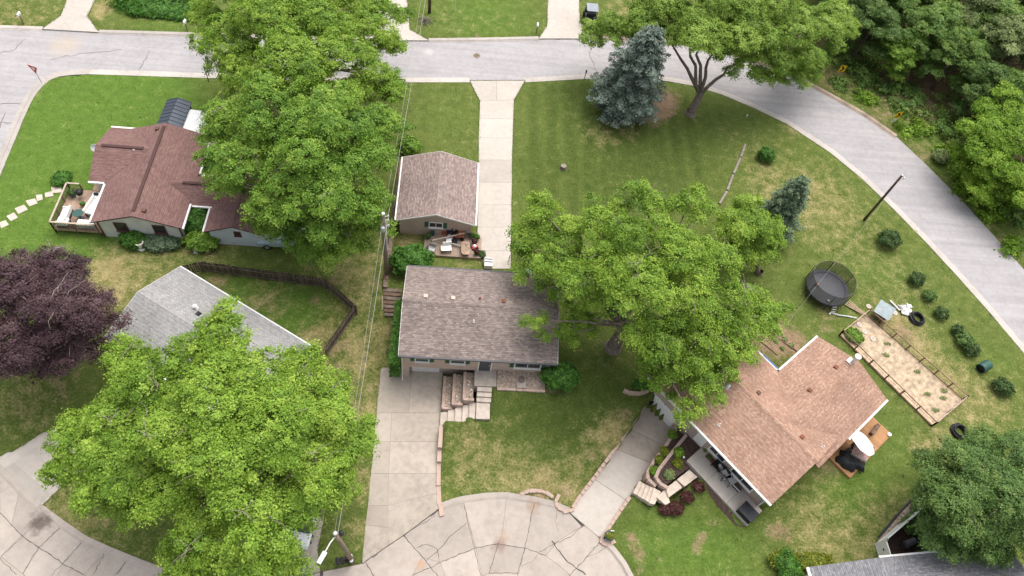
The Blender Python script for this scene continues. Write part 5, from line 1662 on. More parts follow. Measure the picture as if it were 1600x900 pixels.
shrub('hedge', 'narrow clipped hedge along the side wall of the tan house', (_hb[0], _hb[1], -1.6), .42, 3.0, 2.7, 'shrub_green', 53, .1, .8, cat='hedge', box=True)
shrub('leafy_bush', 'bright green bush against the white wall of the maroon-roofed house', G(212, 380), 1.15, .9, 1.25, 'shrub_green', 54, .1)
shrub('spreading_juniper', 'blue-green spreading juniper under the right window of the white wall', G(251, 381), 1.75, .95, .95, 'needle_green', 55, .1, 1.1)
shrub('leafy_bush', 'tall leafy bush in the gap between white wall and pale garage', G(312, 352), 1.3, 1.6, 2.0, 'shrub_green', 56, .13)
shrub('leafy_bush', 'loose green bush spilling out in front of the gap between the walls', G(318, 382), 1.4, 1.0, 1.3, 'leaf_green', 57, .13)
shrub('leafy_bush', 'deep green bush in the notch behind the linking roof', (W(330, 272, .5)[0], W(330, 272, .5)[1], 0), 1.3, 1.2, 1.6, 'shrub_green', 58, .12)
shrub('clipped_hedge', 'clipped oval hedge beside the slate-grey roof', G(1229, 895), .95, 1.5, 1.2, 'shrub_green', 59, .08, 1.4, cat='hedge', rz=.3)
shrub('flower_bush', 'yellow-green bush with white flowers behind the clipped hedge', G(1225, 878), 1.35, .7, .8, 'shrub_yellow', 60, .09)
shrub('flower_bush', 'yellow-green shrub running to the corner of the slate-grey roof', G(1270, 880), 1.5, .7, .8, 'shrub_yellow', 61, .09)
shrub('leafy_bush', 'yellow-green bush at the upper end of the white fence', G(1447, 765), .8, .8, 1.0, 'shrub_yellow', 62, .1)
for i, (px, py, lab) in enumerate([(1420, 822, 'green plants by the white fence inside the yard'), (1450, 850, 'leafy plants beside the black grill'), (1436, 800, 'climbing leaves on the inner side of the white fence'), (1465, 830, 'shrub in the shade of the dense dark tree')]):
    shrub('yard_shrub', lab, G(px, py), .9, .8, 1.0, 'leaf_dark', 63 + i, .11)
for i, (px, py, a, lab) in enumerate([(1015, 783, .55, 'dark red bush at the foot of the porch steps'), (1040, 796, .75, 'dark red bush left of the stepping pads'), (1055, 795, .8, 'largest dark red bush below the stepping pads'), (1072, 778, .7, 'dark red bush right of the stepping pads'), (1090, 762, .6, 'dark red bush against the porch slab')]):
    shrub('red_barberry', lab, G(px, py), a * .8, a * .7, .5, 'shrub_red', 70 + i, .085, 1.2, 'dark red bushes beside the porch steps')
shrub('leafy_bush', 'bright green bush by the corner of the orange-roofed house', G(1003, 602), .95, .6, .8, 'shrub_green', 76, .1)
for i, (px, py) in enumerate([(1465, 250), (1482, 238)]):
    shrub('wild_flowers', ['tall white-flowered weed on the bank across the road', 'tall green weed beside the white-flowered one on the bank'][i], G(px, py), .8, .8, 1.3, ['leaf_woodgrey', 'shrub_yellow'][i], 80 + i, .11)
shrub('garden_bed_plants', 'dense green planting in the edged bed across the street', G(255, 14), 5.2, 1.9, .6, 'shrub_green', 83, .16, .5, cat='planting')
shrub('ivy_clump', 'ivy clump by the deck of the maroon-roofed house', G(98, 282), .8, .9, .6, 'shrub_green', 84, .1)
shrub('leafy_bush', 'green shrub at the back corner of the detached garage', G(640, 236), 1.1, .9, 1.5, 'leaf_green', 85, .12)
shrub('potted_bush', 'round potted bush at the corner of the rear patio deck', G(752, 400), .36, .36, .6, 'shrub_dark', 86, .07, 1.6)

# ------------------------------------------------------------------ walls, steps and beds in front of the tan house
random.seed(5)
plain('step_concrete', (0.50, 0.43, 0.37), 0.9, 0.14, 2.0)
plain('step_shaded', (0.40, 0.35, 0.305), 0.9, 0.16, 2.0)  # the step concrete again, with shade put into its colour
SX0, SX1 = 2.85, 4.68
st = thing('stoop', 'concrete stoop and steps at the front door of the tan house', 'steps', (3.8, 24.8, -.86))
si = st.matrix_basis.inverted()


def wpart(mb, name, mat, parent, root=None, **k):
    inv = (root or parent).matrix_basis.inverted()
    mb.v = [tuple(inv @ Vector(p)) for p in mb.v]
    return mb.build(name, MATS[mat], parent, **k)


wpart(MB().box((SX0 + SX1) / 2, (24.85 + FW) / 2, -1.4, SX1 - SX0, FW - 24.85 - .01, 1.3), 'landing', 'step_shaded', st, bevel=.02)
_ty = [(24.85, 24.47, -.29), (24.47, 24.09, -.48), (24.09, 23.71, -.67)]
for ya, yb, zz in _ty:
    wpart(MB().box(3.72, (ya + yb) / 2, zz - .9, 1.2, ya - yb - .006, .9), 'step', 'step_concrete', st, bevel=.015)
wpart(MB().box(3.68, 23.0, -1.7, 1.12, 1.4, .84), 'landing', 'step_concrete', st, bevel=.015)
lo = [(0.28, 23.15, 21.75), (0.86, 23.25, 21.85), (1.44, 23.42, 21.98), (2.02, 23.58, 22.15), (2.58, 23.72, 22.3), (3.1, 23.8, 22.4)]
for k in range(5):
    x0, a0, b0 = lo[k]
    x1, a1, b1 = lo[k + 1]
    zz = -1.92 + k * .2
    wpart(MB().prism([(x0, b0), (x1 - .008, b1), (x1 - .008, a1), (x0, a0)], zz - .7, zz), 'step', 'step_concrete', st, bevel=.012)
# three terraced gravel beds held by timber-coloured walls
tb = thing('terraced_beds', 'three terraced gravel beds between driveway and front steps', 'planter', (1.6, 24.6, -2.1))
for k, (xa, xb, zz) in enumerate([(.30, 1.10, -1.62), (1.10, 1.95, -1.12), (1.95, 2.84, -.62)]):
    yb = 23.3 + .22 * k
    wpart(MB().box((xa + xb) / 2 + .1, (yb + FW) / 2 + .1, -2.4, xb - xa - .22, FW - yb - .25, zz + 2.33), 'gravel_bed', 'gravel', tb)
    wpart(MB().box(xa + .13, (yb + FW) / 2, -2.4, .24, FW - yb - .02, zz + 2.46), 'bed_wall', 'block_pink', tb, bevel=.02)
    wpart(MB().box((xa + xb) / 2 + .1, yb + .09, -2.4, xb - xa - .05, .2, zz + 2.45), 'bed_wall', 'block_pink', tb, bevel=.02)
    for i in range(9):
        rr_ = random.uniform(.05, .10)
        wpart(MB().lathe([(rr_ * .5, 0), (rr_, rr_ * .5), (rr_ * .7, rr_ * .95), (.01, rr_ * 1.1)], 7, random.uniform(xa + .3, xb - .15), random.uniform(yb + .3, FW - .3), zz - .08), 'stone', 'pale_metal' if i % 3 == 0 else 'block_pink', tb)
# gravel strip with edging under the right-hand front window
gs = thing('gravel_strip', 'tan gravel strip with paving edge under the front picture window', 'garden bed', (7.0, 25.4, 0))
wpart(MB().prism([(4.72, 24.75), (8.7, 24.75), (8.7, FW + .02), (4.72, FW + .02)], -.9, lambda x, y: .03 - .12 * (26.1 - y)), 'gravel_bed', 'gravel', gs)
for k in range(5):
    wpart(MB().box(5.12 + k * .8, 24.66, -.9, .78, .18, .86), 'edging_block', 'block_pink', gs, bevel=.015)
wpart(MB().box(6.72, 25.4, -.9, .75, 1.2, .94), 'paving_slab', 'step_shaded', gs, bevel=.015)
wpart(MB().lathe([(.14, 0), (.26, .12), (.28, .3), (.22, .34), (.0, .25)], 14, 6.72, 25.5, .02), 'urn', 'timber_grey', gs)

# block walls along the driveways: every block its own piece
blk = MB().box(0, 0, 0, .452, .26, 1.0).build('block', MATS['block_pink'], bevel=.025)
blk_me = blk.data
bpy.data.objects.remove(blk)


class _M:
    data = blk_me


def block_wall(name, label, px, ztop, plane_or_none, zbot, lens=(.42, .46), w=1.0):
    """px polyline; ztop(x, y), zbot(x, y)"""
    pts = []
    for a, bq in px:
        z = 0
        for _ in range(10):
            p = W(a, bq, z)
            z = .5 * z + .5 * ztop(p[0], p[1])
        pts.append(np.array(p[:2]))
    t = thing(name, label, 'wall', (pts[0][0], pts[0][1], zbot(*pts[0])))
    seg = 0
    pos = pts[0].copy()
    acc = []
    total = [0]
    for i in range(1, len(pts)):
        total.append(total[-1] + np.linalg.norm(pts[i] - pts[i - 1]))
    s = 0.0
    while s < total[-1]:
        L_ = random.uniform(*lens)
        m_ = min(s + L_ / 2, total[-1])
        i = max(1, next((k for k in range(1, len(total)) if total[k] >= m_), len(total) - 1))
        u = (m_ - total[i - 1]) / (total[i] - total[i - 1])
        c = pts[i - 1] + (pts[i] - pts[i - 1]) * u
        d = pts[i] - pts[i - 1]
        zt, zb = ztop(*c) + random.uniform(-.02, .02), zbot(*c) - .2
        piece('block', _M, t, tuple(Vector((c[0], c[1], zb)) - Vector(t.matrix_basis.translation)), math.atan2(d[1], d[0]) + random.uniform(-.03, .03), (L_ / .46 , w, max(.15, zt - zb)))
        s += L_
    return t


offh = lambda dx, dy, up: (lambda x, y: max(hq(x + dx, y + dy), hq(x, y)) + up)
block_wall('block_wall', 'long low block wall between the front driveway and the front lawn', [(690, 664), (687, 700), (685, 750), (686, 775), (689, 795)], lambda x, y: base_h(1.4, y) + .10, None, fd_plane, (.9, 1.9), 1.25)
_k = lambda x, y: float(base_h(x - .8, y + .5)) * .75 + .75 * rd_plane(x, y) * .33 + .08
block_wall('block_wall', 'pink block wall along the upper side of the sunken driveway', [(1008, 634), (985, 665), (962, 700), (930, 744), (905, 777), (893, 797), (884, 799), (872, 793), (868, 784), (872, 776)], lambda x, y: max(rd_plane(x, y) + .16, min(float(base_h(x - .5, y + .4)) + .08, rd_plane(x, y) + .9)), None, lambda x, y: rd_plane(x, y) - .05)
block_wall('block_wall', 'pink block wall on the lawn side of the sunken driveway', [(985, 776), (968, 800), (952, 824), (941, 838), (940, 848), (950, 851), (958, 847)], lambda x, y: max(rd_plane(x, y) + .16, min(float(base_h(x + .3, y - .2)) + .06, rd_plane(x, y) + .5)), None, lambda x, y: rd_plane(x, y) - .05)
block_wall('block_wall', 'short curved block wall by the bins at the garage corner', [(975, 609), (985, 613), (1000, 614), (1012, 610)], lambda x, y: float(base_h(x, y)) + .35, None, lambda x, y: float(base_h(x, y)))
rock = MB().lathe([(.12, 0), (.2, .08), (.17, .17), (.05, .2)], 7).build('rock', MATS['block_pink'])
rock_me = rock.data
bpy.data.objects.remove(rock)


class _RK:
    data = rock_me


re_ = thing('stone_edging', 'row of small stones around the bare bed at the top of the court', 'edging', G(840, 770))
for k in range(15):
    q = [(816, 772), (825, 768), (835, 767), (845, 768), (855, 771), (862, 776)]
    f_ = k / 14 * (len(q) - 1)
    i = min(int(f_), len(q) - 2)
    a = lerp_px(q[i], q[i + 1], f_ - i)
    p = G(*a)
    piece('stone', _RK, re_, tuple(Vector(p) - Vector(re_.matrix_basis.translation)), random.uniform(0, 6), (random.uniform(.7, 1.1), random.uniform(.7, 1.1), random.uniform(.6, 1)))

# timber steps, ties and edging along the west side
ts = thing('timber_steps', 'weathered timber garden steps beside the tan house', 'steps', G(612, 490))
for k in range(7):
    a, bq = G(598 + k * .3, 453 + k * 6.4), G(629, 453 + k * 6.4)
    zz = hq((a[0] + bq[0]) / 2, a[1]) + .12
    wpart(MB().box((a[0] + bq[0]) / 2, a[1], zz - .8, bq[0] - a[0] - .1, .34, .8), 'step', 'timber_brown' if k % 2 else 'timber_grey', ts, bevel=.02)
wpart(MB().tube([W(597, 462, .3), W(597, 494, -.9)], .045, 6), 'handrail', 'tan_trim', ts)
for q in ((597, 463, .3), (597, 493, -.9)):
    p = W(*q)
    wpart(MB().cyl((p[0], p[1], p[2] - 1.2), p, .04), 'post', 'tan_trim', ts)
tl = thing('timber_edging', 'line of old brown timbers running from the garage to the garden steps', 'edging', G(610, 400))
tpx = [(627, 252), (622, 290), (616, 330), (611, 370), (606, 410), (602, 440), (601, 452)]
for k in range(len(tpx) - 1):
    p, q = G(*tpx[k]), G(*tpx[k + 1])
    d = np.array(q) - np.array(p)
    L_ = float(np.linalg.norm(d[:2]))
    for row_ in range(2):
        wpart(MB().box((p[0] + q[0]) / 2 + row_ * .05, (p[1] + q[1]) / 2, (p[2] + q[2]) / 2 + row_ * .19 - .03, L_ - .03, .38, .2, math.atan2(d[1], d[0])), 'tie', 'timber_brown' if (k + row_) % 2 else 'timber_grey', tl, bevel=.015)
lg = thing('edging_log', 'broken line of pale edging logs lying across the lawn', 'log', G(1146, 272))
for a, bq in [((1164, 226), (1157, 246)), ((1156, 248), (1146, 272)), ((1145, 274), (1136, 298)), ((1135, 300), (1124, 319))]:
    p, q = G(*a, .06), G(*bq, .06)
    wpart(MB().tube([p, q], .13, 8), 'log', 'bark_pale', lg)

# ------------------------------------------------------------------ poles, lamps and wires
plain('pole_wood', (0.24, 0.185, 0.14), 0.95, 0.25, 2.0, 18.0)
plain('pole_dark', (0.10, 0.068, 0.050), 0.95, 0.25, 2.0, 18.0)
plain('wire', (0.36, 0.35, 0.33), 0.6, 0.1)


def pole(name, label, base, h, r0, r1, mat, lean=(0, 0)):
    t = thing(name, label, 'pole', base)
    MB().tube([(0, 0, -.6), (lean[0] * .5, lean[1] * .5, h * .5), (lean[0], lean[1], h)], [r0, (r0 + r1) / 2, r1], 10).build('pole', MATS[mat], t, smooth=True)
    MB().cyl((lean[0], lean[1], h), (lean[0], lean[1], h + .04), r1 * 1.05, r1 * .6, 10).build('pole_cap', MATS['galvanised'], t)
    return t


ub = G(604.5, 431)
up_ = pole('utility_pole', 'tall wooden utility pole beside the detached garage', ub, 8.9, .2, .15, 'pole_wood')
for k, (zz, s) in enumerate([(8.6, 1), (8.1, 1), (7.4, 1)]):
    MB().cyl((.14, -.05, zz), (.42, -.05, zz + .05), .035).cyl((.40, -.05, zz - .06), (.40, -.05, zz + .18), .06, .045).build('insulator', MATS['white_plastic'], up_)
MB().cyl((.18, -.12, 4.2), (.18, -.12, 8.0), .05).build('conduit', MATS['white_plastic'], up_)
MB().lathe([(.14, 0), (.2, .05), (.2, .5), (.12, .58), (.0, .6)], 12, -.05, -.32, 7.0).build('transformer_can', MATS['galvanised'], up_)
lb = G(551, 877)
lp = pole('street_lamp', 'leaning wooden street-lamp pole with long metal arm by the court', lb, 8.7, .19, .14, 'pole_wood', (-.45, -.1))
ltop = Vector(lb) + Vector((-.41, -.09, 8.0))
lamp_end = Vector(W(507, 864, ltop.z + .55))
mid_ = (ltop + lamp_end) / 2 + Vector((0, 0, .35))
wpart(MB().tube([ltop, ltop * .6 + mid_ * .4 + Vector((0, 0, .15)), mid_, lamp_end], .045, 8), 'arm', 'pale_metal', lp)
dv = (lamp_end - ltop)
az = math.atan2(dv.y, dv.x)
wpart(MB().box(lamp_end.x + .3 * math.cos(az), lamp_end.y + .3 * math.sin(az), lamp_end.z - .1, .78, .3, .16, az).box(lamp_end.x + .25 * math.cos(az), lamp_end.y + .25 * math.sin(az), lamp_end.z + .06, .5, .2, .07, az), 'lamp_head', 'white_plastic', lp, bevel=.04)
wpart(MB().lathe([(.16, 0), (.17, .4), (.12, .48), (0, .5)], 10, ltop.x + .25, ltop.y + .2, ltop.z - .4), 'transformer_can', 'black_plastic', lp)
p1 = G(1350, 344)
pp = pole('wooden_pole', 'bare dark wooden pole leaning beside the road bend', p1, 6.9, .14, .11, 'pole_dark')
MB().cyl((.05, -.08, 6.5), (.3, -.1, 6.6), .03).cyl((.28, -.1, 6.5), (.28, -.1, 6.75), .06).build('insulator', MATS['white_plastic'], pp)
npb = G(671, 20)
np_ = pole('utility_pole', 'brown utility pole on the lawn across the street', npb, 9.0, .19, .14, 'pole_dark')
ptop = lambda b_, h, dx=0, dy=0: (b_[0] + dx, b_[1] + dy, b_[2] + h)


def wire(name, label, a, bq, sag, r=.010):
    pts = [tuple(np.array(a) + (np.array(bq) - np.array(a)) * t - np.array([0, 0, sag * 4 * t * (1 - t)])) for t in np.linspace(0, 1, 15)]
    o = MB().tube(pts, r, 5).build(name, MATS['wire'])
    return tag(o, label, 'wire', 'overhead wires')


wire('overhead_wire', 'thick pale wire from the garage pole across the street', ptop(ub, 8.65, .4), ptop(npb, 8.6, .4), .5, .015)
wire('overhead_wire', 'thin wire left of the thick one crossing the street', ptop(ub, 8.15, -.05), ptop(npb, 8.1, -.1), .5)
wire('overhead_wire', 'thick pale wire from the garage pole down to the street lamp', ptop(ub, 8.65, .4), tuple(ltop + Vector((.1, 0, .45))), .5, .015)
wire('overhead_wire', 'thin wire beside the thick one towards the street lamp', ptop(ub, 8.15, -.05), tuple(ltop + Vector((-.15, 0, .1))), .5)
wire('overhead_wire', 'wire from the bare wooden pole over the trampoline to the orange roof', ptop(p1, 6.6, .2), W(1190, 556, 2.9), .35, .007)

# ------------------------------------------------------------------ signs, mailboxes and street bits
plain('sign_red', (0.60, 0.03, 0.04), 0.5, 0.06)
plain('sign_yellow', (0.72, 0.47, 0.02), 0.5, 0.06)
plain('sign_white', (0.75, 0.75, 0.74), 0.5, 0.05)
plain('sign_black', (0.012, 0.012, 0.012), 0.6, 0.1)
yb_ = G(66, 131)
ys = thing('yield_sign', 'red-bordered triangular yield sign at the street corner', 'sign', yb_, R_(-18))
MB().cyl((0, 0, -.2), (0, 0, 2.2), .035).build('post', MATS['galvanised'], ys)


def tri(s, y, z0):
    return [(-s * .5, y, z0 + s * .866), (s * .5, y, z0 + s * .866), (0, y, z0)]


mb = MB()
f_, b_ = tri(1.1, -.05, 1.3), tri(1.1, -.035, 1.3)
mb.add(f_ + b_, [(2, 1, 0), (3, 4, 5), (0, 1, 4, 3), (1, 2, 5, 4), (2, 0, 3, 5)])
pl = mb.build('sign_panel', MATS['sign_red'], ys)
mb = MB()
mb.add(tri(.5, -.056, 1.66), [(2, 1, 0)])
mb.build('sign_centre', MATS['sign_white'], pl)


def chevron(name, label, base, rz, extra=False):
    t = thing(name, label, 'sign', base, rz)
    MB().box(0, 0, -.2, .07, .07, 1.75).build('post', MATS['galvanised'], t)
    p_ = MB().box(0, -.05, .75, .8, .02, .95).build('sign_panel', MATS['sign_yellow'], t, bevel=.008)
    y = -.064
    MB().add([(-.3, y, .85), (-.05, y, .85), (.28, y, 1.22), (-.05, y, 1.6), (-.3, y, 1.6), (.02, y, 1.22)], [(0, 1, 2, 5), (5, 2, 3, 4)]).build('arrow', MATS['sign_black'], p_)
    if extra:
        MB().box(0, -.05, .28, .45, .02, .42).build('lower_plate', MATS['sign_white'], t)
    return t


chevron('arrow_sign', 'yellow arrow sign with black chevron nearest the woods', G(1308, 120), R_(8))
chevron('arrow_sign', 'yellow arrow sign over a small white plate on the verge', G(1394, 192), R_(14), True)


def mailbox(label, base, rz=0, color='white_plastic'):
    t = thing('mailbox', label, 'mailbox', base, rz)
    MB().box(0, 0, -.2, .1, .1, 1.25).build('post', MATS['timber_grey'], t)
    mb = MB()
    n = 8
    prof = [(-.11, 1.05), (.11, 1.05)] + [(.11 * math.cos(math.pi * k / n), 1.2 + .11 * math.sin(math.pi * k / n)) for k in range(n + 1)]
    v = [(x, -.28, z) for x, z in prof] + [(x, .28, z) for x, z in prof]
    k = len(prof)
    mb.add(v, [tuple(range(k)), tuple(range(2 * k - 1, k - 1, -1))] + [(i, k + i, k + (i + 1) % k, (i + 1) % k) for i in range(k)])
    bx_ = mb.build('box', MATS[color], t)
    MB().box(.125, -.1, 1.1, .015, .04, .22).build('flag', MATS['sign_red'], bx_)
    return t


mailbox('white mailbox on the lawn at the top left', G(37, 37))
mailbox('white mailbox in a small bed below the planted bed', G(293, 48))
mailbox('white mailbox beside the tan driveway across the street', G(838, 52))
for nm, lab, px_, h, mt, cat in [('sign_post', 'thin dark post by the kerb left of the tall tree', (326, 127), 1.9, 'sign_black', 'post'), ('marker_post', 'thin dark marker post by the kerb left of the blue spruce', (913, 124), 1.3, 'sign_black', 'post'),
                                 ('clean_out_pipe', 'short white pipe standing in the lawn by the road bend', (1166, 183), .35, 'white_plastic', 'pipe'), ('clothes_pole', 'white pole on the lawn across the street', (711, 16), 2.2, 'white_plastic', 'pole')]:
    t = thing(nm, lab, cat, G(*px_))
    MB().cyl((0, 0, -.2), (0, 0, h), .05 if h < 1 else .04).build('shaft', MATS[mt], t)
    MB().box(0, -.02, h - .06 if h < 1 else h - .35, .14 if h < 1 else .16, .05, .1 if h < 1 else .34).build('cap' if h < 1 else 'plate', MATS[mt], t)
mr = thing('mailbox_row', 'row of black mailboxes at the foot of the street lamp', 'mailboxes', G(540, 880), R_(15))
MB().box(0, 0, .95, 1.3, .3, .06).build('board', MATS['timber_grey'], mr)
for s in (-.5, .5):
    MB().box(s, 0, -.2, .1, .1, 1.15).build('post', MATS['timber_grey'], mr)
for k in range(4):
    bx_ = MB().box(-.48 + k * .32, 0, 1.01, .24, .52, .24).build('box', MATS['black_plastic' if k < 3 else 'white_plastic'], mr, bevel=.04)
    MB().box(-.48 + k * .32, -.268, 1.04, .2, .015, .18).build('lid', MATS['black_plastic' if k < 3 else 'white_plastic'], bx_)
mc = thing('manhole_cover', 'round dark manhole cover in the middle of the main road', 'manhole', (*W(745, 87, ROAD_Z)[:2], ROAD_Z))
MB().cyl((0, 0, -.05), (0, 0, .012), .46, .46, 24).build('rim', MATS['old_concrete'], mc)
lid = MB().cyl((0, 0, -.04), (0, 0, .02), .36, .36, 24).build('lid', MATS['timber_grey'], mc)
for k in range(5):
    MB().box(0, -.24 + k * .12, .02, .5 - abs(k - 2) * .09, .04, .012).build('rib', MATS['timber_grey'], lid)
sk = thing('stick_pile', 'small pile of cut sticks on the lawn across the street', 'brush pile', G(664, 33))
for k in range(26):
    a = random.uniform(0, 3.14)
    L_ = random.uniform(.5, 1.0)
    c = (random.gauss(0, .25), random.gauss(0, .2), .06 + .012 * k)
    MB().tube([(c[0] - math.cos(a) * L_, c[1] - math.sin(a) * L_, c[2]), (c[0] + math.cos(a) * L_, c[1] + math.sin(a) * L_, c[2] + random.uniform(-.05, .1))], [.025, .012], 5).build('stick', MATS['bark_dark' if k % 2 else 'bark_pale'], sk)
sp = thing('tree_stump', 'round pale tree stump on the rear lawn', 'stump', G(880, 263))
MB().lathe([(.42, -.1), (.33, .08), (.29, .3), (.28, .38)], 14).build('stump', MATS['bark_grey'], sp)
MB().lathe([(.27, .38), (.27, .39), (.15, .4)], 14).build('cut_face', MATS['bark_pale'], sp)

# ------------------------------------------------------------------ vehicles
plain('car_white', (0.74, 0.75, 0.76), 0.25, 0.03, spec=.5)
plain('car_blue', (0.42, 0.52, 0.58), 0.25, 0.05, spec=.5)
plain('tyre', (0.012, 0.012, 0.012), 0.85, 0.2)


def car(name, label, base, rz, paint):
    t = thing(name, label, 'car', base, rz)
    prof = [(-2.2, .45), (-2.25, .75), (-2.05, .92), (-1.2, .98), (-.75, 1.42), (.75, 1.46), (1.45, 1.0), (2.1, .86), (2.22, .6), (2.15, .35)]
    mb = MB()
    rows = [(-.86, .0), (-.92, .03), (.92, .03), (.86, .0)]
    wv = []
    for y, _ in ((-.9, 0), (.9, 0)):
        for x, z in prof:
            k = 1.0 if z < 1.05 else .80
            wv.append((x, y * k, z))
    n = len(prof)
    mb.add(wv, [tuple(range(n)), tuple(range(2 * n - 1, n - 1, -1))] + [(i, n + i, n + (i + 1) % n, (i + 1) % n) for i in range(n)])
    mb.build('body', MATS[paint], t, bevel=.06)
    gl = MATS['window_glass']
    MB().add([(-1.17, -.78, 1.0), (-1.17, .78, 1.0), (-.79, .68, 1.41), (-.79, -.68, 1.41)], [(0, 1, 2, 3)]).build('rear_window', gl, t).location = (-.015, 0, .015)
    MB().add([(1.42, .78, 1.02), (1.42, -.78, 1.02), (.80, -.68, 1.44), (.80, .68, 1.44)], [(0, 1, 2, 3)]).build('windscreen', gl, t).location = (.02, 0, .02)
    for s in (-1, 1):
        MB().add([(-1.0, s * .87, 1.03), (1.2, s * .87, 1.06), (.7, s * .745, 1.40), (-.7, s * .745, 1.37)], [(0, 1, 2, 3) if s < 0 else (3, 2, 1, 0)]).build('side_window', gl, t)
        for x in (-1.4, 1.4):
            w_ = MB().cyl((x, s * .93, .33), (x, s * .70, .33), .33, .33, 18).build('wheel', MATS['tyre'], t)
            MB().cyl((x, s * .94, .33), (x, s * .92, .33), .2, .2, 14).build('rim', MATS['galvanised'], w_)
        MB().box(2.12, s * .62, .62, .12, .38, .14).build('headlight', MATS['white_plastic'], t)
        MB().box(.95, s * .98, .98, .14, .2, .13).build('wing_mirror', MATS[paint], t)
    return t


car('parked_car', 'white car parked under the big light-green tree', (*G(478, 812)[:2], -2.40), R_(82), 'car_white')
car('parked_car', 'pale blue car beside the pale garage under the tall tree', G(446, 378), R_(2), 'car_blue')
uc = thing('utility_cart', 'dark utility cart with a flat grey roof at the top edge', 'cart', G(921, 32), R_(90))
MB().box(0, 0, .35, 2.4, 1.3, .35).box(.95, 0, .7, .6, 1.2, .25).box(-.85, 0, .7, .75, 1.25, .35).build('body', MATS['black_plastic'], uc, bevel=.05)
plain('cart_roof', (0.24, 0.26, 0.30), 0.5, 0.08)
MB().box(-.1, 0, 1.85, 1.5, 1.35, .06).build('roof', MATS['cart_roof'], uc, bevel=.02)
for x in (-.8, .6):
    for s in (-.6, .6):
        MB().cyl((x, s, .7), (x * .9, s, 1.86), .03).build('roof_post', MATS['black_plastic'], uc)
        MB().cyl((x * 1.2, s * 1.02, .32), (x * 1.2, s * 1.3, .32), .32, .32, 14).build('wheel', MATS['tyre'], uc)
MB().box(-.15, 0, .7, .5, 1.1, .22).box(-.42, 0, .8, .1, 1.1, .5).build('seat', MATS['dark_trim'], uc)

# ------------------------------------------------------------------ sheds, decks and fences
plain('metal_blue', (0.062, 0.076, 0.098), 0.45, 0.1, metal=.3)
sb = W(271, 181, 1.9)
sh1 = thing('metal_shed', 'dark blue-grey metal garden shed behind the maroon-roofed house', 'shed', (sb[0], sb[1], 0), R_(-2))
gable_walls(MB(), -1.1, 1.1, -1.9, 1.9, 0, 1.85, .42, 'y', .08, .08).build('wall', MATS['metal_blue'], sh1)
srf = gable_roof(MB(), -1.15, 1.15, -2.0, 2.0, 1.9, .45, 'y', .06).build('roof', MATS['metal_blue'], sh1)
for k in range(9):
    for s in (-1, 1):
        y = -1.9 + k * .475
        MB().add([(s * 1.15, y - .03, 1.905), (s * 1.15, y + .03, 1.905), (0.01 * s, y + .03, 2.36), (0.01 * s, y - .03, 2.36), (s * 1.15, y, 1.94), (0.01 * s, y, 2.395)], [(0, 4, 5, 3), (4, 1, 2, 5), (0, 1, 4), (3, 5, 2)]).build('roof_rib', MATS['metal_blue'], srf)
MB().box(0, -1.84, .05, 1.1, .04, 1.6).build('door', MATS['metal_blue'], sh1)
wb_ = W(306, 193, 1.5)
wt = thing('white_trailer', 'white box trailer next to the dark metal shed', 'trailer', (wb_[0], wb_[1], 0), R_(-3))
MB().box(0, 0, .45, 2.3, 3.0, 1.2).build('body', MATS['white_plastic'], wt, bevel=.05)
MB().box(0, 0, 1.652, 2.36, 3.06, .06).build('roof', MATS['white_plastic'], wt, bevel=.02)
for s in (-1, 1):
    MB().cyl((s * 1.16, -.2, .33), (s * .98, -.2, .33), .33, .33, 16).build('wheel', MATS['tyre'], wt)
MB().tube([(-.6, -1.5, .45), (0, -2.5, .45), (.6, -1.5, .45)], .05, 6).build('tow_bar', MATS['dark_trim'], wt)

plain('deck_wood', (0.36, 0.255, 0.185), 0.85, 0.2, 2.0)
plain('deck_orange', (0.42, 0.225, 0.105), 0.75, 0.2, 2.0)
plain('deck_grey', (0.36, 0.275, 0.215), 0.9, 0.18, 2.0)
plain('rail_cream', (0.42, 0.35, 0.27), 0.7, 0.12)


def deck(name, label, corner, ux, L_, D_, z, mat, bw=.14, board_dir='x', zb=0.0, angle=0.0):
    """rectangular deck with single boards: corner (x, y), local x along angle"""
    t = thing(name, label, 'deck', (corner[0], corner[1], zb), angle)
    if board_dir == 'x':
        n = int(D_ / bw)
        proto = MB().box(L_ / 2, 0, 0, L_, bw - .014, .035).build('board', MATS[mat], t)
        proto.location = (0, bw / 2, z - zb)
        for k in range(1, n):
            piece('board', proto, t, (random.uniform(-.012, .012), bw / 2 + k * bw, z - zb + random.uniform(0, .004)))
    else:
        n = int(L_ / bw)
        proto = MB().box(0, D_ / 2, 0, bw - .014, D_, .035).build('board', MATS[mat], t)
        proto.location = (bw / 2, 0, z - zb)
        for k in range(1, n):
            piece('board', proto, t, (bw / 2 + k * bw, random.uniform(-.012, .012), z - zb + random.uniform(0, .004)))
    for (cx, cy, sx, sy) in [(L_ / 2, .05, L_ - .1, .06), (L_ / 2, D_ - .05, L_ - .1, .06), (.05, D_ / 2, .06, D_ - .22), (L_ - .05, D_ / 2, .06, D_ - .22)]:
        MB().box(cx, cy, max(-.1, z - zb - .25), sx, sy, min(.24, z - zb + .09)).build('rim_joist', MATS[mat], t)
    return t


# deck of the maroon-roofed house, with lattice railing
dz = .62
_d = [W(75, 347, dz + .9), W(104, 285, dz + .9), W(159, 286, dz + .9)]
dx0, dx1, dy0, dy1 = (_d[0][0] + _d[1][0]) / 2, lx0 + .3, _d[0][1], _d[1][1]
dk = deck('raised_deck', 'raised wooden deck full of furniture beside the maroon roof', (dx0, dy0), 1, dx1 - dx0, dy1 - dy0, dz, 'deck_wood')
DL, DD = dx1 - dx0, dy1 - dy0


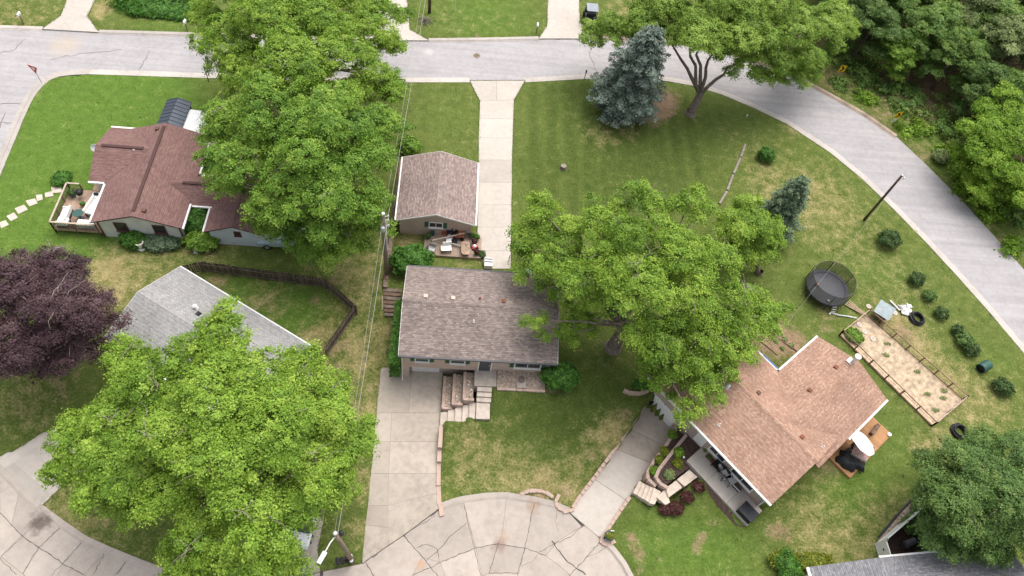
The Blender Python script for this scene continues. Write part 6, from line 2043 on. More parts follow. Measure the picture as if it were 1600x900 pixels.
def railing(t, p0, p1, z0, h, mat='rail_cream', lattice=True):
    p0, p1 = np.array(p0, float), np.array(p1, float)
    L2 = float(np.linalg.norm(p1 - p0))
    a = math.atan2(*(p1 - p0)[::-1])
    c = (p0 + p1) / 2
    MB().box(c[0], c[1], z0 + h - .05, L2, .14, .05, a).build('top_rail', MATS[mat], t)
    MB().box(c[0], c[1], z0 + .1, L2, .05, .08, a).build('bottom_rail', MATS['timber_brown'], t)
    n = max(2, int(L2 / 1.3) + 1)
    for k in range(n):
        q = p0 + (p1 - p0) * k / (n - 1)
        MB().box(q[0], q[1], -.1, .1, .1, z0 + h + .04, a).build('post', MATS['timber_brown'], t)
    m_ = int(L2 / .14)
    bal = MB().box(0, 0, z0 + .12, .035, .035, h - .16).build('baluster', MATS['timber_grey'], t)
    q = p0 + (p1 - p0) * .5 / m_
    bal.location = (q[0], q[1], 0)
    for k in range(1, m_):
        q = p0 + (p1 - p0) * (k + .5) / m_
        piece('baluster', bal, t, (q[0], q[1], 0))


railing(dk, (0.05, .05), (DL - .35, .05), dz, .92)
railing(dk, (0.05, .05), (.05, DD - .05), dz, .92)
railing(dk, (0.05, DD - .05), (1.1, DD - .05), dz, .92)
railing(dk, (1.9, DD + 1.3), (DL - .2, DD + 1.3), dz, .92)
MB().box(2.6, DD + .62, dz - .035, 1.5, 1.2, .035).build('side_landing', MATS['deck_wood'], dk)
D0 = Vector((dx0, dy0, dz + .035))


def sofa(label, p, rz, mat, wide=1.5, name='patio_sofa', cat='sofa', group=None):
    t = thing(name, label, cat, p, rz, group)
    MB().box(0, 0, .05, wide, .75, .3).build('base', MATS['dark_trim' if mat != 'black_plastic' else 'black_plastic'], t, bevel=.03)
    MB().box(0, -.03, .35, wide - .2, .62, .14).build('seat_cushion', MATS[mat], t, bevel=.05)
    MB().box(0, .32, .35, wide, .16, .5).build('backrest', MATS[mat], t, bevel=.05)
    for s in (-1, 1):
        MB().box(s * (wide / 2 - .07), -.02, .35, .14, .66, .26).build('armrest', MATS[mat], t, bevel=.04)
    return t


def round_table(label, p, r_, mat, name='patio_table', h=.72):
    t = thing(name, label, 'table', p)
    MB().lathe([(r_, h), (r_ + .01, h + .02), (r_, h + .04), (0.0, h + .045)], 20).build('table_top', MATS[mat], t)
    MB().cyl((0, 0, .03), (0, 0, h), .04).build('leg', MATS['dark_trim'], t)
    MB().lathe([(.3, 0), (.28, .03), (.05, .06)], 14).build('foot', MATS['dark_trim'], t)
    return t


def pot(label, p, r_, h, mat, plant=None, seed=1, name='flower_pot'):
    t = thing(name, label, 'flower pot', p)
    MB().lathe([(r_ * .65, 0), (r_, h * .9), (r_ * 1.08, h * .9), (r_ * 1.08, h), (r_ * .9, h), (r_ * .85, h * .85), (0, h * .84)], 14).build('pot', MATS[mat], t, smooth=False)
    if plant:
        r = np.random.default_rng(seed)
        n = 260
        d = r.normal(size=(n, 3))
        d /= np.linalg.norm(d, axis=1, keepdims=True)
        d[:, 2] = np.abs(d[:, 2])
        me = leaf_mesh('plant', d * r_ * 1.25 * r.uniform(.6, 1, (n, 1)) + np.array([0, 0, h]), d + r.normal(0, .3, d.shape), np.full(n, .07), r.normal(.5, .2, n), r=r)
        me.materials.append(MATS[plant])
        o = bpy.data.objects.new('plant', me)
        col.objects.link(o)
        o.parent = t
    return t


plain('teal_glaze', (0.03, 0.14, 0.15), 0.35, 0.15)
plain('terracotta', (0.36, 0.13, 0.07), 0.8, 0.15)
plain('red_plastic', (0.40, 0.03, 0.03), 0.5, 0.12)
plain('blue_plastic', (0.02, 0.10, 0.30), 0.45, 0.12)
plain('navy_plastic', (0.012, 0.025, 0.055), 0.5, 0.12)
plain('green_plastic', (0.03, 0.085, 0.075), 0.5, 0.12)
plain('cushion_grey', (0.46, 0.44, 0.43), 0.9, 0.12)
plain('canvas_white', (0.80, 0.79, 0.76), 0.8, 0.03)
plain('tarp_black', (0.020, 0.023, 0.028), 0.5, 0.25, 3.0)
sofa('white-cushioned patio sofa on the raised deck by the outer railing', D0 + Vector((.75, 1.25, 0)), R_(-90), 'canvas_white', 1.5)
sofa('white-cushioned chair on the raised deck next to the sofa', D0 + Vector((.85, .45, 0)), R_(180), 'canvas_white', .85, 'patio_chair', 'chair')
sofa('white lounger against the house wall on the raised deck', D0 + Vector((2.75, 2.3, 0)), R_(80), 'canvas_white', 1.8, 'patio_lounger', 'lounger')
pot('teal glazed pot at the far corner of the raised deck', D0 + Vector((.55, 3.6, 0)), .3, .45, 'teal_glaze', 'shrub_dark', 2)
t = thing('kettle_grill', 'black kettle grill on the raised deck', 'grill', D0 + Vector((1.3, 3.5, 0)))
MB().lathe([(.05, .45), (.25, .52), (.31, .68), (.31, .7), (.25, .86), (.05, .94)], 16).build('bowl', MATS['black_plastic'], t, smooth=True)
for k in range(3):
    a = k * 2.09
    MB().cyl((math.cos(a) * .3, math.sin(a) * .3, 0), (math.cos(a) * .15, math.sin(a) * .15, .55), .018).build('leg', MATS['galvanised'], t)
round_table('round glass-grey table in the middle of the raised deck', D0 + Vector((1.9, 1.25, 0)), .42, 'green_plastic')
pot('terracotta pot on the boards of the raised deck', D0 + Vector((1.7, 2.6, 0)), .18, .28, 'terracotta', 'shrub_green', 3)
t = thing('storage_bench', 'white storage bench by the near railing of the raised deck', 'bench', D0 + Vector((2.7, .45, 0)))
MB().box(0, 0, 0, 1.3, .55, .5).build('box', MATS['white_plastic'], t, bevel=.03)
MB().box(0, 0, .5, 1.36, .6, .05).build('lid', MATS['white_plastic'], t, bevel=.015)
t = thing('planter_box', 'long planter box with herbs by the near railing of the raised deck', 'planter', D0 + Vector((1.2, .38 - .05, 0)))
MB().box(0, -.02, 0, 1.3, .3, .34).build('box', MATS['timber_brown'], t)
MB().box(0, -.02, .33, 1.2, .24, .03).build('soil', MATS['mulch'], t)
t = thing('side_table', 'small white table with a dark radio on the raised deck', 'table', D0 + Vector((2.6, 3.45, 0)))
MB().box(0, 0, .45, .6, .8, .04).build('table_top', MATS['white_plastic'], t)
for sx in (-.25, .25):
    for sy in (-.35, .35):
        MB().box(sx, sy, 0, .05, .05, .45).build('leg', MATS['white_plastic'], t)
MB().box(.05, .1, .495, .3, .2, .2).build('radio', MATS['black_plastic'], t)

# stepping-stone path on the corner lawn
stp = thing('stepping_stone_path', 'line of pale square stepping stones leading to the raised deck', 'path', G(45, 322), kind='structure')
for q in [[(80, 293), (96, 293), (97, 301), (82, 302)], [(70, 302), (82, 299), (84, 307), (71, 309)], [(56, 305), (66, 304), (67, 312), (58, 315)], [(40, 314), (55, 310), (59, 318), (46, 323)], [(23, 326), (38, 320), (44, 328), (29, 335)], [(10, 338), (22, 332), (28, 340), (17, 346)], [(-2, 348), (9, 344), (14, 351), (2, 357)], [(-18, 360), (-5, 354), (0, 362), (-12, 368)]]:
    w_ = [G(*a)[:2] for a in q]
    wpart(MB().prism(w_, -.05, random.uniform(.03, .06)), 'stone', 'step_concrete', stp, bevel=.02)
ur = thing('stone_urn', 'white stone urn on the grass below the white wall', 'urn', G(222, 388))
MB().lathe([(.33, 0), (.36, .1), (.24, .2), (.27, .5), (.34, .85), (.38, .88), (.36, .95), (.3, .95), (.28, .85), (0, .84)], 16).build('urn', MATS['canvas_white'], ur)
MB().lathe([(.27, .85), (.2, .88), (0, .9)], 12).build('soil', MATS['terracotta'], ur)
for i, (px, py, lab) in enumerate([(306, 394, 'small grey garden statue before the loose bush'), (325, 394, 'low brown stone planter before the loose bush')]):
    t = thing('garden_statue' if i == 0 else 'stone_planter', lab, 'statue' if i == 0 else 'planter', G(px, py))
    if i == 0:
        MB().lathe([(.16, 0), (.16, .1), (.1, .14), (.12, .35), (.15, .5), (.06, .58), (.09, .66), (.08, .76), (0, .8)], 12).build('figure', MATS['pale_metal'], t, smooth=True)
        MB().box(0, 0, -.05, .4, .4, .08).build('plinth', MATS['old_concrete'], t)
    else:
        MB().lathe([(.25, 0), (.32, .25), (.3, .3), (.25, .28), (0, .25)], 10).build('bowl', MATS['timber_grey'], t)
        MB().lathe([(.26, .25), (.2, .3), (0, .34)], 10).build('soil', MATS['mulch'], t)

# dark picket fence round the small back yard: single pickets
plain('fence_dark', (0.085, 0.062, 0.050), 0.95, 0.3, 3.0)
plain('fence_mid', (0.13, 0.098, 0.078), 0.95, 0.3, 3.0)
fpx = [(292, 431), (318.5, 424), (510, 450), (556, 490), (510, 557)]
fw_ = [G(*q) for q in fpx]
fence = thing('picket_fence', 'dark weathered picket fence round the yard of the grey-roofed house', 'fence', fw_[1])
FO = Vector(fw_[1])
pk_ = [MB().box(0, 0, 0, .135, .02, 1.45).add([(-.0675, -.01, 1.45), (.0675, -.01, 1.45), (.0675, .01, 1.45), (-.0675, .01, 1.45), (0, -.01, 1.53), (0, .01, 1.53)], [(0, 1, 4), (2, 3, 5), (1, 2, 5, 4), (3, 0, 4, 5)]).build('picket', MATS[m_], fence) for m_ in ('fence_dark', 'fence_mid')]
pk_used = [False, False]
for i in range(len(fw_) - 1):
    p, q = Vector(fw_[i]), Vector(fw_[i + 1])
    d = q - p
    L_ = Vector((d.x, d.y, 0)).length
    a = math.atan2(d.y, d.x)
    n = int(L_ / .155)
    inward = Vector((-math.sin(a), math.cos(a), 0)) * (-1)
    for k in range(n):
        c = p + d * ((k + .5) / n)
        c.z = hq(c.x, c.y) + .05 + random.uniform(-.02, .02)
        w_ = random.randint(0, 1)
        loc = tuple(c - FO)
        if not pk_used[w_]:
            pk_used[w_] = True
            pk_[w_].location = loc
            pk_[w_].rotation_euler = (0, 0, a)
        else:
            o = piece('picket', pk_[w_], fence, loc, a + random.uniform(-.02, .02))
            o.rotation_euler = (random.uniform(-.03, .03), random.uniform(-.02, .02), a)
    side = Vector((math.sin(a), -math.cos(a), 0)) * (.05 if i != 3 else -.05)
    for zz in (.3, 1.15):
        m0 = p + side
        m1 = q + side
        mb = MB().tube([m0 + Vector((0, 0, zz)) - FO, m1 + Vector((0, 0, zz)) - FO], .045, 4)
        mb.build('rail', MATS['fence_mid'], fence)
    npst = max(2, int(L_ / 2.3) + 1)
    for k in range(npst):
        c = p + d * (k / (npst - 1)) + side * 1.8
        MB().box(c.x - FO.x, c.y - FO.y, hq(c.x, c.y) - FO.z - .2, .1, .1, 1.75, a).build('post', MATS['fence_mid'], fence)

# white vinyl fence and gate
wf = [G(1374, 876), G(1367, 851), G(1400, 823), G(1432, 796), G(1462, 771)]
vf = thing('white_fence', 'white vinyl fence with a gate beside the slate-grey roof', 'fence', wf[1])
VO = Vector(wf[1])
for i in range(len(wf) - 1):
    p, q = Vector(wf[i]), Vector(wf[i + 1])
    d = q - p
    a = math.atan2(d.y, d.x)
    L_ = Vector((d.x, d.y, 0)).length
    nb = int(L_ / .2)
    bd = None
    for k in range(nb):
        c = p + d * ((k + .5) / nb) - VO
        if bd is None:
            bd = MB().box(0, 0, .1, L_ / nb - .008, .03, 1.45).build('board', MATS['sign_white'], vf)
            bd.location, bd.rotation_euler = tuple(c), (0, 0, a)
        else:
            piece('board', bd, vf, tuple(c), a)
    c = (p + q) / 2 - VO
    for zz in (.08, 1.5):
        MB().box(c.x, c.y, c.z + zz, L_, .07, .12, a).build('rail', MATS['sign_white'], vf)
    for e in (p, q):
        e = e - VO
        MB().box(e.x, e.y, e.z - .1, .13, .13, 1.85, a).build('post', MATS['sign_white'], vf)
c = (Vector(wf[0]) + Vector(wf[1])) / 2 - VO
MB().box(c.x - .06, c.y, c.z + .95, .05, .16, .1).build('gate_latch', MATS['black_plastic'], vf)
ed = thing('plastic_edging', 'black garden edging strip along the outside of the white fence', 'edging', G(1400, 810))
eo = Vector(ed.matrix_basis.translation)
pts = [Vector(G(*q)) - eo + Vector((0, 0, .04)) for q in [(1372, 840), (1385, 825), (1400, 806), (1415, 790), (1428, 776), (1437, 764)]]
MB().tube(pts, .09, 6).build('edging_strip', MATS['black_plastic'], ed)
eb = MB().prism([G(*q)[:2] for q in [(1370, 848), (1398, 822), (1440, 786), (1440, 772), (1412, 795), (1378, 834)]], -.3, lambda x, y: hq(x, y) + .04).build('bark_strip', MATS['gravel'], None)
tag(eb, 'narrow strip of wood chips at the foot of the white fence', 'garden bed')
gl_ = thing('gas_grill', 'black gas grill inside the white fence', 'grill', G(1412, 852), R_(20))
MB().box(0, 0, .1, .9, .5, .6).build('cabinet', MATS['black_plastic'], gl_, bevel=.02)
MB().cyl((-.45, 0, .82), (.45, 0, .82), .27, .27, 14).build('hood', MATS['dark_trim'], gl_)
for s in (-1, 1):
    MB().box(s * .68, 0, .72, .42, .45, .04).build('side_shelf', MATS['black_plastic'], gl_)
yd = MB().prism([G(*q)[:2] for q in [(1372, 873), (1370, 853), (1435, 798), (1480, 790), (1560, 850), (1400, 868)]], -.5, lambda x, y: hq(x, y) + .035).build('yard_soil', MATS['mulch'], None)
tag(yd, 'dark mulched yard behind the white fence', 'garden bed', kind='structure')
for i, (px, py) in enumerate([(1432, 868), (1428, 822)]):
    pot(['terracotta pot near the slate-grey eave', 'terracotta pot of leaves inside the white fence'][i], G(px, py, .04), .3, .4, 'terracotta', 'shrub_green', 20 + i)

# ------------------------------------------------------------------ rear patio deck beside the garage
random.seed(9)
pz = .22
_d = [W(664, 367, pz), W(662, 399, pz), W(752, 403, pz), W(755, 370, pz)]
px0, px1, py0, py1 = _d[0][0], _d[2][0], (_d[1][1] + _d[2][1]) / 2, GW - .02
deck('patio_deck', 'low grey-brown patio deck cluttered with things behind the garage wall', (px0, py0), 1, px1 - px0, py1 - py0, pz, 'deck_grey', board_dir='y', zb=0.0)


def PD(px, py, z=pz + .037):
    return Vector(W(px, py, z))


t = thing('white_bench', 'white garden bench seat on the patio deck', 'bench', PD(697, 392), R_(8))
MB().box(0, 0, .4, .95, .6, .07).build('seat', MATS['canvas_white'], t, bevel=.03)
MB().box(.1, .34, .4, .8, .08, .5).build('backrest', MATS['canvas_white'], t, bevel=.02)
for sx in (-.4, .4):
    for sy in (-.22, .22):
        MB().box(sx, sy, 0, .07, .07, .4).build('leg', MATS['dark_trim'], t)
t = thing('metal_chair', 'grey metal garden chair at the left of the patio deck', 'chair', PD(675, 393), R_(-20))
MB().box(0, 0, .42, .55, .5, .05).build('seat', MATS['cushion_grey'], t, bevel=.02)
MB().box(0, .26, .45, .55, .05, .5).build('backrest', MATS['cushion_grey'], t, bevel=.02)
for sx in (-.24, .24):
    for sy in (-.22, .22):
        MB().cyl((sx, sy, 0), (sx, sy, .42), .02).build('leg', MATS['black_plastic'], t)
t = thing('metal_chair', 'dark metal chair behind the grey one on the patio deck', 'chair', PD(670, 396), R_(60))
MB().box(0, 0, .42, .5, .5, .04).build('seat', MATS['dark_trim'], t)
MB().box(0, .25, .45, .5, .04, .45).build('backrest', MATS['dark_trim'], t)
for sx in (-.22, .22):
    for sy in (-.2, .2):
        MB().cyl((sx, sy, 0), (sx, sy, .42), .018).build('leg', MATS['black_plastic'], t)
t = thing('loose_plank', 'long pale plank lying across the clutter on the patio deck', 'plank', PD(703, 372, .95))
a, bq = PD(674, 376, .85), PD(727, 364, 1.05)
wpart(MB().tube([a, bq], .06, 4), 'plank', 'tan_trim', t)
wpart(MB().box(a.x, a.y, pz + .03, .1, .1, .75).box(bq.x, bq.y, pz + .03, .1, .1, .95), 'trestle', 'timber_grey', t)
t = thing('bent_board', 'curved dark-edged board on the patio deck', 'board', PD(712, 384))
pts = [PD(702, 380, .5), PD(708, 381, .52), PD(715, 383, .5), PD(721, 386, .42)]
wpart(MB().tube(pts, .07, 4), 'board', 'cushion_grey', t)
wpart(MB().box(pts[0].x, pts[0].y, pz + .03, .12, .3, .36).box(pts[3].x, pts[3].y, pz + .03, .12, .3, .3), 'support', 'timber_grey', t)
t = thing('wooden_table', 'long oval wooden table top near the right of the patio deck', 'table', PD(727, 392), R_(4))
mb = MB()
poly = [(.42 * math.copysign(abs(math.cos(k * .314)) ** .6, math.cos(k * .314)), .75 * math.copysign(abs(math.sin(k * .314)) ** .6, math.sin(k * .314))) for k in range(20)]
mb.prism(poly, .45, .5)
mb.build('table_top', MATS['deck_wood'], t)
for s in (-.45, .45):
    MB().box(0, s, 0, .5, .08, .45).build('leg', MATS['timber_grey'], t)
t = thing('riding_mower', 'orange-red mower with black seat against the garage wall', 'mower', PD(714, 370), R_(0))
MB().box(0, 0, .2, 1.3, .65, .3).build('body', MATS['terracotta'], t, bevel=.06)
MB().box(.35, 0, .5, .55, .5, .25).build('engine_hood', MATS['terracotta'], t, bevel=.06)
MB().box(-.3, 0, .5, .4, .42, .12).box(-.48, 0, .6, .1, .42, .35).build('seat', MATS['black_plastic'], t, bevel=.03)
for x in (-.45, .45):
    for s in (-.38, .38):
        MB().cyl((x, s - .07, .2), (x, s + .07, .2), .2, .2, 12).build('wheel', MATS['tyre'], t)
MB().cyl((.02, 0, .5), (-.08, 0, .85), .02).lathe([(.16, .84), (.17, .86), (.14, .87)], 12, -.08, 0).build('steering_wheel', MATS['black_plastic'], t)
for i, (q, sx, sy, h, mt, lab, nm, cat) in enumerate([((694, 364), .5, .45, .55, 'terracotta', 'rust-red box against the garage wall', 'storage_box', 'box'), ((702, 366), .55, .5, .7, 'navy_plastic', 'navy box beside the rust-red box', 'storage_box', 'box'), ((703, 374), .45, .4, .5, 'galvanised', 'grey metal bin in the middle of the patio clutter', 'metal_bin', 'bin'),
                                                  ((701, 379), .42, .42, .45, 'white_plastic', 'white box in the middle of the patio clutter', 'storage_box', 'box'), ((710, 379), .5, .4, .3, 'black_plastic', 'black crate beside the white box', 'plastic_crate', 'crate'), ((676, 366), .35, .35, .5, 'green_plastic', 'dark green tub at the left end of the garage wall', 'plastic_tub', 'tub')]):
    t = thing(nm, lab, cat, PD(*q), R_(random.uniform(-10, 10)))
    MB().box(0, 0, 0, sx, sy, h - .05).build('box', MATS[mt], t, bevel=.02)
    MB().box(0, 0, h - .05, sx + .05, sy + .05, .05).build('lid', MATS[mt], t, bevel=.012)
for i, (q, mt, pl_, lab) in enumerate([((669, 372), 'green_plastic', 'shrub_dark', 'dark leafy pot by the left end of the garage wall'), ((737, 371), 'white_plastic', 'shrub_dark', 'white pot with dark leaves at the right end of the garage wall'), ((741, 381), 'red_plastic', 'shrub_red', 'red flower pot at the right edge of the patio deck'),
                                   ((745, 374), 'terracotta', 'shrub_green', 'terracotta pot of ferns at the right edge of the patio deck'), ((744, 397), 'black_plastic', 'shrub_red', 'pot of dark pink flowers at the corner of the patio deck'), ((731, 366), 'galvanised', 'shrub_green', 'metal tub of leaves below the garage eave')]):
    pot(lab, PD(*q), random.uniform(.2, .27), random.uniform(.28, .4), mt, pl_, 40 + i)
t = thing('push_mower', 'red and white push mower at the right of the patio deck', 'mower', PD(741, 388, .1), R_(30))
MB().box(0, 0, .12, .6, .45, .22).build('deck_shell', MATS['red_plastic'], t, bevel=.05)
MB().lathe([(.17, .34), (.18, .42), (.1, .5), (0, .51)], 12).build('engine', MATS['white_plastic'], t)
MB().tube([(-.25, .2, .3), (-.9, .2, .95), (-.9, -.2, .95), (-.25, -.2, .3)], .02, 6).build('handle', MATS['dark_trim'], t)
for x in (-.25, .25):
    for s in (-.25, .25):
        MB().cyl((x, s - .03, .12), (x, s + .03, .12), .12, .12, 12).build('wheel', MATS['tyre'], t)
# white chest behind the tan house, downpipe post, green canopy
t = thing('white_chest', 'white chest with two dark lid stripes behind the tan house', 'chest', (*W(763, 412, .3)[:2], .02))
MB().box(0, 0, 0, .7, .85, .5).build('chest', MATS['white_plastic'], t, bevel=.03)
MB().box(0, 0, .5, .74, .9, .08).build('lid', MATS['white_plastic'], t, bevel=.02)
for k in (-.1, .2):
    MB().box(0, k + .1, .582, .7, .12, .01).build('lid_stripe', MATS['dark_trim'], t)
plain('awning_green', (0.26, 0.44, 0.25), 0.6, 0.08)
cz = 2.25
ca = [W(801, 417, cz), W(876, 424, cz), W(877, 461, cz), W(868, 461, cz)]
cn = thing('green_canopy', 'pale green patio canopy behind the tan house', 'canopy', (ca[0][0] + 2, ca[0][1], 0))
wpart(MB().prism([(ca[0][0], my1 + .1), (mx1 + .55, my1 + .1), (mx1 + .55, my1 + .75), (ca[0][0], my1 + .75)], cz - .06, cz), 'canopy_sheet', 'awning_green', cn)
wpart(MB().prism([(mx1 + .08, my1 - 2.0), (mx1 + .55, my1 - 2.0), (mx1 + .55, my1 + .09), (mx1 + .08, my1 + .09)], cz - .06, cz - .004), 'canopy_side', 'awning_green', cn)
for x, y in ((ca[0][0] + .1, my1 + .68), (mx1 + .45, my1 + .68), (mx1 + .45, my1 - 1.9)):
    wpart(MB().box(x, y, 0, .09, .09, cz - .06), 'post', 'white_trim', cn)
t = thing('corner_post', 'short white post at the end of the rear driveway', 'post', G(795, 408))
MB().box(0, 0, -.1, .1, .1, 1.1).build('shaft', MATS['white_trim'], t)
MB().box(0, 0, 1.0, .14, .14, .04).build('cap', MATS['white_trim'], t)
t = thing('feeder_stand', 'thin dark bird-feeder stand beyond the end of the driveway', 'bird feeder', G(807, 408))
MB().cyl((0, 0, -.1), (0, 0, 1.6), .03).build('stem', MATS['black_plastic'], t)
MB().lathe([(.05, 1.45), (.12, 1.5), (.12, 1.65), (.16, 1.68), (0, 1.8)], 10).build('feeder', MATS['black_plastic'], t)

# ------------------------------------------------------------------ porch, pads and planters of the orange-roofed house
P_ = lambda px, py, z: Vector(W(px, py, z))
PZ = -.42
prc = [oinv @ P_(1071, 721, PZ), oinv @ P_(1165, 815, PZ)]
pya = (prc[0].y + prc[1].y) / 2
pxa, pxb = prc[0].x, prc[1].x + .3
po = thing('porch_slab', 'pale concrete porch slab along the front of the orange-roofed house', 'porch', tuple(oh.matrix_basis.translation), oang, kind='structure')
for k in range(3):
    x0, x1 = pxa + (pxb - pxa) * k / 3, pxa + (pxb - pxa) * (k + 1) / 3
    MB().box((x0 + x1) / 2, (pya + OWF - .02) / 2, -1.9, x1 - x0 - .012, OWF - .02 - pya, 1.9 + PZ).build('slab', MATS['pale_concrete'], po, bevel=.015)
plain('pad_tan', (0.55, 0.46, 0.38), 0.9, 0.12)
ps = thing('porch_steps', 'tan concrete steps and pads climbing from the sunken driveway to the porch', 'steps', G(1030, 765))
so_ = Vector(ps.matrix_basis.translation)
pads = [([(989, 770), (999, 751), (1004, 754), (996, 774)], -1.62), ([(996, 774), (1004, 754), (1010, 757), (1002, 778)], -1.5), ([(1002, 778), (1010, 757), (1016, 760), (1008, 781)], -1.38), ([(1008, 781), (1016, 760), (1022, 762), (1014, 785)], -1.26), ([(1014, 786), (1022, 762), (1033, 768), (1023, 788)], -1.14),
        ([(1026, 777), (1040, 763), (1047, 785), (1040, 789)], -1.0), ([(1040, 763), (1057, 750), (1066, 762), (1045, 777)], -.82), ([(1058, 749), (1077, 734), (1090, 745), (1070, 760)], -.62)]
for q, zz in pads:
    w_ = [W(a, bq, zz)[:2] for a, bq in q]
    wpart(MB().prism(w_, zz - .6, zz), 'pad', 'pad_tan', ps, bevel=.015)
pb = thing('planting_beds', 'two mulched planting beds with pink block rims beside the porch', 'planter', G(1055, 725))
wpart(MB().prism([W(a, bq, -1.1)[:2] for a, bq in [(1057, 672), (1068, 680), (1040, 715), (1024, 740), (1026, 750), (1036, 757), (1028, 760), (1014, 748), (1012, 738), (1022, 722)]], -2.2, -1.1), 'soil', 'mulch', pb)
wpart(MB().prism([W(a, bq, -.75)[:2] for a, bq in [(1074, 678), (1094, 699), (1072, 722), (1078, 730), (1042, 757), (1028, 748), (1027, 736), (1045, 712)]], -2.2, -.75), 'soil', 'mulch', pb)
block_wall('block_wall', 'pink block rim of the lower planting bed beside the sunken driveway', [(1057, 670), (1042, 694), (1022, 720), (1012, 738), (1013, 748), (1022, 756)], lambda x, y: -.98, None, lambda x, y: -2.0)
block_wall('block_wall', 'pink block rim of the upper planting bed below the porch', [(1073, 679), (1050, 707), (1030, 733), (1025, 745), (1032, 755), (1040, 760)], lambda x, y: -.62, None, lambda x, y: -1.3)
for i, (px, py, mt, lab) in enumerate([(1037, 706, 'shrub_yellow', 'yellow-green plant in the upper part of the lower planting bed'), (1030, 720, 'shrub_yellow', 'bright yellow-green plant in the lower planting bed'), (1022, 737, 'leaf_bright', 'green tuft at the end of the lower planting bed'), (1060, 708, 'leaf_bright', 'green plant in the upper planting bed'),
                                       (1058, 725, 'shrub_yellow', 'grassy tuft in the upper planting bed near the white lamp'), (1045, 742, 'leaf_woodgrey', 'pale grassy tuft at the end of the upper planting bed'), (1050, 680, 'leaf_green', 'small weed at the top of the lower planting bed')]):
    z0 = -1.1 if px < 1052 and py < 740 and i in (0, 1, 2, 6) else -.75
    shrub('bed_plant', lab, W(px, py, z0), .42, .42, .35, mt, 90 + i, .085, 1.1)
t = thing('garden_light', 'small white garden light in the upper planting bed', 'lamp', W(1066, 717, -.75))
MB().cyl((0, 0, -.1), (0, 0, .35), .03).build('stake', MATS['galvanised'], t)
MB().lathe([(.06, .35), (.1, .4), (.08, .48), (0, .5)], 10).build('globe', MATS['white_plastic'], t)
OP = lambda px, py: Vector(W(px, py, PZ + .01))
for i, (px, py, lab) in enumerate([(1131, 744, 'grey-cushioned porch recliner nearer the door'), (1139, 752, 'grey-cushioned porch recliner nearer the bench')]):
    t = thing('porch_recliner', lab, 'chair', OP(px, py), oang + R_(62 + i * 14), 'grey-cushioned porch recliners')
    t.matrix_basis = t.matrix_basis @ Matrix.Scale(1.25, 4)
    MB().box(0, 0, .3, .62, .6, .1).build('seat_cushion', MATS['cushion_grey'], t, bevel=.03)
    MB().box(0, .5, .36, .62, .5, .09, tilt=Matrix.Rotation(R_(35), 3, 'X')).build('backrest', MATS['cushion_grey'], t, bevel=.03)
    for sx in (-.33, .33):
        MB().box(sx, .1, .48, .06, .7, .05).build('armrest', MATS['dark_trim'], t)
        for sy in (-.25, .35):
            MB().box(sx, sy, 0, .05, .05, .5).build('leg', MATS['dark_trim'], t)
t = thing('porch_bench', 'black porch bench behind the recliners', 'bench', oh.matrix_basis @ Vector(((oinv @ OP(1128, 731)).x, OWF - .42, PZ + .01)), oang)
MB().box(0, 0, .38, 1.5, .5, .06).build('seat', MATS['black_plastic'], t)
MB().box(0, .22, .44, 1.5, .05, .4).build('backrest', MATS['black_plastic'], t)
for sx in (-.7, .7):
    MB().box(sx, 0, 0, .07, .45, .4).build('leg', MATS['black_plastic'], t)
t = thing('window_ledge_planter', 'long dark planter trough against the porch wall', 'planter', oh.matrix_basis @ Vector((olen - 3.0, OWF - .35, PZ + .01)), oang)
MB().box(0, 0, 0, 1.9, .3, .36).build('trough', MATS['dark_trim'], t)
MB().box(0, 0, .34, 1.8, .22, .04).build('soil', MATS['mulch'], t)
MB().box(0, -.16, .3, 1.94, .03, .09).build('white_rim', MATS['white_trim'], t)
t = thing('door_mat', 'brown door mat on the porch', 'mat', OP(1111, 717), oang)
MB().box(0, 0, 0, .95, .5, .02).build('mat', MATS['timber_brown'], t)
MB().box(0, 0, .019, .85, .4, .006).build('mat_weave', MATS['rust'], t)
t = thing('storage_box', 'large black storage box at the end of the porch', 'box', OP(1165, 803), oang)
MB().box(0, 0, 0, 1.3, 1.0, .6).build('box', MATS['tarp_black'], t, bevel=.05)
MB().box(0, 0, .6, 1.36, 1.06, .07).build('lid', MATS['tarp_black'], t, bevel=.03)
sb_ = MB().prism([G(*q)[:2] for q in [(1098, 754), (1108, 750), (1168, 812), (1165, 824), (1150, 822), (1120, 790)]], -1.6, lambda x, y: hq(x, y) + .03).build('mulch_strip', MATS['mulch'], None)
tag(sb_, 'dark mulch strip along the outer edge of the porch slab', 'garden bed', kind='structure')
pot('small green pot on the white step by the porch door', oh.matrix_basis @ Vector(((oinv @ OP(1121, 704)).x, OWF - .25, PZ + .01)), .13, .2, 'green_plastic', 'shrub_green', 55)

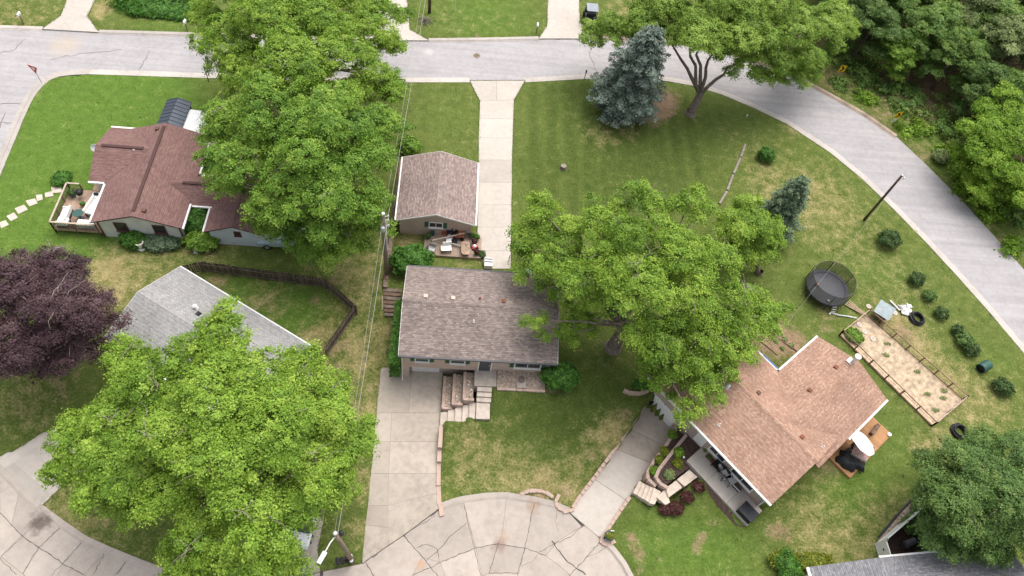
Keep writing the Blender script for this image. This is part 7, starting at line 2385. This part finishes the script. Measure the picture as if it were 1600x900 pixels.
# bins and pots at the head of the sunken driveway
for i, (px, py, mt, lab) in enumerate([(1013, 630, 'navy_plastic', 'dark blue wheeled bin at the head of the sunken driveway'), (1028, 625, 'blue_plastic', 'small blue bin against the garage wall of the orange-roofed house')]):
    zz = rd_plane(*W(px, py, -2)[:2]) + .03
    t = thing('wheeled_bin', lab, 'bin', W(px, py, zz), oang + .3 * i)
    s = 1.0 if i == 0 else .75
    MB().add([(-.28 * s, -.3 * s, .08), (.28 * s, -.3 * s, .08), (.28 * s, .3 * s, .08), (-.28 * s, .3 * s, .08), (-.36 * s, -.38 * s, 1.0 * s), (.36 * s, -.38 * s, 1.0 * s), (.36 * s, .38 * s, 1.0 * s), (-.36 * s, .38 * s, 1.0 * s)],
             [(3, 2, 1, 0), (4, 5, 6, 7), (0, 1, 5, 4), (1, 2, 6, 5), (2, 3, 7, 6), (3, 0, 4, 7)]).build('body', MATS[mt], t, bevel=.02)
    MB().box(0, 0, 1.0 * s, .8 * s, .84 * s, .07).build('lid', MATS['black_plastic' if i == 0 else mt], t, bevel=.03)
    for sx in (-.25, .25):
        MB().cyl((sx * s - .03, .32 * s, .12), (sx * s + .03, .32 * s, .12), .12, .12, 12).build('wheel', MATS['tyre'], t)
for i, (px, py, mt, pl_, lab) in enumerate([(1022, 642, 'terracotta', 'shrub_yellow', 'terracotta pot beside the blue wheeled bins'), (1036, 648, 'red_plastic', 'shrub_red', 'pot of red flowers by the garage door'), (1046, 660, 'terracotta', 'shrub_green', 'fern pot at the edge of the sunken driveway')]):
    zz = rd_plane(*W(px, py, -2)[:2]) + .03
    pot(lab, W(px, py, zz), .22, .3, mt, pl_, 70 + i)
t = pot('blue planter with white and yellow flowers where driveway meets court', (*W(951, 838, -2.1)[:2], -2.25), .36, .45, 'blue_plastic', 'shrub_yellow', 75, 'blue_planter')
MB().cyl((.1, .15, .3), (.1, .2, 1.0), .02).box(.1, .2, .9, .3, .04, .2).build('garden_flag', MATS['white_plastic'], t)
MB().lathe([(.12, 0), (.14, .2), (.1, .24), (0, .24)], 10, -.1, .1, .45).build('flower_head', MATS['canvas_white'], t)

# ------------------------------------------------------------------ orange deck with parasol
oz = .22
dc = [oinv @ Vector(W(a, bq, oz)) for a, bq in ((1291, 709), (1325, 746), (1397, 681), (1360, 650))]
ox0, ox1 = (dc[0].x + dc[3].x) / 2, (dc[1].x + dc[2].x) / 2
oy0, oy1 = (dc[0].y + dc[1].y) / 2, (dc[2].y + dc[3].y) / 2
cw = oh.matrix_basis @ Vector((ox0, oy0, 0))
odk = deck('orange_deck', 'orange stained wooden deck in the corner of the orange-roofed house', (cw.x, cw.y), 1, ox1 - ox0, oy1 - oy0, oz, 'deck_orange', board_dir='y', angle=oang)
OD_ = lambda px, py, z=oz + .037: Vector(W(px, py, z))
ub_ = OD_(1346, 702)
um = thing('patio_umbrella', 'white tilted patio umbrella over the orange deck', 'umbrella', ub_)
uc_ = Vector(W(1349, 691, 2.3)) - ub_
MB().cyl((0, 0, 0), tuple(uc_ + Vector((0, 0, .2))), .025).build('pole', MATS['dark_trim'], um)
MB().lathe([(.28, 0), (.28, .06), (.06, .12)], 16).build('base', MATS['dark_trim'], um)
T3 = Matrix.Translation(uc_) @ Matrix.Rotation(R_(24), 4, 'Y') @ Matrix.Rotation(R_(-12), 4, 'X')
for k in range(8):
    a0, a1 = k * math.pi / 4, (k + 1) * math.pi / 4
    v = [Vector((0, 0, .42)), Vector((1.2 * math.cos(a0), 1.2 * math.sin(a0), -.05)), Vector((1.14 * math.cos((a0 + a1) / 2), 1.14 * math.sin((a0 + a1) / 2), -.04)), Vector((1.2 * math.cos(a1), 1.2 * math.sin(a1), -.05))]
    v2 = [p + Vector((0, 0, -.02)) for p in v]
    MB().add([tuple(T3 @ p) for p in v + v2], [(0, 1, 2), (0, 2, 3), (6, 5, 4), (7, 6, 4), (1, 5, 6, 2), (2, 6, 7, 3)]).build('canopy_panel', MATS['canvas_white'], um)
    MB().tube([tuple(T3 @ (v[0] - Vector((0, 0, .05)))), tuple(T3 @ (v[1] - Vector((0, 0, .04))))], .012, 4).build('rib', MATS['dark_trim'], um)


def tarp(label, p, rz, sx, sy, h, seed):
    r = np.random.default_rng(seed)
    t = thing('covered_furniture', label, 'covered furniture', p, rz)
    n = 15
    mb = MB()
    v = []
    for j in range(n):
        for i in range(n):
            u, w = i / (n - 1) * 2 - 1, j / (n - 1) * 2 - 1
            e = max(abs(u), abs(w))
            z = h * (1 - max(0, (e - .72) / .28) ** .8 * .97) + .05 * math.sin(u * 7 + seed) * math.cos(w * 6) * (1 if e < .9 else .3)
            rad = 1 + .10 * math.sin(math.atan2(w, u) * 5 + seed) * (e > .6)
            v.append((u * sx * rad * (.85 if e < .75 else 1), w * sy * rad * (.85 if e < .75 else 1), max(.0, z)))
    mb.add(v, [(j * n + i, j * n + i + 1, (j + 1) * n + i + 1, (j + 1) * n + i) for j in range(n - 1) for i in range(n - 1)])
    mb.build('cover', MATS['tarp_black'], t, smooth=True)
    MB().box(0, 0, 0, sx * 1.2, sy * 1.2, h * .85).build('frame', MATS['dark_trim'], t)
    return t


tarp('larger furniture heap under a black cover on the orange deck', OD_(1322, 722), oang + .2, .8, .62, .7, 3)
tarp('smaller furniture heap under a black cover at the deck edge', OD_(1339, 727), oang + .5, .55, .4, .5, 5)
t = thing('patio_table', 'patio table with a pale pink patterned cloth under the umbrella', 'table', OD_(1338, 712), oang + .35)
plain('cloth_pink', (0.55, 0.36, 0.34), 0.9, 0.3, 6.0)
MB().box(0, 0, .68, 1.3, .85, .03).build('table_top', MATS['cloth_pink'], t, bevel=.01)
MB().box(0, -.43, .5, 1.32, .02, .19).box(0, .43, .5, 1.32, .02, .19).build('cloth_hem', MATS['canvas_white'], t)
for sx in (-.55, .55):
    for sy in (-.35, .35):
        MB().box(sx, sy, 0, .05, .05, .68).build('leg', MATS['dark_trim'], t)
for i, (px, py, rz) in enumerate([(1330, 702, .4), (1322, 709, 1.4), (1352, 706, -1.2)]):
    t = thing('deck_chair', ['dark deck chair between house wall and umbrella', 'dark deck chair at the left end of the patio table', 'dark deck chair under the far side of the umbrella'][i], 'chair', OD_(px, py), oang + rz)
    MB().box(0, 0, .4, .5, .5, .05).build('seat', MATS['dark_trim'], t)
    MB().box(0, .24, .45, .5, .05, .45).build('backrest', MATS['dark_trim'], t)
    for sx in (-.22, .22):
        for sy in (-.22, .22):
            MB().box(sx, sy, 0, .04, .04, .4).build('leg', MATS['dark_trim'], t)
t = thing('plank_bench', 'dark narrow bench against the wing wall on the orange deck', 'bench', OD_(1364, 673), oang + R_(95))
MB().box(0, 0, .4, 1.2, .32, .05).build('seat', MATS['timber_brown'], t)
for sx in (-.5, .5):
    MB().box(sx, 0, 0, .06, .28, .4).build('leg', MATS['timber_brown'], t)
t = thing('white_dish', 'small white bowl at the outer corner of the orange deck', 'bowl', OD_(1389, 679))
MB().lathe([(.08, 0), (.17, .09), (.18, .1), (.15, .1), (.07, .03), (0, .03)], 14).build('bowl', MATS['white_plastic'], t)
MB().lathe([(.07, .035), (.06, .05), (0, .055)], 10).build('contents', MATS['cushion_grey'], t)

# ------------------------------------------------------------------ trampoline
plain('jump_mat', (0.030, 0.032, 0.038), 0.7, 0.1)
plain('pad_ring', (0.042, 0.044, 0.052), 0.5, 0.12)
m, nt, N, L, b = mat_nodes('safety_net')
b.inputs['Base Color'].default_value = (0.03, 0.035, 0.03, 1)
tc = coord(nt)
wv = N.new('ShaderNodeTexChecker')
wv.inputs['Scale'].default_value = 60
tr_ = N.new('ShaderNodeBsdfTransparent')
mx_ = N.new('ShaderNodeMixShader')
mx_.inputs[0].default_value = 0.6
L.new(tr_.outputs[0], mx_.inputs[1])
L.new(b.outputs[0], mx_.inputs[2])
L.new(mx_.outputs[0], N['Material Output'].inputs['Surface'])
MATS['safety_net'] = m
tz = .85
tc_ = W(1293, 449, tz)
tp = thing('trampoline', 'round black trampoline with a safety net on the side lawn', 'trampoline', (tc_[0], tc_[1], 0))
TR = 2.0
MB().lathe([(TR - .32, tz - .02), (TR - .32, tz), (0, tz - .03)], 40).build('jump_mat', MATS['jump_mat'], tp)
MB().lathe([(TR - .34, tz + .01), (TR - .30, tz + .05), (TR, tz + .06), (TR + .04, tz + .0), (TR + .02, tz - .14), (TR - .05, tz - .15)], 40).build('pad_ring', MATS['pad_ring'], tp)
for o in tp.children:
    pass
for k in range(6):
    a = k * math.pi / 3 + .3
    ca_, sa_ = math.cos(a), math.sin(a)
    MB().tube([(ca_ * TR * .97, sa_ * TR * .97, 0), (ca_ * TR * .97, sa_ * TR * .97, tz)], .03, 6).build('leg', MATS['dark_trim'], tp)
    MB().tube([(ca_ * (TR + .06), sa_ * (TR + .06), .1), (ca_ * (TR + .08), sa_ * (TR + .08), tz + 1.3), (ca_ * (TR - .05), sa_ * (TR - .05), tz + 1.55)], .035, 8).build('net_pole', MATS['dark_trim'], tp)
mb = MB()
n = 40
r0, r1 = TR - .02, TR - .02
v = [(r0 * math.cos(2 * math.pi * k / n), r0 * math.sin(2 * math.pi * k / n), tz + .06) for k in range(n)] + [(r1 * math.cos(2 * math.pi * k / n), r1 * math.sin(2 * math.pi * k / n), tz + 1.5 - .06 * abs(math.sin(3 * 2 * math.pi * k / n))) for k in range(n)]
mb.add(v, [(k, (k + 1) % n, n + (k + 1) % n, n + k) for k in range(n)])
mb.build('safety_net', MATS['safety_net'], tp)
MB().tube([(p[0], p[1], p[2]) for p in v[n:]] + [v[n]], .02, 5).build('net_hem', MATS['dark_trim'], tp)
ldp = W(1290, 485, .4)
mb = MB()
for s in (-.2, .2):
    mb.tube([(s, -TR - .35, 0), (s, -TR + .02, tz)], .02, 5)
for k in range(3):
    mb.box(0, -TR - .27 + k * .11, .2 + k * .24, .4, .08, .03)
M_ = Matrix.Rotation(R_(8), 4, 'Z')
mb.v = [tuple(M_ @ Vector(p)) for p in mb.v]
mb.build('ladder', MATS['galvanised'], tp)
for i, (px, py, mt, r_, lab) in enumerate([(1277, 445, 'terracotta', .13, 'orange ball lying on the trampoline mat'), (1294, 470, 'white_plastic', .12, 'white ball lying on the trampoline mat')]):
    p = W(px, py, tz + .1)
    t = thing('ball', lab, 'ball', (p[0], p[1], tz - .02))
    MB().lathe([(.02, 0), (r_ * .7, r_ * .3), (r_, r_), (r_ * .7, r_ * 1.7), (.02, r_ * 2)], 12).build('ball', MATS[mt], t, smooth=True)
    MB().lathe([(r_ * .99, r_ * .95), (r_ * 1.02, r_), (r_ * .99, r_ * 1.05)], 12).build('seam', MATS['dark_trim'], t)

# ------------------------------------------------------------------ fenced vegetable garden and what lies round it
gq = [G(*q) for q in [(1311, 524), (1352, 491), (1503, 625), (1455, 666)]]
vg = thing('vegetable_garden', 'long fenced vegetable bed of dry straw and soil beside the orange roof', 'garden bed', gq[0])
plain('straw_soil', (0.42, 0.325, 0.225), 0.95, 0.3, 2.2, 16.0, bmp=.7)
plain('plank_tan', (0.48, 0.36, 0.245), 0.85, 0.2, 2.0)
plain('plank_brown', (0.24, 0.15, 0.105), 0.9, 0.25, 2.0)
go = Vector(gq[0])
a_, b_, c_, d_ = [np.array(p[:2]) for p in gq]
lw_ = lambda s, t: a_ + (d_ - a_) * s + ((b_ + (c_ - b_) * s) - (a_ + (d_ - a_) * s)) * t
wpart(MB().prism([tuple(p) for p in (lw_(.0, .0), lw_(1, .0), lw_(1, 1), lw_(0, 1))], -.4, .025), 'path_bed', 'plank_tan', vg)
for k in range(5):                                         # beds divided by paths
    s0, s1 = k / 5, (k + 1) / 5
    q = [lw_(s0 + .006, .10), lw_(s1 - .006, .10), lw_(s1 - .006, .97), lw_(s0 + .006, .97)]
    wpart(MB().prism([tuple(p) for p in q], -.4, .05 + .02 * (k % 2)), 'soil_bed', 'straw_soil', vg)
for s0, s1, t_, mt, zz in [(0, .5, .045, 'plank_tan', .07), (.5, 1.0, .045, 'plank_tan', .07)]:
    q = [lw_(s0 + .005, .0), lw_(s1 - .005, .0), lw_(s1 - .005, .09), lw_(s0 + .005, .09)]
    wpart(MB().prism([tuple(p) for p in q], -.2, zz), 'side_path', mt, vg)


def fline(p0, p1, h, n, nm='rail', mt='plank_brown'):
    for zz, r_ in ((h, .045), (.16, .05)):
        wpart(MB().tube([(p0[0], p0[1], zz), (p1[0], p1[1], zz)], r_, 4), nm, mt, vg)
    for k in range(n + 1):
        q = p0 + (p1 - p0) * k / n
        wpart(MB().box(q[0], q[1], -.2, .1, .1, h + .28), 'post', mt, vg)
    for k in range(int(np.linalg.norm(p1 - p0) / .45)):
        q = p0 + (p1 - p0) * (k + .5) / int(np.linalg.norm(p1 - p0) / .45)
        wpart(MB().cyl((q[0], q[1], .1), (q[0], q[1], h), .009, .009, 4), 'wire_upright', 'galvanised', vg)


fline(a_, d_, .85, 6)
fline(b_, c_, .85, 7)
fline(d_, c_, .85, 2, mt='block_pink')
fline(a_, b_, .85, 2, mt='plank_tan')
for i, (s, t_) in enumerate([(.06, .25), (.1, .22), (.36, .5), (.62, .75), (.8, .5), (.9, .7), (.93, .35), (.86, .85), (.3, .75)]):
    p = lw_(s, t_)
    big = i < 2
    shrub('garden_plant', ['big leafy plant at the top corner of the vegetable garden', 'second leafy plant beside the big one in the vegetable garden', 'green weed on the second garden path', 'small plant in the middle of the vegetable garden', 'small plant in the fourth garden bed', 'seedling near the far end of the vegetable garden',
                           'seedling by the lower fence of the vegetable garden', 'seedling by the upper fence of the vegetable garden', 'weed in the second vegetable bed'][i], (p[0], p[1], .05), .75 if big else .35, .6 if big else .22, .6 if big else .15, 'leaf_green' if big else 'leaf_woodgrey', 110 + i, .09 if big else .06, 1.0 if big else .12)
disc = [(1342, 508), (1350, 519), (1363, 530), (1357, 479), (1398, 489)]
for i, q in enumerate(disc):
    t = thing('paving_disc', ['round paving disc at the top of the vegetable garden', 'second round paving disc in the vegetable garden', 'third round paving disc in the vegetable garden', 'pale round disc on the grass by the little coop', 'pale round disc on the grass beside the coop roof'][i], 'paving disc', G(*q, .06 if i < 3 else 0), 0, 'round paving discs')
    MB().lathe([(.24, 0), (.26, .05), (.23, .075), (0, .08)], 14).build('disc', MATS['pad_tan'], t)
    MB().lathe([(.15, .079), (.14, .084), (0, .085)], 14).build('centre', MATS['kerb_concrete'], t)
ck = thing('chicken_coop', 'small wooden coop with a sheet-metal roof at the head of the garden', 'coop', G(1372, 494), R_(-38))
MB().box(0, 0, .25, 1.1, 1.0, .75).build('house', MATS['plank_brown'], ck)
for sx in (-.5, .5):
    for sy in (-.45, .45):
        MB().box(sx, sy, 0, .09, .09, .3).build('leg', MATS['plank_brown'], ck)
plain('roof_sheet', (0.27, 0.32, 0.33), 0.55, 0.15)
MB().add([(-.75, -.75, .98), (.75, -.75, .98), (.75, .7, 1.28), (-.75, .7, 1.28), (-.75, -.75, 1.02), (.75, -.75, 1.02), (.75, .7, 1.32), (-.75, .7, 1.32)], [(3, 2, 1, 0), (4, 5, 6, 7), (0, 1, 5, 4), (1, 2, 6, 5), (2, 3, 7, 6), (3, 0, 4, 7)]).build('roof_sheet', MATS['roof_sheet'], ck)
MB().box(0, -.515, .35, .4, .03, .5).build('door', MATS['dark_trim'], ck)
pl_ = thing('plank_pile', 'loose fan of fresh pale planks by the garden gate', 'planks', G(1330, 487))
for k in range(4):
    p, q = Vector(G(1319 + k * 2, 476 - k * 1.5, .08 + k * .05)), Vector(G(1352, 497, .3 + k * .03))
    d = q - p
    wpart(MB().tube([p, q], .05, 4), 'plank', 'plank_tan', pl_)
dp = thing('loose_downspout', 'white bent downspout lying on the grass below the trampoline', 'downspout', G(1318, 495))
wpart(MB().tube([G(1297, 489, .08), G(1310, 493, .08), G(1325, 495, .08), G(1338, 498, .08)], .065, 6), 'pipe', 'pale_metal', dp)
wpart(MB().tube([G(1297, 489, .08), G(1295, 492, .08)], .08, 6), 'elbow', 'white_plastic', dp)
lg_ = thing('loose_gutter', 'length of grey metal gutter lying beside the coop', 'gutter', G(1397, 478))
wpart(MB().tube([G(1390, 471, .08), G(1404, 485, .08)], .1, 4), 'channel', 'galvanised', lg_)
wpart(MB().tube([G(1404, 485, .08), G(1405, 486, .08)], .12, 4), 'end_cap', 'galvanised', lg_)
sc_ = thing('scrap_sheets', 'crumpled white plastic sheets beside the drainpipe coil', 'plastic sheets', G(1413, 486))
for k, (px, py, s) in enumerate([(1410, 482, .55), (1416, 485, .5), (1413, 489, .5), (1419, 480, .35)]):
    p = Vector(G(px, py)) - Vector(sc_.matrix_basis.translation)
    mb = MB()
    n = 5
    vv = [(p.x + (i / 4 - .5) * s * 1.5 + random.gauss(0, .04), p.y + (j / 4 - .5) * s * 1.2 + random.gauss(0, .04), .05 + k * .03 + abs(random.gauss(0, .09))) for j in range(n) for i in range(n)]
    mb.add(vv, [(j * n + i, j * n + i + 1, (j + 1) * n + i + 1, (j + 1) * n + i) for j in range(n - 1) for i in range(n - 1)])
    mb.build('sheet', MATS['canvas_white' if k % 2 else 'cushion_grey'], sc_)


def coil(label, base, R):
    t = thing('drainpipe_coil', label, 'pipe coil', base, random.uniform(0, 6), 'coils of black drainpipe')
    for k in range(5):
        pts, rad = [], []
        for i in range(49):
            a = i / 48 * 2 * math.pi
            rr = R + .04 * math.sin(a * 2 + k * 1.3) + (k % 2) * .13
            pts.append((rr * math.cos(a), rr * math.sin(a), .09 + (k // 2) * .15 + .02 * math.sin(a * 3 + k)))
            rad.append(.085 if i % 2 else .07)
        MB().tube(pts, rad, 8).build('pipe_turn', MATS['black_plastic'], t)
    return t


coil('coil of black corrugated drainpipe beside the white plastic sheets', G(1431, 499), .52)
coil('coil of black corrugated drainpipe below the vegetable garden', G(1497, 675), .5)
gb = thing('green_barrel', 'dark green plastic barrel lying on its side on the lawn', 'barrel', G(1533, 576), R_(28))
plain('barrel_green', (0.028, 0.085, 0.068), 0.4, 0.12)
mb = MB()
n = 20
prof = [(-.55, .40), (-.5, .44), (-.15, .45), (-.12, .465), (-.08, .45), (.1, .45), (.13, .465), (.17, .45), (.5, .44), (.55, .40)]
v = [(x, r_ * math.cos(2 * math.pi * k / n), .45 + r_ * math.sin(2 * math.pi * k / n)) for x, r_ in prof for k in range(n)]
mb.add(v, [(i * n + k, i * n + (k + 1) % n, (i + 1) * n + (k + 1) % n, (i + 1) * n + k) for i in range(len(prof) - 1) for k in range(n)] + [tuple(range((len(prof) - 1) * n, len(prof) * n))])
mb.build('shell', MATS['barrel_green'], gb)
MB().add([(-.42, .39 * math.cos(2 * math.pi * k / n), .45 + .39 * math.sin(2 * math.pi * k / n)) for k in range(n)], [tuple(range(n))]).build('dark_inside', MATS['black_plastic'], gb)  # black disc painting the shade inside the open end
# timbers and seedlings in the bare garden north-east of the orange roof
nb_ = thing('garden_timbers', 'thin timbers dividing the bare garden behind the orange roof', 'edging', G(1205, 530))
for a, bq in [((1188, 533), (1214, 555)), ((1203, 520), (1245, 549)), ((1175, 545), (1192, 556))]:
    wpart(MB().tube([G(*a, .05), G(*bq, .05)], .06, 4), 'timber', 'timber_brown', nb_)
random.seed(31)
for i, q in enumerate([(1205, 510), (1218, 522), (1226, 530), (1212, 534), (1196, 520), (1236, 540), (1222, 545), (1190, 505)]):
    shrub('garden_seedling', '%s seedling counted from the left in the bare garden behind the orange roof' % ordn[sorted([1205, 1218, 1226, 1212, 1196, 1236, 1222, 1190]).index(q[0])], G(*q), .24, .2, .18, 'leaf_woodgrey', 130 + i, .08, .5, 'seedlings in the bare garden')
# edging stones of the planted bed across the street
be = thing('bed_edging', 'curved line of pale edging stones below the planted bed', 'edging', G(230, 20))
q = [(192, 0), (197, 7), (208, 13), (225, 17), (245, 20), (270, 22), (290, 23)]
for k in range(24):
    f_ = k / 23 * (len(q) - 1)
    i = min(int(f_), len(q) - 2)
    p = G(*lerp_px(q[i], q[i + 1], f_ - i))
    piece('stone', _RK, be, tuple(Vector(p) - Vector(be.matrix_basis.translation)), random.uniform(0, 6), (1.4, 1.0, .8))
# torn branch with fresh splintered wood in the tall tree
tb_ = [o for o in bpy.data.objects if o.get('label', '').startswith('tall green tree between')][0]
plain('fresh_wood', (0.55, 0.30, 0.12), 0.9, 0.2)
p = Vector(W(498, 236, 11.0)) - Vector(tb_.matrix_basis.translation)
mb = MB()
for k in range(9):
    a = random.uniform(0, 6.28)
    mb.tube([p, p + Vector((math.cos(a) * .9, math.sin(a) * .9, random.uniform(.4, 1.2)))], [.07, .02], 4)
mb.tube([p - Vector((0, 0, 1.6)), p + Vector((0, 0, .2))], [.14, .12], 6)
mb.build('torn_branch', MATS['fresh_wood'], tb_)

# ------------------------------------------------------------------ grass: fringe along the paving, tufts and weeds in the lawns
leafmat('grass_blade', (0.040, 0.085, 0.014), (0.105, 0.165, 0.030), (0.260, 0.265, 0.090), .2)
FP, FT = [], []
for key, (poly, plane) in PAVED.items():
    if key in ('main_road', 'side_street', 'court'):
        continue
    cs_ = []
    for i in range(len(poly)):
        p, q = np.array(poly[i]), np.array(poly[(i + 1) % len(poly)])
        L_ = float(np.linalg.norm(q - p))
        if L_ < .05:
            continue
        d = (q - p) / L_
        s_ = np.arange(0, L_, .035)
        off_ = rng.normal(0, .05, len(s_)) + .05 * np.sin(s_ * 2.1 + i) + .04 * np.sin(s_ * 7.3 + i * 2)
        cs_.append(p + d * s_[:, None] + np.array([-d[1], d[0]]) * off_[:, None])
    cs_ = np.concatenate(cs_)
    bad = inpoly(cs_[:, 0], cs_[:, 1], inset(poly, .12))
    for k2 in ('main_road', 'court'):
        bad |= inpoly(cs_[:, 0], cs_[:, 1], PAVED[k2][0])
    for x, y in cs_[~bad]:
        FP.append((x, y, max(hq(x, y), float(plane(x, y))) + .015))
        FT.append(rng.normal(.55, .25))
nt_ = 9000
tx, ty = rng.uniform(-48, 62, nt_), rng.uniform(11, 72, nt_)
ok = np.ones(nt_, bool)
for key, (poly, plane) in PAVED.items():
    ok &= ~inpoly(tx, ty, poly)
ok &= ~((tx > mx0) & (tx < mx1) & (ty > my0) & (ty < my1)) & ~((tx > gx0) & (tx < gx1) & (ty > gy0) & (ty < gy1)) & ~((tx > dx0) & (tx < wx1) & (ty > ly0) & (ty < ly1))
for x, y in zip(tx[ok], ty[ok]):
    z = hq(x, y)
    if z < -1.95 and 0 < x < 22:
        continue
    k = rng.integers(3, 8)
    tt = rng.normal(.45, .2)
    sp_ = rng.uniform(.04, .16)
    for _ in range(k):
        FP.append((x + rng.normal(0, sp_), y + rng.normal(0, sp_), z + .025))
        FT.append(tt + rng.normal(0, .12))
FP = np.array(FP)
nn = rng.normal(0, .5, FP.shape) + np.array([0, 0, .8])
nn /= np.linalg.norm(nn, axis=1, keepdims=True)
me = leaf_mesh('grass_tufts', FP, nn, rng.uniform(.03, .075, len(FP)), np.array(FT), elong=2.2)
me.materials.append(MATS['grass_blade'])
o = bpy.data.objects.new('grass_tufts', me)
col.objects.link(o)
tag(o, 'grass tufts and weeds in the lawns and along the paving', 'grass', kind='stuff')
